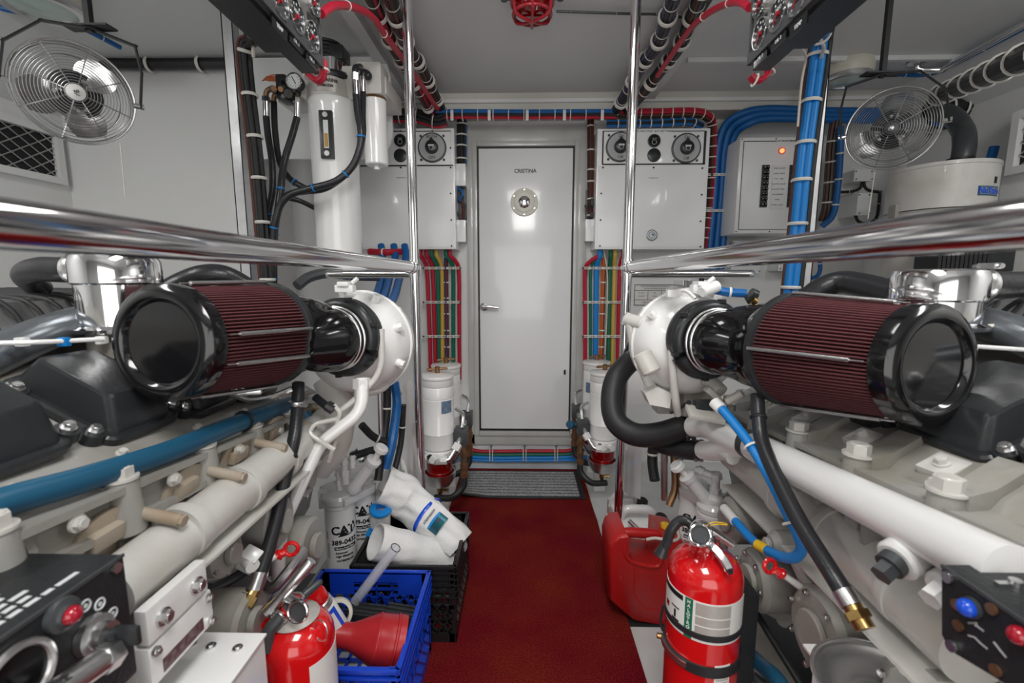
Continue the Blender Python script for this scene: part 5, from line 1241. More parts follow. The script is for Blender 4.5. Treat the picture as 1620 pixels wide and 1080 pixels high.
# lower left engine: covers, boxes, sensors
b = B().bb((-.495, .535, .655), (-.512, .65, .706), .004); b.bb((-.497, .535, .590), (-.60, .66, .650), .008); b.make('control_module', pure_w, eL)
b = B()
for y in (.56, .625): hexbolt(b, (-.495, y, .68), (1, 0, 0), .009, .008)
for y, z in ((.545, .64), (.65, .64), (.65, .60)): hexbolt(b, (-.497, y, z), (1, 0, 0), .005, .004)
b.make('module_bolt', steel, eL)
B().bb((-.4965, .555, .598), (-.498, .635, .618)).make('module_label', maroon, eL, label='dark label strip')
b = B()
for y, z, r, l in ((.80, .62, .045, .10), (.95, .60, .06, .12), (1.12, .62, .05, .10), (1.05, .48, .07, .14), (.82, .46, .06, .12), (.62, .42, .07, .12)):
    b.cyl((-.70, y, z), (-.70 + l + .04, y, z), r, n=26, bev=.008); b.cyl((-.70 + l + .04, y, z), (-.70 + l + .055, y, z), r * .45, n=20, bev=.003)
b.make('pump_cover', eng_g, eL)
b = B()
for y, z, r in ((.80, .62, .045), (.95, .60, .06), (1.12, .62, .05), (1.05, .48, .07), (.82, .46, .06)):
    for k in range(6):
        a = k * math.pi / 3 + .4; hexbolt(b, (-.70 + .13, y + math.cos(a) * r * .85, z + math.sin(a) * r * .85), (1, 0, 0), .006, .006, False)
b.make('cover_bolt', steel, eL)
b = B().bb(P(382, 850, .93), P(402, 822, .97), .004); b.bb(P(396, 862, .92), P(407, 835, .95), .003); b.box(P(355, 905, .88), (.05, .04, .03), (10, 25, 20), .004); b.cyl(P(388, 882, .86), P(400, 896, .84), .014, n=12); b.box(P(395, 885, .86), (.035, .03, .05), (20, 30, 0), .004); b.make('sensor_bracket', pure_w, eL)
for pts, r, m_, lb in (([P(290, 950, .8), P(340, 930, .84), P(385, 905, .88), P(430, 870, .95)], .010, dkgrey, 'grey conduit low on the left engine'),
                   ([P(300, 990, .76), P(350, 970, .80), P(395, 945, .84), P(415, 900, .9)], .008, blk, 'black cable low on the left engine'),
                   ([P(345, 830, .9), P(350, 870, .9), P(342, 910, .88), P(350, 950, .86)], .006, hbrown, 'thin brown wire looping low on the left engine'),
                   ([P(400, 900, .95), P(428, 930, .9), P(455, 905, .92), P(480, 870, .98)], .012, steel, 'ribbed metal hose behind the red capped dipstick on the left')):
    cable('engine_cable', pts, r, m_, lb, 'cable')
def dipstick(pr, ps, Y0, Y1, lab):
    a, c_ = P(*pr, Y0), P(*ps, Y1); d = (c_ - a).normalized(); t = T('dipstick', lab, 'dipstick', c_)
    b = B().tor(a, (0.2, -1, .2), .013, .0045, 24, 8); b.cyl(a + d * .012, a + d * .03, .009, n=16); b.tor(a + d * .024, d, .0095, .003, 18, 6); b.make('pull_ring', redg, t)
    B().cyl(a + d * .028, c_, .0062, .010, n=14).make('dipstick_tube', eng_w, t)
dipstick((461, 868), (400, 897), .90, .86, 'dipstick with a glossy red ring handle low on the left engine')
# dark hoses and pipes in the gap between turbo and stanchion
for pts, r, m_, lb in (([P(612, 600, 1.55), P(612, 650, 1.55), P(606, 700, 1.5), P(598, 760, 1.45)], .014, blk, 'black pipe in the gap behind the left turbo, nearest the turbo'),
                   ([P(624, 605, 1.58), P(628, 640, 1.58), P(620, 700, 1.5), P(610, 740, 1.48)], .016, hblue, 'dark blue braided hose in the gap behind the left turbo'),
                   ([P(600, 590, 1.5), P(602, 660, 1.5), P(604, 740, 1.5)], .009, steel, 'thin steel tube in the gap behind the left turbo'),
                   ([P(638, 640, 1.6), P(634, 700, 1.6), P(620, 760, 1.55)], .011, blk, 'black hose in the gap just left of the left stanchion'),
                   ([P(612, 700, 1.5), P(590, 690, 1.48), P(572, 672, 1.45)], .013, blk, 'short black hose angled behind the left filter heads, upper'),
                   ([P(610, 712, 1.5), P(590, 712, 1.47), P(570, 718, 1.44), P(555, 722, 1.42)], .013, blk, 'short black hose angled behind the left filter heads, lower')):
    cable('engine_hose', pts, r, m_, lb, 'hose', ties=(.3,) if m_ is blk else None, tiem=tie_w)
t = T('bracket_panel', 'white angled bracket board between the left turbo and the stanchion', 'panel', P(642, 760, 1.62))
b = B().prism([P(623, 614, 1.60), P(652, 600, 1.75), P(655, 770, 1.75), P(636, 742, 1.60)], (.004, .012, 0)); b.prism([P(623, 700, 1.60), P(640, 742, 1.6), P(652, 800, 1.70), P(640, 770, 1.66)], (.004, .012, 0)); b.make('board', pure_w, t)
hexbolt(B(), P(631, 622, 1.6), (-.2, -1, 0), .009, .007).make('bolt', steel, t)
# engine bed girders
B().bb((-.72, .3, 0), (-.64, 1.6, .12), .006).make('engine_bed', eng_g, label='painted engine bed girder under the left engine', cat='girder')
B().bb((.64, .3, 0), (.72, 1.6, .12), .006).make('engine_bed', eng_g, label='painted engine bed girder under the right engine', cat='girder')

# ---- right engine
eR = engine(1, 'white marine diesel engine filling the right side with its pleated air filter', -.012)
yr = [.45, .62, .79, .965, 1.13, 1.29]
for y in yr:
    z_ = zs(y) + .008; b = B().cyl((.600, y, .735 + z_), (.600, y, .834 + z_), .027, .0215, n=24, bev=.002); bo = b.make('bolt_boss', eng_g, eR)
    hexbolt(B(), (.600, y, .834 + z_), (0, 0, 1), .0185, .018).make('head_bolt', eng_w, bo)
b = B()
for y in yr:
    q = zs(y + .06); hexbolt(b, (.588, y + .08, .788 + q), (-1, 0, 0), .010, .009); hexbolt(b, (.635, y + .06, .828 + q), (0, 0, 1), .0075, .007)
    b.box((.672, y + .085, .846 + q), (.05, .05, .016), (0, -24, 10), .004); hexbolt(b, (.668, y + .085, .852 + q), (-.4, 0, .9), .009, .009)
b.make('head_stud', eng_w, eR)
for y0, y1 in ((.46, .625), (.665, .845), (.885, 1.03), (1.07, 1.21)): valve_cover(eR, 1, y0, y1, (.70, .868 + zs((y0 + y1) / 2)), H=.055)
air_filter(eR, 1, P(1482, 579, .735), P(1254, 553, 1.0), .099, .121, P(1122, 537, 1.15), V((.2, -1, 0)), P(1103, 548, 1.255), (84, 4, -74, 150))
for sx, yy, eng_ in ((-1, ys, eL), (1, yr, eR)):       # raised casting pads running up from the bolt bosses
    for y in yy:
        z_ = zs(y) + (.008 if sx > 0 else 0)
        b = B().prism([(sx * .606, y - .026, .800 + z_), (sx * .606, y - .026, .839 + z_), (sx * .645, y - .020, .846 + z_), (sx * .70, y - .012, .876 + z_), (sx * .70, y - .012, .80 + z_)], (0, .048, -.004))
        b.prism([(sx * .602, y - .016, .835 + z_), (sx * .598, y - .016, .70 + z_), (sx * .640, y - .016, .68 + z_), (sx * .640, y - .016, .835 + z_)], (0, .032, -.003)); b.make('casting_pad', eng_g, eng_, ang=25)
# long white coolant crossover with its Y junction and rubber hoses
A = PX(1188, 704, .545); Z_ = PX(1600, 909, .55)
cp_ = B().tube([A, A.lerp(Z_, .5) + V((0, 0, .0)), Z_], .034, 32, k=1).make('coolant_pipe', pure_w, eR, label='long white coolant pipe')
b = B().tube([P(1096, 674, 1.28), P(1120, 676, 1.22), P(1155, 692, 1.12), A], [.030, .032, .036, .036][:2], 26); b.tube([P(1112, 712, 1.26), P(1132, 712, 1.2), P(1160, 704, 1.12), A], (.026, .033), 24); b.make('pipe_junction', pure_w, cp_)
b = B().cyl(A - (Z_ - A).normalized() * .012, A + (Z_ - A).normalized() * .018, .0352, n=32); b.make('rubber_joint', dkgrey, cp_)
b = B().cyl(P(1146, 716, 1.14), P(1160, 724, 1.10), .018, n=18); b.make('drain_stub', eng_w, cp_)
for y in ():
    t_ = (y - A.y) / (Z_.y - A.y); p = A.lerp(Z_, t_); b = B().cyl(p + V((-.01, 0, -.02)), p + V((-.05, -.005, -.055)), .012, n=12); b.make('pipe_stay', tan, cp_)
kb = P(1425, 878, .60)
b = B().cyl(kb + V((.04, .01, .012)), kb + V((-.012, -.006, -.006)), .027, n=32, bev=.004); k_ = b.make('pipe_boss', pure_w, cp_); b = B().cyl(kb + V((-.01, -.005, -.005)), kb + V((-.022, -.009, -.012)), .018, n=22); b.hexn(kb + V((-.02, -.009, -.012)), kb + V((-.036, -.014, -.022)), .014); b.make('boss_nut', dkgrey, k_)
kb = P(1494, 925, .56); b = B().cyl(kb + V((.04, .01, .012)), kb + V((-.008, -.004, -.004)), .022, n=28, bev=.004); b.hexn(kb + V((-.006, -.004, -.004)), kb + V((-.026, -.01, -.014)), .014); b.make('pipe_boss', pure_w, cp_)
o = cable('coolant_hose', [P(1030, 560, 1.62), P(1000, 570, 1.58), P(975, 598, 1.52), P(968, 635, 1.48), P(976, 668, 1.44), P(1005, 687, 1.40), P(1045, 686, 1.36), P(1090, 673, 1.32)], .037, blk, 'thick black rubber coolant hose curving past the right stanchion', 'hose', n=24)
for px in (1086, 1095): B().lathe([(.0385, 0), (.0405, .001), (.0405, .0045), (.039, .006), (.0405, .0075), (.0405, .011), (.0385, .012)], P(px, 673.5, 1.325 - (px - 1086) * .0015), (1, -.35, 0), 30).make('hose_clamp', clamp_m, o)
o = cable('coolant_hose', [P(1040, 700, 1.42), P(1060, 706, 1.38), P(1085, 711, 1.33), P(1106, 712, 1.30)], .030, blk, 'short black rubber coolant hose below the large one on the right', 'hose', n=22)
for px in (1098, 1106): B().lathe([(.0315, 0), (.033, .002), (.033, .010), (.0315, .012)], P(px, 712, 1.31 - (px - 1098) * .0015), (1, -.35, 0), 28).make('hose_clamp', clamp_m, o)
# lower manifold and covers of the right engine
b = B().tube([(.635, .58, .63), (.635, .8, .635), (.63, 1.1, .645), (.61, 1.25, .66)], .056, 28); mf = b.make('exhaust_manifold', eng_w, eR)
b = B()
for y in (.69, .86, 1.03): b.lathe([(.060, -.009), (.061, 0), (.060, .009)], (.635, y, .637), (0, 1, 0), 28)
b.bb((.56, .58, .566), (.64, 1.22, .574), .002); b.make('manifold_joint', eng_w, mf)
b = B()
for y, z, r, l in ((.60, .50, .075, .10), (.80, .47, .085, .12), (1.0, .44, .07, .14), (1.16, .50, .06, .13), (.95, .56, .03, .13)):
    b.cyl((.70, y, z), (.70 - l - .02, y, z), r, n=30, bev=.012); b.cyl((.70 - l - .02, y, z), (.70 - l - .032, y, z), r * .5, n=20, bev=.003)
b.make('pump_cover', eng_g, eR)
b = B()
for y, z, r, l in ((.60, .50, .075, .10), (.80, .47, .085, .12), (1.0, .44, .07, .14)):
    for k in range(7):
        a = k * math.pi / 3.5 + .3; hexbolt(b, (.70 - l - .02, y + math.cos(a) * r * .84, z + math.sin(a) * r * .84), (-1, 0, 0), .006, .006, False)
b.make('cover_bolt', steel, eR)
gc = P(1238, 918, 1.02); b = B().lathe([(.088, 0), (.09, .01), (.082, .03), (.04, .036), (0, .036)], gc, (-.7, -.7, .15), 36)
for k in range(7):
    a = k * .9; u_, v_, n_ = basis((-.7, -.7, .15)); b.cyl(gc + (u_ * math.cos(a) + v_ * math.sin(a)) * .082, gc + (u_ * math.cos(a) + v_ * math.sin(a)) * .082 + n_ * .03, .015, n=16, bev=.004)
b.make('pump_housing', eng_g, eR)
b = B().tube([P(1250, 850, .95), P(1258, 880, .92), P(1300, 960, .85), P(1345, 1010, .8)], .015, 14); b.tube([P(1265, 900, .9), P(1310, 960, .84), P(1350, 1000, .8)], .010, 12); b.make('oil_line', eng_w, eR)
b = B().box(P(1308, 905, .87), (.05, .012, .02), (0, 35, 30), .003); b.box(P(1325, 915, .86), (.045, .045, .01), (20, 30, 0), .002); hexbolt(b, P(1311, 905, .855), (-.3, -1, 0), .009, .008); hexbolt(b, P(1316, 930, .855), (-.3, -1, 0), .009, .008); b.box(P(1345, 893, .85), (.045, .03, .024), (0, 10, 0), .006); b.box(P(1352, 990, .8), (.012, .01, .05), (0, 10, 0), .002); b.make('pipe_bracket', pure_w, eR)
dipstick((1218, 895), (1300, 950), .88, .85, 'dipstick with a glossy red ring handle low on the right engine')
drop([P(1198, 625, 1.0), P(1200, 660, .97), P(1206, 700, .935), P(1232, 760, .86), P(1268, 830, .78), P(1315, 905, .70), P(1348, 958, .66)], P(1370, 995, .635), 'black hose dropping from the right air filter to a brass union', (.12,))
cable('fuel_hose', [P(1136, 640, 1.04), P(1160, 668, 1.0), P(1188, 705, .95), P(1215, 750, .90), P(1240, 800, .86), P(1262, 845, .83), P(1268, 868, .83), P(1255, 882, .85), P(1230, 878, .90), P(1195, 858, .98), P(1165, 826, 1.07), P(1148, 806, 1.13)], .0105, hblueb, 'bright blue fuel hose looping down to the right engine fuel filters', 'hose', n=14, ties=(.18, .42), tiem=tie_w, tr=1.6)
B().cyl(P(1214, 870, .935), P(1198, 861, .965), .0112, n=16).make('hose_sleeve', yel_cap, label='yellow sleeve on the bright blue fuel hose', cat='sleeve')
b = B().cyl(P(1130, 636, 1.05), P(1141, 647, 1.03), .014, n=18); b.cyl(P(1146, 804, 1.14), P(1163, 824, 1.075), .0125, n=16); b.make('hose_ferrule', pure_w, eR)
breather(1, 1475, 426, 512, .93, .076, 'polished chrome breather can with a black hose on the right engine', lambda a: [a + V((.10, .0, .0)), a + V((.15, -.02, -.004)), a + V((.25, -.05, -.0))])
plenum(eR, 1, 0, 0, .80, 1.30)
cable('intake_hose', [P(1278, 472, 1.26), P(1300, 456, 1.26), P(1330, 446, 1.24), P(1370, 452, 1.18), P(1420, 466, 1.10)], .030, blkhose, 'thick black hose arching up behind the right air filter', 'hose', n=18)
cable('wire', [P(1540, 521, .9), P(1580, 516, .88), P(1605, 520, .86), P(1640, 528, .84)], .006, hwhite, 'cream wires tied with a blue tie at the right edge', 'wire', ties=(.6,), tiem=tie_b, tr=1.5)
cable('fuel_line', [P(1545, 548, .85), P(1590, 551, .83), P(1650, 555, .80)], .0042, pure_w, 'thin white fuel line crossing above the right valve covers', 'pipe')
# pipes on the right turbo
b = B().cyl(P(992, 505, 1.36), P(1020, 513, 1.30), .020, n=20, bev=.004); b.hexn(P(988, 503, 1.36), P(996, 506, 1.36), .022); b.pipe([P(998, 512, 1.34), P(1003, 545, 1.34), P(1024, 600, 1.30), P(1040, 630, 1.26)], .0155, 16, .04); b.pipe([P(1062, 535, 1.16), P(1064, 590, 1.16), P(1070, 640, 1.18), P(1072, 655, 1.2)], .010, 14, .05)
b.cyl(P(1015, 558, 1.22), P(1032, 590, 1.20), .026, n=24, bev=.004); b.prism([P(1020, 622, 1.24), P(1040, 612, 1.24), P(1062, 622, 1.22), P(1060, 646, 1.22), P(1028, 640, 1.24)], (0, .05, 0)); b.make('oil_line', eng_w, eR)
b = B().pipe([P(1060, 462, 1.20), P(1085, 458, 1.20), P(1100, 472, 1.18)], .005, 8, .03); b.box(P(1065, 464, 1.2), (.035, .02, .02), bev=.004); b.cyl(P(1110, 462, 1.22), P(1135, 452, 1.24), .016, n=16, bev=.003); b.make('sensor_bracket', pure_w, eR)
cable('hose', [P(1130, 458, 1.26), P(1150, 462, 1.25), P(1180, 464, 1.24)], .012, hblue, 'short blue hose above the right compressor ring', 'hose', ties=(.5,))
b = B().cyl(P(1185, 468, 1.13), P(1190, 476, 1.12), .012, n=14); b.cyl(P(1187, 464, 1.12), P(1196, 468, 1.12), .014, n=14); b.make('sensor_plug', blkm, eR); B().cyl(P(1190, 474, 1.11), P(1196, 478, 1.11), .009, n=12).make('sensor_body', brass, eR)
b = B().pipe([P(1060, 652, 1.2), P(1085, 640, 1.18), P(1090, 636, 1.16)], .006, 8); b.box(P(1114, 640, 1.16), (.05, .03, .024), (0, 0, 0), .004); b.make('harness_connector', blkm, eR)
b = B().box(P(1128, 624, 1.16), (.05, .02, .015), (0, 40, 0), .003); b.cyl(P(1150, 635, 1.12), P(1175, 622, 1.1), .010, n=12); b.box(P(1115, 655, 1.14), (.09, .05, .012), (20, 10, 0), .003); b.cyl(P(1120, 600, 1.2), P(1140, 620, 1.16), .02, n=18); b.make('turbo_mount', eng_w, eR)
b = B().bb(P(1040, 655, 1.35), P(1075, 590, 1.42), .006); b.bb(P(1080, 660, 1.3), P(1120, 600, 1.4), .01); b.make('turbo_pedestal', eng_g, eR)
b = B().bb(P(500, 690, 1.3), P(545, 600, 1.42), .02); b.tube([P(520, 600, 1.30), P(535, 640, 1.28), P(530, 700, 1.26), P(500, 740, 1.25)], .045, 20); b.make('turbo_pedestal', eng_w, eL)
b = B().cyl(P(499, 628, 1.12), P(520, 645, 1.1), .010, n=14); b.cyl(P(517, 641, 1.1), P(528, 648, 1.1), .014, n=10); b.make('harness_connector', blkm, eL)
# silver box under the return rail, seen behind the right turbo
t = T('starter_box', 'polished steel box on the wall behind the right turbocharger', 'box', P(1093, 470, 2.6)); B().bb(P(1080, 470, 2.6), P(1106, 443, YB), .004).make('box_body', chrome, t)
cable('engine_hose', [P(1110, 440, 2.6), P(1108, 470, 2.58)], .014, blk, 'short black pipe beside the polished box behind the right turbocharger', 'hose', k=1)
# white board, black hose and strut right of the right stanchion
t = T('bracket_panel', 'white angled bracket board standing right of the right stanchion', 'panel', P(1000, 800, 1.75))
b = B().prism([P(992, 690, 1.76), P(1016, 700, 1.60), P(1013, 790, 1.60), P(982, 775, 1.78)], (.004, .012, 0)); b.bb(P(988, 640, 1.9), P(1035, 560, 1.93), .004); b.make('board', pure_w, t)
for pts, r, m_, lb in (([P(1034, 690, 1.6), P(1032, 730, 1.6), P(1036, 760, 1.56)], .018, blk, 'black hose dropping below the large coolant hose on the right'),
                   ([P(1051, 700, 1.5), P(1051, 790, 1.5)], .012, steel, 'steel rod standing behind the right fuel filters'),
                   ([P(1066, 720, 1.5), P(1068, 770, 1.48), P(1058, 800, 1.46)], .012, bronze, 'reddish brown hose behind the right fuel filters'),
                   ([P(1076, 720, 1.5), P(1078, 790, 1.45)], .010, bronze, 'rusty pipe behind the right fuel filters')):
    cable('engine_hose', pts, r, m_, lb, 'hose', ties=(.4,) if r == .018 else None)
# ---------------------------------------------------------------- milk crates
def crate(x0, x1, y0, y1, z0, z1, m, lab, ribs=0):
    t = T('milk_crate', lab, 'crate', ((x0 + x1) / 2, (y0 + y1) / 2, z0)); H = z1 - z0; th = .006; ins = .010
    sides = [(V((x0, y0, 0)), V((1, 0, 0)), V((0, 1, 0)), x1 - x0), (V((x1, y1, 0)), V((-1, 0, 0)), V((0, -1, 0)), x1 - x0),
             (V((x0, y1, 0)), V((0, -1, 0)), V((1, 0, 0)), y1 - y0), (V((x1, y0, 0)), V((0, 1, 0)), V((-1, 0, 0)), y1 - y0)]
    for o, d, n, L in sides:
        up = V((0, 0, 1)); b = B()
        def bar(u0, w0, u1, w1, s=.006, k=ins):
            p, q = o + d * u0 + up * w0 + n * k, o + d * u1 + up * w1 + n * k; e = (q - p).normalized(); b.box((p + q) / 2, ((q - p).length, s, th), ax=(e, e.cross(n).normalized(), n))
        def slab(u0, w0, u1, w1, k=ins, tt=th): b.box(o + d * ((u0 + u1) / 2) + up * ((w0 + w1) / 2) + n * k, (u1 - u0, w1 - w0, tt), ax=(d, up, d.cross(up)))
        za, zb_, zh = z1 - .035, z1 - .075, z0 + .05
        slab(.006, za, L - .006, z1 - .004); slab(.006, zb_, L * .30, za); slab(L * .70, zb_, L - .006, za)       # hand hold left open
        bar(L * .30, zb_, L * .35, zb_ - .012, .008); bar(L * .70, zb_, L * .65, zb_ - .012, .008); bar(L * .35, zb_ - .012, L * .65, zb_ - .012, .008)
        slab(.006, z0, L - .006, zh - .02); slab(.006, z0, .028, z1); slab(L - .028, z0, L - .006, z1); slab(.006, z0 + H * .44, L - .006, z0 + H * .44 + .012)
        lo, hi = zh - .02, zb_; hh_ = hi - lo; st = .036; k = 0
        u = .02 - hh_
        while u < L - .02:
            for s_ in (1, -1):
                a0, a1 = (u, u + hh_) if s_ == 1 else (u + hh_, u)
                p0, p1 = [a0, lo], [a1, hi]; t0, t1 = 0., 1.
                du = a1 - a0
                ta, tb = sorted(((.02 - a0) / du, (L - .02 - a0) / du)); t0, t1 = max(0, ta), min(1, tb)
                if t1 - t0 > .05: bar(a0 + du * t0, lo + hh_ * t0, a0 + du * t1, lo + hh_ * t1, .0045)
            u += st
        b.make('lattice_wall', m, t, ang=25)
        b = B()
        for r in range(ribs): w_ = z1 - .022 - r * .020; b.box(o + d * (L / 2) + up * w_ + n * .004, (L - .004, .005, .010), ax=(d, up, d.cross(up)))
        for r in range(7): u_ = L * (r + .5) / 7; b.box(o + d * u_ + up * (z0 + H * .72) + n * .005, (.004, H * .42, .008), ax=(d, up, d.cross(up)))
        b.make('wall_rib', m, t)
    b = B(); w_ = .013
    for (a, c) in (((x0, y0), (x1, y0 + w_)), ((x0, y1 - w_), (x1, y1)), ((x0, y0), (x0 + w_, y1)), ((x1 - w_, y0), (x1, y1))): b.bb((a[0], a[1], z1 - .012), (c[0], c[1], z1), .004)
    b.make('rim', m, t)
    b = B()
    for k in range(9):
        x = x0 + .012 + (x1 - x0 - .024) * k / 8; b.bb((x - .004, y0 + .01, z0 + .004), (x + .004, y1 - .01, z0 + .010)); y = y0 + .012 + (y1 - y0 - .024) * k / 8; b.bb((x0 + .01, y - .004, z0 + .004), (x1 - .01, y + .004, z0 + .010))
    b.make('base_grid', m, t)
    return t
ZT = .27
q1, q2, q3 = PZ(683, 901, ZT), PZ(510, 897, ZT), PZ(647, 1062, ZT)
bx0, bx1, by0, by1 = q2.x, q1.x, q3.y, q1.y
crate(bx0, bx1, by0, by1, .004, ZT, blupl, 'bright blue plastic milk crate holding a red funnel', ribs=3)
k1, k2, k3 = PZ(723, 897, ZT), PZ(743, 804, ZT), PZ(553, 893, ZT)
kx0, kx1, ky0, ky1 = k3.x, k1.x, max(k1.y, by1 + .003), 1.617
crate(kx0, kx1, ky0, ky1, .01, ZT, blkpl, 'black plastic milk crate full of white filter bags', ribs=5)

# ---- contents of the black crate
def lumpy(b, pts, rads, n=36, seed=1, amp=.006, thick=None):
    cps = catmull(pts, 8); fr = frames(cps); m_ = len(cps); rs = []
    for i in range(m_):
        t = i / (m_ - 1) * (len(rads) - 1); j = min(int(t), len(rads) - 2); rs.append(rads[j] + (rads[j + 1] - rads[j]) * (t - j))
    rng = random.Random(seed); ph = [rng.uniform(0, 6.28) for _ in range(8)]; rings = []
    def ring(i, k):
        p, (u, v, t) = cps[i], fr[i]; R_ = []
        for j in range(n):
            th = 2 * math.pi * j / n; s = i / m_
            r = rs[i] + amp * (math.sin(3 * th + ph[0] + 5 * s) + .7 * math.sin(5 * th + ph[1] - 8 * s) + .5 * math.sin(9 * th + ph[2] + 14 * s) + .8 * math.sin(7 * s * 3 + ph[3])) - k
            R_.append(p + u * r * math.cos(th) + v * r * math.sin(th))
        return R_
    out = [ring(i, 0) for i in range(m_)]
    if thick: out = [ring(i, thick) for i in range(m_ - 1, -1, -1)] + out
    return b.loft(out)
bg = T('filter_bag', 'crumpled white felt filter bag with a blue strap leaning in the black crate', 'bag', P(670, 830, 1.52))
pts = [P(604, 768, 1.52), P(622, 776, 1.53), P(645, 790, 1.54), P(672, 812, 1.52), P(705, 838, 1.48), P(728, 862, 1.46)]
bag = lumpy(B(), pts, [.064, .070, .072, .062, .058, .050], n=40, seed=4, amp=.0045, thick=.003).make('bag_body', cloth, bg)
b = B().prism([P(598, 772, 1.54), P(613, 736, 1.58), P(640, 760, 1.60), P(660, 790, 1.58), P(630, 800, 1.52)], (0, .01, -.004)); b.make('bag_flap', cloth, bg)
a, d = along(pts, (.56,))[0]; b = B().lathe([(.069, -.006), (.070, -.004), (.070, .004), (.069, .006)], a, d, 32); b.make('strap', blubut, bg)
a, d = along(pts, (.47,))[0]
# printed tag and foil label on the side towards the camera
a, d = along(pts, (.74,))[0]; toC = (CO - a); toC = (toC - d * toC.dot(d)).normalized(); w_ = d.cross(toC)
lbp = B()
def wrap_patch(b, a, d, n0, R, half, l0, l1, t=.0012):
    w_ = d.cross(n0); N = 8; vs = []
    for i in range(N + 1):
        th = -half + 2 * half * i / N
        for l in (l0, l1):
            for r in (R, R + t): vs.append(a + d * l + (n0 * math.cos(th) + w_ * math.sin(th)) * r)
    fs = []
    for i in range(N): o = i * 4; e = o + 4; fs += [[o + 1, e + 1, e + 3, o + 3], [o, o + 2, e + 2, e], [o + 2, o + 3, e + 3, e + 2], [o, e, e + 1, o + 1]]
    fs += [[0, 1, 3, 2], [N * 4, N * 4 + 2, N * 4 + 3, N * 4 + 1]]
    return b.add(vs, fs)
fl = wrap_patch(B(), a, d, toC, .0625, .55, -.018, .022).make('foil_label', holo, bg)
wrap_patch(B(), a, d, toC, .0645, .5, -.018, -.010).make('label_stripe', bluel, fl)
text('elements', .016, a + toC * .0655 - d * .035, w_ * -1, d * -1, ink, bag, bold=False)
rl = T('felt_roll', 'rolled white felt sleeve with an open end at the front of the black crate', 'felt roll', P(650, 880, 1.36))
pts = [P(594, 856, 1.335), P(628, 864, 1.37), P(662, 875, 1.41), P(704, 888, 1.45)]
lumpy(B(), pts, [.056, .056, .057, .058], n=44, seed=9, amp=.0012, thick=.0035).make('sleeve', cloth, rl, ang=50)
cup = T('clear_cup', 'clear plastic cup lying at the right of the black crate', 'cup', P(716, 862, 1.44)); cd = V((-.5, -.7, .5)).normalized()
c = P(716, 862, 1.44); B().lathe([(.026, -.05), (.034, 0), (.0325, 0), (.025, -.048)], c, cd, 30).make('cup_wall', clrpl, cup)
def cartridge(c, ax, R, L, lab):
    t = T('filter_cartridge', lab, 'filter cartridge', c); ax = V(ax).normalized()
    B().lathe([(R, 0), (R + .002, -.003), (R + .002, -.010), (R, -.013)][::-1] + [(R, 0), (R * .45, .001), (R * .42, -.012)], c, ax, 36).make('end_cap', bluel, t)
    star(B(), c - ax * .012, c - ax * L, R - .002, R - .002, n=36, depth=.004).make('pleated_core', pure_w, t)
cartridge(P(602, 803, 1.47), (.12, -.25, 1), .036, .12, 'white pleated filter cartridge with a blue end cap beside the white bag')
cartridge(P(589, 842, 1.45), (-.35, -.5, .8), .026, .08, 'small blue ended filter cartridge behind the felt roll opening')
# ---- contents of the blue crate
a, c_ = P(626, 866, 1.14), P(563, 950, 1.16)
b = B().lathe([(.0125, 0), (.014, 0), (.014, (c_ - a).length), (.0125, (c_ - a).length), (.0125, 0)], a, c_ - a, 28); d = (c_ - a).normalized()
tb = b.make('clear_tube', clrpl, label='clear plastic tube standing in the blue crate', cat='tube'); B().tor(a, d, .0133, .0012, 28, 6).make('tube_rim', dkgrey, tb)
fu = T('funnel', 'dusty red plastic funnel lying in the blue crate', 'funnel', P(590, 1012, 1.02))
a, c_ = P(524, 1002, 1.00), P(637, 1016, 1.03); d = (c_ - a).normalized(); L = (c_ - a).length
b = B().lathe([(.022, 0), (.027, 0), (.030, L * .26), (.034, L * .32), (.057, L * .60), (.060, L * .62), (.0605, L * .64), (.059, L * .655), (.060, L * .86), (.063, L * .875), (.063, L * .895), (.061, L * .91), (.0615, L), (.057, L), (.053, L * .62), (.024, L * .28)], a, d, 44); b.make('funnel_body', redp, fu)
sc = T('spray_can', 'aerosol can with a red cap and blue label in the blue crate', 'spray can', P(520, 960, .99))
a, c_ = P(503, 950, 1.0), P(535, 1000, 1.02); d = (c_ - a).normalized(); L = (c_ - a).length
B().lathe([(.026, 0), (.029, .004), (.029, .012), (.030, .014), (.030, L)], a, d, 32).make('can_body', steel, sc); up_ = -d
B().lathe([(.0255, -.004), (.027, 0), (.026, .022), (.024, .026), (.012, .028), (0, .028)], a, up_, 32).make('cap', redg, sc)
lb = B().lathe([(.0302, .018), (.0307, .019), (.0307, L * .98), (.0302, L * .99)], a, d, 36).make('label_band', lab_w, sc)
toC = (CO - a); toC = (toC - d * toC.dot(d)).normalized(); o = wrap_patch(B(), a, d, toC, .031, .75, .024, L * .9).make('label_panel', blubut, sc)
o2 = wrap_patch(B(), a, d, toC, .0323, .42, .034, L * .8).make('label_window', lab_w, sc); 
rt = T('tape_roll', 'cream ring of tape standing in the blue crate behind the spray can', 'tape', P(533, 970, 1.06))
B().lathe([(.028, 0), (.036, 0), (.037, .003), (.037, .022), (.036, .025), (.028, .025), (.028, 0)], P(534, 968, 1.07), (.35, -.8, .35), 36).make('ring', cream, rt)
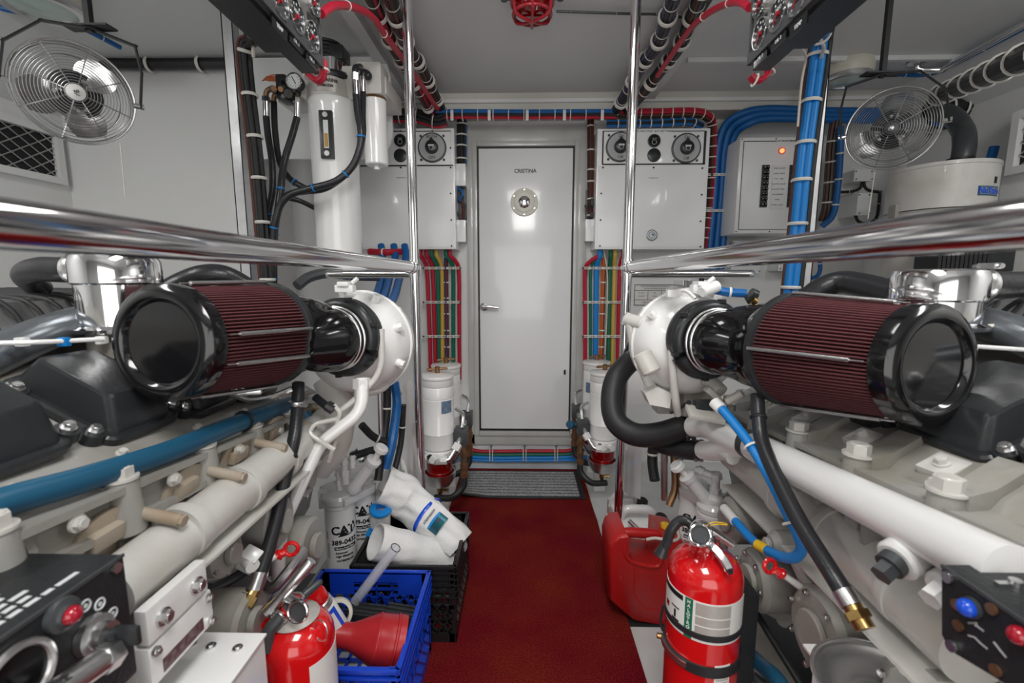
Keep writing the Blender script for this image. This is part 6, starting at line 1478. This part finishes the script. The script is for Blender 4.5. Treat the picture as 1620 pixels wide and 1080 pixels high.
for i, (x0, x1, y, lab) in enumerate(((548, 612, 968, 'black ribbed bar lying in the blue crate, left one'), (612, 662, 970, 'black ribbed bar lying in the blue crate, right one'))):
    t = T('black_bar', lab, 'bar', P((x0 + x1) / 2, y + 14, 1.14), 'black bars in the blue crate'); a, c_ = P(x0, y, 1.14), P(x1, y + 8, 1.15); d = (c_ - a).normalized()
    b = B().box((a + c_) / 2, ((c_ - a).length, .05, .035), ax=(d, V((0, 1, 0)) - d * d.y, d.cross(V((0, 1, 0)) - d * d.y)), bev=.005); b.make('bar_body', blkm, t)
    b = B()
    for k in range(3): b.box((a + c_) / 2 + V((0, -.016 + k * .016, .018)), ((c_ - a).length * .96, .006, .006), ax=(d, V((0, 1, 0)) - d * d.y, d.cross(V((0, 1, 0)) - d * d.y)))
    b.make('bar_rib', blkm, t)
b = B().box(P(632, 1048, 1.06), (.05, .09, .004), (20, -30, 10)); b.make('cardboard_scrap', tan, label='tan cardboard scrap at the right end of the blue crate', cat='cardboard')

# ---------------------------------------------------------------- fire extinguishers
def extinguisher(c, R, zt, lab, facing):
    """c: floor point; zt: height where the dome meets the neck"""
    t = T('fire_extinguisher', lab, 'fire extinguisher', c); o = V((c.x, c.y, 0)); zs = zt - R * .85
    prof = [(R * .9, .01), (R, .03), (R, zs)] + [(R * math.cos(a) ** .9, zs + R * .80 * math.sin(a)) for a in [math.radians(k) for k in (12, 24, 36, 48, 58, 67)]] + [(.024, zt + .004), (.024, zt + .010)]
    B().lathe(prof, o, (0, 0, 1), 56).make('cylinder', redg, t)
    return t, o, zs
ce = P(1114, 930, .92); ce.z = 0; Re = .0765
ztp = P(1112, 862, .92).z
t, o, zs = extinguisher(ce, Re, ztp, 'red fire extinguisher with a wide white label standing right of the aisle', 1)
cam_a = math.degrees(math.atan2(-o.y, -o.x))       # angle facing the camera
fy = o.y - Re
z1, z0 = P(1110, 957, fy).z, P(1108, 1013, fy).z
b = B(); patch(b, o, Re, math.radians(cam_a - 100), math.radians(cam_a + 82), z0 - .010, z1, 40, .0008); lb = b.make('instruction_label', lab_w, t)
b = B(); patch(b, o, Re + .0008, math.radians(cam_a - 26), math.radians(cam_a - 14), z0 - .010, z1, 6, .0006); g_ = b.make('green_stripe', lab_g, lb)
for i, ch in enumerate('HALOTRON'):
    wraptext(ch, .0095, o, None, Re + .0015, math.radians(cam_a - 20), z1 - .008 - i * .0095, whi_ink, g_)
b = B()
for (a0, a1, h0, h1) in ((-10, 42, .62, .96), (-10, 42, .36, .58), (-10, 42, .14, .32)): patch(b, o, Re + .0008, math.radians(cam_a + a0), math.radians(cam_a + a1), z0 + (z1 - z0) * h0, z0 + (z1 - z0) * h1, 10, .0005)
b.make('small_print', lab_s, lb)
b = B(); patch(b, o, Re + .0008, math.radians(cam_a - 88), math.radians(cam_a - 30), z1 - .014, z1 - .003, 12, .0005); b.make('black_heading', ink, lb)
b = B(); patch(b, o, Re + .0008, math.radians(cam_a - 46), math.radians(cam_a - 42), z0 + .016, z0 + .034, 3, .0005); patch(b, o, Re + .0008, math.radians(cam_a - 50), math.radians(cam_a - 36), z0 + .010, z0 + .014, 3, .0005); patch(b, o, Re + .0008, math.radians(cam_a - 52), math.radians(cam_a - 36), z0 + .038, z0 + .041, 3, .0005); b.make('pictogram', ink, lb)
b = B(); patch(b, o, Re + .0008, math.radians(cam_a - 70), math.radians(cam_a - 60), z0 + .024, z0 + .036, 3, .0005); b.make('pictogram_flame', redbut, lb)
b = B(); patch(b, o, Re, math.radians(cam_a + 22), math.radians(cam_a + 48), P(1155, 1070, fy + .03).z, P(1160, 1035, fy + .03).z, 10, .0008); lb2 = b.make('service_label', lab_w, t)
b = B()
for k in range(5): patch(b, o, Re + .0008, math.radians(cam_a + 25), math.radians(cam_a + 45), P(1155, 1066, fy + .03).z + k * .006, P(1155, 1066, fy + .03).z + .002 + k * .006, 8, .0004)
b.make('small_print', lab_s, lb2)
b = B().lathe([(Re + .0005, z0 - .004), (Re + .003, z0 - .003), (Re + .003, z0 + .009), (Re + .0005, z0 + .010)], o, (0, 0, 1), 56); b.make('upper_strap', blk, t)
zq = P(1095, 1062, fy).z
b = B().lathe([(Re + .0005, zq - .014), (Re + .0035, zq - .013), (Re + .0035, zq + .009), (Re + .0005, zq + .010)], o, (0, 0, 1), 56); b.make('lower_strap', blk, t)
b = B(); patch(b, o, Re + .0035, math.radians(cam_a - 80), math.radians(cam_a - 18), zq - .006, zq + .006, 16, .005); lt = b.make('toggle_latch', steel, t)
wl = V((math.cos(math.radians(cam_a - 82)), math.sin(math.radians(cam_a - 82)), 0)); b = B().cyl(o + wl * (Re + .002) + V((0, 0, zq - .006)), o + wl * (Re + .016) + V((0, 0, zq - .004)), .006, n=12); b.make('latch_pin', brass, lt)
b = B().tube([o + wl * (Re + .004) + V((0, 0, zq + .01)), o + wl * (Re + .010) + V((0, 0, zq + .03)), o + wl * (Re + .006) + V((0, 0, z0 + .0))], .003, 8); b.make('strap_loop', blk, t)
b = B().bb((o.x + Re * .75, o.y + .0, .0), (o.x + Re + .045, o.y + .085, z0 + .045), .004); b.bb((o.x - .03, o.y + Re * .9, .0), (o.x + Re + .04, o.y + Re + .02, z0 + .02)); b.make('wall_bracket', blkbox, t)
# valve, gauge ring, levers, hose
h = o + V((0, 0, ztp)); b = B().cyl(h, h + V((0, 0, .03)), .019, n=24, bev=.003); b.cyl(h + V((0, 0, .014)), P(1102, 850, .87), .017, n=20); va = b.make('valve_head', chrome, t)
gp = P(1108, 846, .86); b = B().tor(gp, (0, -1, .45), .0205, .003, 32, 8); b.tor(gp + V((.003, .004, .004)), (.1, -1, .55), .0235, .0014, 32, 6); b.make('pressure_gauge_rim', chrome, va); b = B().lathe([(.019, -.004), (.0, -.004)], gp, (0, -1, .45), 24); b.make('gauge_face', dkgrey, va)
a, c_ = P(1106, 826, .93), P(1161, 862, .90); d = (c_ - a).normalized(); s_ = d.cross(V((0, 0, 1))).normalized(); b = B().box((a + c_) / 2, ((c_ - a).length, .020, .012), ax=(d, s_, s_.cross(d)), bev=.004); b.make('squeeze_lever', steel, va)
pts = [P(1117, 856, .89), P(1135, 872, .87), P(1150, 893, .85), P(1156, 908, .84)]
b = B(); prev = None; cps = catmull(pts, 5); rings = []
for i, p in enumerate(cps):
    dd = (cps[min(i + 1, len(cps) - 1)] - cps[max(i - 1, 0)]).normalized(); sd_ = V((1, .25, .55)); sd_ = (sd_ - dd * sd_.dot(dd)).normalized(); nn = dd.cross(sd_); w2 = .0085 if i < len(cps) - 2 else .006
    rings.append([p + sd_ * w2 + nn * .001, p + sd_ * w2 * .7 + nn * .004, p - sd_ * w2 * .7 + nn * .004, p - sd_ * w2 + nn * .001, p - sd_ * w2 - nn * .003, p + sd_ * w2 - nn * .003])
B().loft(rings).make('carry_handle', chrome, va)
B().tube([P(1099, 838, .90), P(1090, 826, .91), P(1075, 824, .92), P(1062, 838, .92), P(1055, 858, .92), P(1051, 866, .92)], .0105, 16).make('discharge_hose', blkhose, t)
b = B().cyl(P(1052, 862, .92), P(1045, 878, .92), .009, .015, n=20); b.make('hose_nozzle', blkm, t)
b = B().cyl(P(1098, 836, .90), P(1104, 844, .895), .0125, n=18); b.make('hose_collar', steel, t)
b = B().tube([P(1118, 845, .88), P(1118, 832, .89), P(1128, 826, .89), P(1145, 827, .89), P(1150, 830, .89), P(1135, 829, .885), P(1122, 832, .88)], .0011, 6); b.make('pull_tie', yel_cap, t, label='thin yellow tie')
# left extinguisher
cl = P(470, 1020, .83); cl.z = 0; Rl = .073; zl_ = P(470, 966, .83).z
t, o, zs = extinguisher(cl, Rl, zl_, 'red fire extinguisher between the white box and the blue crate', -1)
cam_a = math.degrees(math.atan2(-o.y, -o.x)); za = P(520, 1045, .78).z
b = B(); patch(b, o, Rl, math.radians(cam_a + 14), math.radians(cam_a + 90), za - .12, za - .012, 20, .0008); b.make('instruction_label', lab_w, t)
h = o + V((0, 0, zl_)); b = B().cyl(h, h + V((0, 0, .03)), .020, n=24, bev=.003); va = b.make('valve_head', chrome, t)
b = B().lathe([(.046, -.012), (.047, -.010), (.026, .0), (.024, -.001)], h, (0, 0, 1), 32); b.make('collar_label', lab_s, t)
gp = P(471, 967, .79); b = B().tor(gp, (-.1, -1, .3), .0195, .0032, 32, 8); b.make('pressure_gauge_rim', chrome, va); b = B().lathe([(.018, -.004), (.0, -.004)], gp, (-.1, -1, .3), 24); b.make('gauge_face', dkgrey, va)
B().tor(P(507, 997, .80), (-.5, -1, .15), .0195, .0016, 36, 6).make('pull_ring', steel, t)
a, c_ = P(425, 968, .82), P(493, 886, .86); d = (c_ - a).normalized()
b = B().lathe([(.017, 0), (.016, .004), (.010, .03), (.0115, .05), (.0125, (c_ - a).length - .006), (.010, (c_ - a).length)], a, d, 24); b.make('carry_handle', steel, va)
b = B().tube([P(440, 975, .83), P(470, 950, .85), P(500, 925, .88), P(508, 920, .89)], (.012, .006), 12); b.make('squeeze_lever', dkgrey, va)
b = B().box(P(412, 988, .83), (.045, .02, .014), (0, -12, 20), .004); b.make('safety_tab', redg, t)
b = B().tube([P(447, 972, .80), P(436, 985, .79), P(425, 1000, .78), P(420, 1030, .77)], .0125, 16); b.make('discharge_hose', dkgrey, t)
b = B()
for k in range(4): b.tor(P(447 - k * 3, 973 + k * 3.4, .80), P(436, 985, .79) - P(447, 972, .80), .0125, .0025, 20, 6)
b.make('hose_collar', steel, t)

# ---------------------------------------------------------------- fuel filter sets with lettered cans
def fcan(px, ytop, Y, R, zb_, lab, th_off, eng=None):
    c = P(px, ytop, Y); o = V((c.x, Y, 0)); zt_ = c.z; t = T('fuel_filter', lab, 'fuel filter', (c.x, Y, zb_))
    B().lathe([(R * .8, zb_), (R, zb_ + .008), (R, zt_ - .012), (R * .985, zt_ - .008), (R * .985, zt_ - .006), (R * 1.03, zt_ - .003), (R * 1.02, zt_ + .006), (R * .86, zt_ + .012)], o, (0, 0, 1), 52).make('filter_can', pure_w, t)
    th = math.degrees(math.atan2(-Y, -c.x)) + th_off; q = P(px, 0, Y - R)
    def zz(y): return P(px, y, Y - R).z
    Rr = R + .0003; z_ = lambda k: zt_ - k
    wraptext('CAT', .040, o, None, Rr, math.radians(th - 3), z_(.075), ink, t)
    b = B(); 
    for k in range(6):       # triangle under the A
        hw = .017 * (1 - k / 6); patch(b, o, Rr + .0004, math.radians(th - 3) - hw / R, math.radians(th - 3) + hw / R, z_(.0955) + k * .0028, z_(.0955) + (k + 1) * .0028, 3, .0004)
    pts = [(.014, -.094), (.026, -.091), (.040, -.078), (.036, -.058), (.030, -.0555)]
    b.tube([o + V(((R + .0006) * math.cos(math.radians(th) + a / R), (R + .0006) * math.sin(math.radians(th) + a / R), zt_ + h)) for a, h in pts], .0016, 6, k=1); b.make('logo_mark', ink, t)
    wraptext('389-0432', .0225, o, None, Rr, math.radians(th), z_(.117), ink, t)
    b = B(); patch(b, o, R, math.radians(th) - .034 / R, math.radians(th) + .040 / R, z_(.143), z_(.131), 14, .0006); bb_ = b.make('black_band', ink, t)
    wraptext('Marine Fuel Filter', .0088, o, None, R + .001, math.radians(th + 1), z_(.137), whi_ink, bb_)
    wraptext('Advanced', .0098, o, None, Rr, math.radians(th) - .012 / R, z_(.153), ink, t); wraptext('High Efficiency', .0098, o, None, Rr, math.radians(th) - .002 / R, z_(.165), ink, t)
    wraptext('CATERPILLAR', .0095, o, None, Rr, math.radians(th) + .0 / R, z_(.181), ink, t)
    b = B()
    for k in range(9): patch(b, o, R, math.radians(th) - .062 / R, math.radians(th) - .052 / R, z_(.125 + k * .006), z_(.121 + k * .006), 3, .0005)
    for k in range(4): patch(b, o, R, math.radians(th) - .066 / R, math.radians(th) - .056 / R, z_(.086 + k * .007), z_(.081 + k * .007), 3, .0005)
    b.make('barcode', grey_ink, t)
    return t, o, zt_
tA, oA, zA = fcan(537, 795, 1.44, .050, .16, 'white fuel filter can lettered CAT nearest the blue crate', 12)
tB, oB, zB_ = fcan(572, 766, 1.53, .048, .18, 'white fuel filter can lettered CAT, half hidden behind its neighbour on the left', 0)
hd = T('fuel_primer', 'white fuel primer casting with a hand pump on top of the left engine filters', 'primer pump', oA + V((0, 0, zA)))
b = B().lathe([(.048, 0), (.056, .004), (.057, .020), (.050, .030), (.02, .036), (0, .036)], oA + V((0, 0, zA + .010)), (0, 0, 1), 36); b.lathe([(.044, 0), (.048, .02), (.04, .028), (0, .03)], oB + V((0, 0, zB_ + .008)), (0, 0, 1), 32)
b.box((oA + oB) / 2 + V((-.005, -.01, zA + .032)), (.13, .13, .026), (0, 8, -30), .006); b.box(oA + V((-.05, -.01, zA + .02)), (.03, .02, .065), (0, 0, 20), .005); b.cyl(oA + V((-.05, -.022, zA + .035)), oA + V((-.05, -.018, zA + .035)), .009, n=14)
b.sph(oA + V((-.028, -.032, zA + .022)), .013); b.sph(oA + V((.03, -.03, zA + .02)), .012); b.make('head_casting', pure_w, hd)
a, c_ = P(563, 768, 1.42), P(592, 727, 1.40); d = (c_ - a).normalized(); L = (c_ - a).length
b = B().lathe([(.022, -.02), (.024, 0), (.0185, .01), (.0185, L - .018), (.024, L - .015), (.025, L), (.016, L + .003)], a, d, 28); pm = b.make('primer_pump', pure_w, hd)
cp_ = P(602, 711, 1.40); b = B().cyl(c_, cp_, .010, n=14); b.lathe([(.018, -.008), (.0225, -.004), (.0225, .010), (.019, .013), (0, .013)], cp_, (cp_ - c_), 28)
for k in range(18):
    u_, v_, n_ = basis(cp_ - c_); a_ = k * math.pi / 9; b.cyl(cp_ + (u_ * math.cos(a_) + v_ * math.sin(a_)) * .0225 - n_ * .002, cp_ + (u_ * math.cos(a_) + v_ * math.sin(a_)) * .0225 + n_ * .008, .0015, n=5)
b.make('primer_knob', pure_w, pm)
b = B()
for px, y0, y1, r in ((537, 775, 745, .010), (546, 765, 723, .013), (558, 740, 720, .010)):
    p, q = P(px, y0, 1.40), P(px - 1, y1, 1.41); b.cyl(p, q, r, n=16); b.hexn(p.lerp(q, .3), p.lerp(q, .55), r * 1.45); b.hexn(p.lerp(q, .75), p.lerp(q, .92), r * 1.35)
b.pipe([P(536, 748, 1.41), P(533, 740, 1.42), P(528, 737, 1.44)], .010); b.make('head_fitting', pure_w, hd)
b = B()
for (p, q, r) in ((P(555, 722, 1.44), P(568, 712, 1.45), .012), (P(566, 728, 1.44), P(580, 718, 1.46), .012)): b.cyl(p, q, r, n=16); b.hexn(p.lerp(q, .2), p.lerp(q, .5), r * 1.3)
b.make('hose_ferrule', steel, hd)
tC, oC, zC = fcan(1128, 812, 1.34, .048, .16, 'white fuel filter can standing just behind the right fire extinguisher', -18)
tD, oD, zD = fcan(1099, 778, 1.44, .048, .18, 'white fuel filter can behind its neighbour, right engine', 8)
hd = T('fuel_primer', 'white fuel primer casting with a hand pump on top of the right engine filters', 'primer pump', oC + V((0, 0, zC)))
b = B().lathe([(.044, 0), (.049, .004), (.050, .018), (.044, .026), (.02, .032), (0, .032)], oC + V((0, 0, zC + .010)), (0, 0, 1), 36); b.lathe([(.044, 0), (.048, .02), (.04, .028), (0, .03)], oD + V((0, 0, zD + .008)), (0, 0, 1), 32)
b.box((oC + oD) / 2 + V((0, 0, zC + .034)), (.08, .11, .03), (0, -8, 30), .008); b.sph(oC + V((.0, -.01, zC + .05)), .028, (1, 1, .8)); b.box(oC + V((.055, .01, zC + .04)), (.035, .02, .075), (0, 10, -20), .006); b.cyl(oC + V((.03, -.02, zC + .035)), oC + V((.06, -.045, zC + .035)), .014, n=18); b.cyl(oC + V((.055, -.02, zC + .01)), oC + V((.06, -.05, zC + .006)), .012, n=18); b.make('head_casting', pure_w, hd)
a, c_ = P(1118, 790, 1.34), P(1086, 752, 1.34); d = (c_ - a).normalized(); L = (c_ - a).length
b = B().lathe([(.024, -.02), (.026, 0), (.0195, .01), (.0195, L - .018), (.024, L - .015), (.025, L), (.016, L + .003)], a, d, 28); pm = b.make('primer_pump', pure_w, hd)
cp_ = P(1073, 738, 1.34); b = B().cyl(c_, cp_, .010, n=14); b.lathe([(.018, -.008), (.0225, -.004), (.0225, .010), (.019, .013), (0, .013)], cp_, (cp_ - c_), 28)
for k in range(18):
    u_, v_, n_ = basis(cp_ - c_); a_ = k * math.pi / 9; b.cyl(cp_ + (u_ * math.cos(a_) + v_ * math.sin(a_)) * .0225 - n_ * .002, cp_ + (u_ * math.cos(a_) + v_ * math.sin(a_)) * .0225 + n_ * .008, .0015, n=5)
b.make('primer_knob', pure_w, pm)
b = B().pipe([P(1100, 742, 1.36), P(1118, 749, 1.34), P(1133, 754, 1.33), P(1132, 775, 1.33), P(1132, 795, 1.33)], .012, 14, .012); b.hexn(P(1104, 743, 1.355), P(1113, 747, 1.345), .016); b.hexn(P(1133, 757, 1.33), P(1132, 748, 1.33), .018); b.hexn(P(1132, 780, 1.33), P(1132, 772, 1.33), .017); b.make('head_fitting', pure_w, hd)

# ---------------------------------------------------------------- red jerry can, white jugs
J = T('jerry_can', 'red plastic jerry can standing at the right edge of the carpet', 'jerry can', P(1020, 985, 1.40)); YJ = 1.385; TH = .16
ol = [(962, 862), (966, 850), (975, 842), (990, 840), (991, 872), (1003, 886), (1038, 892), (1044, 884), (1046, 845), (1075, 850), (1086, 862), (1090, 985), (1040, 986), (1000, 978), (963, 945)]
def inset(pl, k):
    cx_, cy_ = sum(p[0] for p in pl) / len(pl), sum(p[1] for p in pl) / len(pl); return [(cx_ + (x - cx_) * k, cy_ + (y - cy_) * k) for x, y in pl]
pp = [P(x, y, YJ + .02) for x, y in ol]; cen = sum(pp, V()) / len(pp)
def rg(k, y): return [V((cen.x + (p.x - cen.x) * k, y, max(.004, cen.z + (p.z - cen.z) * k))) for p in pp]
B().loft([rg(.93, YJ - .002), rg(.975, YJ + .006), rg(1, YJ + .022), rg(1, YJ + TH - .02), rg(.95, YJ + TH)]).make('can_body', redcan, J, ang=50)
b = B().tube([P(968, 852, YJ + .05), P(978, 845, YJ + .05), P(995, 842, YJ + .05), P(1020, 843, YJ + .05), P(1045, 845, YJ + .05), P(1056, 850, YJ + .05)], .0165, 18); b.make('handle', redcan, J)
b = B().tube([P(988, 862, YJ + .002), P(990, 878, YJ), P(1004, 890, YJ), P(1036, 896, YJ), P(1046, 888, YJ), P(1048, 862, YJ + .002)], .007, 12); b.tube([P(1004, 896, YJ), P(1003, 940, YJ), P(1020, 962, YJ), P(1056, 966, YJ)], .0035, 8, k=1); b.tube([P(1004, 903, YJ), P(1056, 908, YJ)], .003, 8, k=1); b.make('moulded_ridge', redcan, J)
b = B().sph(P(981, 912, YJ + .004), .020, (.6, .35, 1.0)); b.make('moulded_dimple', redp, J)
b = B().cyl(P(1052, 838, YJ + .07), P(1052, 860, YJ + .07), .020, n=22, bev=.003); b.make('spout_cap', blkm, J); B().cyl(P(1052, 828, YJ + .07), P(1052, 838, YJ + .07), .014, n=18).make('vent_cap', yel_cap, J)
b = B().tube([P(1023, 853, YJ + .02), P(1036, 851, YJ + .01), P(1050, 853, YJ + .0), P(1066, 855, YJ - .0), P(1074, 850, YJ + .02), P(1072, 840, YJ + .05)], .005, 8); b.make('tether', hwhite, J)
b = B().bb((P(990, 985, YJ).x, YJ - .01, .0005), (P(1075, 985, YJ).x, YJ + TH, .004)); b.make('ribbed_tray', blk, label='thin black ribbed tray under the red jerry can', cat='tray')
def jug(px, ytop, Y, w_, lab):
    c = P(px, ytop, Y); t = T('plastic_jug', lab, 'jug', (c.x, Y, 0)); zt_ = c.z
    B().box((c.x, Y, zt_ * .40), (w_, .13, zt_ * .80), bev=.03).make('jug_body', pure_w, t, ang=60)
    b = B().pipe([(c.x - w_ * .42, Y, zt_ * .72), (c.x - w_ * .34, Y - .01, zt_ - .012), (c.x + w_ * .22, Y - .01, zt_ - .012), (c.x + w_ * .36, Y, zt_ * .72)], .0165, 16, .03); b.make('jug_handle', pure_w, t)
    b = B().cyl((c.x + w_ * .38, Y - .02, zt_ * .76), (c.x + w_ * .40, Y - .03, zt_ * .9), .022, n=20, bev=.003); b.make('jug_cap', blkm, t); return t
jug(1012, 798, 1.66, .19, 'white plastic jug with a carry handle just behind the red jerry can')
jug(992, 776, 1.84, .15, 'white plastic jug farther back beside the right stanchion')
b = B().cyl(P(995, 823, 1.58), P(1015, 842, 1.56), .008, n=12); b.make('steel_pin', steel, label='short steel pin lying across the front white jug', cat='pin')
B().tube([P(961, 812, 1.62), P(959, 850, 1.58), P(957, 895, 1.56)], .006, 8).make('coiled_cord', hwhite, label='cream twisted cord hanging beside the foot of the right stanchion', cat='cord')

# ---------------------------------------------------------------- near foreground: boxes, bowl
def hexscrews(b, pts, ax, r=.006, h=.004):
    for p in pts: b.cyl(p, V(p) + V(ax) * h, r, n=6)
    return b
# left black control box
xf = -.475; zt_ = PX(195, 876, xf).z; yF = PX(195, 876, xf).y; yN = .30; zb_ = PX(205, 1075, xf).z
t = T('control_box', 'black control box with a key switch and red button at the lower left', 'control box', (xf - .06, .45, zb_))
bx_ = B().bb((xf, yN, zb_), (xf - .115, yF, zt_), .003).make('case', blkbox, t)
b = B().bb((xf + .0015, yN, zt_ - .003), (xf - .001, yF, zt_ + .001)); b.make('edge_strip', dkgrey, bx_)
b = B(); rng = random.Random(3)
for r, (xx, segs) in enumerate(((-.024, 8), (-.036, 9), (-.048, 9), (-.060, 9), (-.072, 8))):
    y = yF - .062 - (.0, .012, .004, .016, .01)[r]
    for k in range(segs): l_ = rng.uniform(.008, .017); b.bb((xf + xx, y - l_, zt_), (xf + xx + .0055, y, zt_ + .0006), 0); y -= l_ + .004
b.bb((xf - .024, yF - .058, zt_), (xf - .0185, yF - .035, zt_ + .0006)); b.make('printed_lines', whi_ink, t)
X = xf + .0005; fw = V((1, 0, 0))
c = PX(95, 972, X); b = B().lathe([(.018, 0), (.017, .006), (.012, .008), (.011, .012)], c, fw, 28); r_ = b.make('button_ring', dkgrey, t); B().sph(c + fw * .012, .0095, (1, 1, 1)).make('red_button', redbut, r_)
c = PX(145, 1003, X); b = B().lathe([(.022, 0), (.021, .008), (.015, .010), (.014, .020)], c, fw, 30); r_ = b.make('key_switch', steel, t); b = B().cyl(c + fw * .018, c + fw * .03, .006, n=12); b.box(c + fw * .040, (.028, .006, .022), bev=.003); b.make('key', blkm, r_)
b = B()
for px, py in ((135, 958), (158, 955), (178, 970)): b.tor(PX(px, py, X), (1, 0, 0), .0058, .0012, 18, 5); b.cyl(PX(px, py, X), PX(px, py, X) + fw * .0006, .0025, n=8)
c = PX(115, 952, X); b.prism([c + V((0, .008, -.006)), c + V((0, -.008, -.006)), c + V((0, 0, .008))], (.0006, 0, 0)); b.make('printed_symbols', whi_ink, t)
b = B(); hexscrews(b, [PX(182, 898, X)], (1, 0, 0), .0065); b.make('case_screw', steel, t)
c = PX(22, 1075, X); b = B().tor(c + fw * .004, fw, .031, .004, 36, 8); r_ = b.make('gauge_rim', steel, t); B().lathe([(.029, 0), (.029, .003), (0, .003)], c, fw, 30).make('gauge_face', blkg, r_)
a, c_ = PX(122, 1072, xf + .03), PX(176, 1035, xf + .03); d = (c_ - a).normalized(); L = (c_ - a).length
b = B().lathe([(.012, -.02), (.013, 0), (.013, L * .7)], a, d, 24); b.hexn(a + d * L * .68, a + d * L * 1.1, .0155); b.lathe([(.010, -.004), (.010, .001)], a + d * L * 1.1, d, 16); b.make('plug_connector', steel, label='silver threaded connector beneath the left control box', cat='connector')
B().tube([PX(60, 1110, xf + .02), PX(90, 1092, xf + .03), a], .011, 14).make('connector_cable', blkhose, label='black cable into the silver connector at the lower left', cat='cable')
b = B().bb((xf - .01, yN, zb_ - .30), (xf - .10, yF + .01, zb_ - .002), .004); b.make('box_bracket', eng_g, label='grey bracket under the left control box', cat='bracket')
# right black control box with a chamfered corner
xf = .485; z1_ = PX(1490, 893, xf).z; y1_ = PX(1490, 893, xf).y
ol = [(1490, 893), (1490, 1003), (1502, 1028), (1592, 1082), (1720, 1160), (1720, 1010)]
pts = [PX(x, y, xf) for x, y in ol]; pts[-1].z = z1_
t = T('control_box', 'black control box with a blue button at the lower right', 'control box', (xf + .06, .45, .6))
B().prism(pts, (.13, 0, 0)).make('case', blkbox, t, ang=20)
b = B().bb((xf - .0015, pts[-1].y, z1_ - .003), (xf + .001, y1_, z1_ + .001)); b.make('edge_strip', dkgrey, t)
X = xf - .0005; fw = V((-1, 0, 0))
c = PX(1539, 961, X); b = B().cyl(c, c + fw * .004, .011, n=20); r_ = b.make('button_ring', dkgrey, t); B().sph(c + fw * .006, .0095).make('blue_button', blubut, r_)
c = PX(1618, 1005, X); B().sph(c + fw * .004, .009).make('red_button', redbut, t)
b = B()
for px, py in ((1502, 913), (1508, 1022)): b.cyl(PX(px, py, X), PX(px, py, X) + fw * .004, .0062, n=16)
b.make('case_screw', steel, t)
b = B()
for px, py in ((1515, 956), (1571, 963), (1518, 989), (1577, 1060)): b.cyl(PX(px, py, X), PX(px, py, X) + fw * .003, .0058, n=16)
b.make('case_rivet', bronze, t)
b = B()
for q in (((1532, 985), (1542, 985), (1548, 992), (1556, 998)), ((1545, 984), (1543, 990)), ((1532, 1005), (1542, 1008), (1552, 1018), (1562, 1026)), ((1572, 1015), (1582, 1028), (1592, 1040))):
    b.tube([PX(x, y, X) for x, y in q], .0011, 5, k=1)
b.make('printed_marks', grey_ink, t)
c = PZ(1606, 925, z1_); b = B().cyl(c, c + V((0, 0, .006)), .006, n=14); b.bb(c + V((-.02, -.003, 0)), c + V((.0, .003, .003))); b.make('top_latch', steel, t)
# white box, lower left
zt_ = .54; a_, b_ = PZ(418, 1003, zt_), PZ(292, 995, zt_)
t = T('white_steel_box', 'white steel box with three bolts on its lid in the lower left foreground', 'box', ((a_.x + b_.x) / 2, a_.y - .15, .3))
B().bb((b_.x - .01, a_.y - .30, .36), (a_.x, a_.y, zt_ - .004), .003).make('box_body', pure_w, t)
B().bb((b_.x - .012, a_.y - .302, zt_ - .004), (a_.x + .003, a_.y + .003, zt_), .0015).make('box_lid', pure_w, t)
b = B()
for px, py in ((303, 1020), (334, 1023), (376, 1026)): p = PZ(px, py, zt_); b.cyl(p, p + V((0, 0, .003)), .0078, n=16); b.hexn(p + V((0, 0, .003)), p + V((0, 0, .006)), .0045)
b.make('lid_bolt', steel, t); B().bb((b_.x + .02, a_.y - .26, .0), (a_.x - .02, a_.y - .04, .362), .003).make('box_pedestal', eng_g, t)
# steel bowl on its white stand
zr = .53; c = PZ(1412, 1092, zr); R = .102
t = T('steel_bowl', 'round stainless steel bowl in the lower right foreground', 'bowl', (c.x, c.y, zr - .04))
o = V((c.x, c.y, zr))
B().lathe([(q_ * 1.085, h_) for q_, h_ in ((0, -.034), (.030, -.034), (.033, -.030), (.040, -.030), (.044, -.034), (.062, -.033), (.080, -.022), (.088, -.008), (.090, -.001), (.094, 0), (.096, -.002), (.091, -.006), (.083, -.024), (.064, -.037), (.0, -.037))], o, (0, 0, 1), 64).make('dish', bright_steel, t, ang=60)
b = B().tor(o + V((0, 0, -.0005)), (0, 0, 1), R, .002, 64, 8); b.make('rolled_rim', steel, t)
t = T('bowl_stand', 'white steel stand under the stainless bowl', 'stand', (c.x, c.y, .3))
p = PZ(1272, 1022, zr - .04); B().bb((p.x, p.y + .004, zr - .043), (c.x + .03, p.y - .16, zr - .038), .001).make('stand_top', pure_w, t); B().bb((p.x + .016, p.y - .004, .05), (c.x + .02, p.y - .15, zr - .043), .004).make('stand_body', pure_w, t)
# low clutter under the right engine
cable('braided_hose', [P(1182, 1030, .98), P(1205, 1052, .92), P(1228, 1072, .86), P(1252, 1110, .80)], .016, hteal, 'dark blue braided hose low at the right beside the extinguisher bracket', 'hose', n=16)
cable('braided_hose', [P(1185, 1062, .98), P(1205, 1080, .92), P(1225, 1110, .86)], .015, intake, 'grey hose under the dark blue one at the lower right', 'hose', n=16)
B().tube([P(1163, 915, 1.1), P(1215, 1000, .98), P(1275, 1095, .86)], .008, 10, k=1).make('support_rod', blk, label='thin black rod slanting down behind the right fire extinguisher', cat='rod')
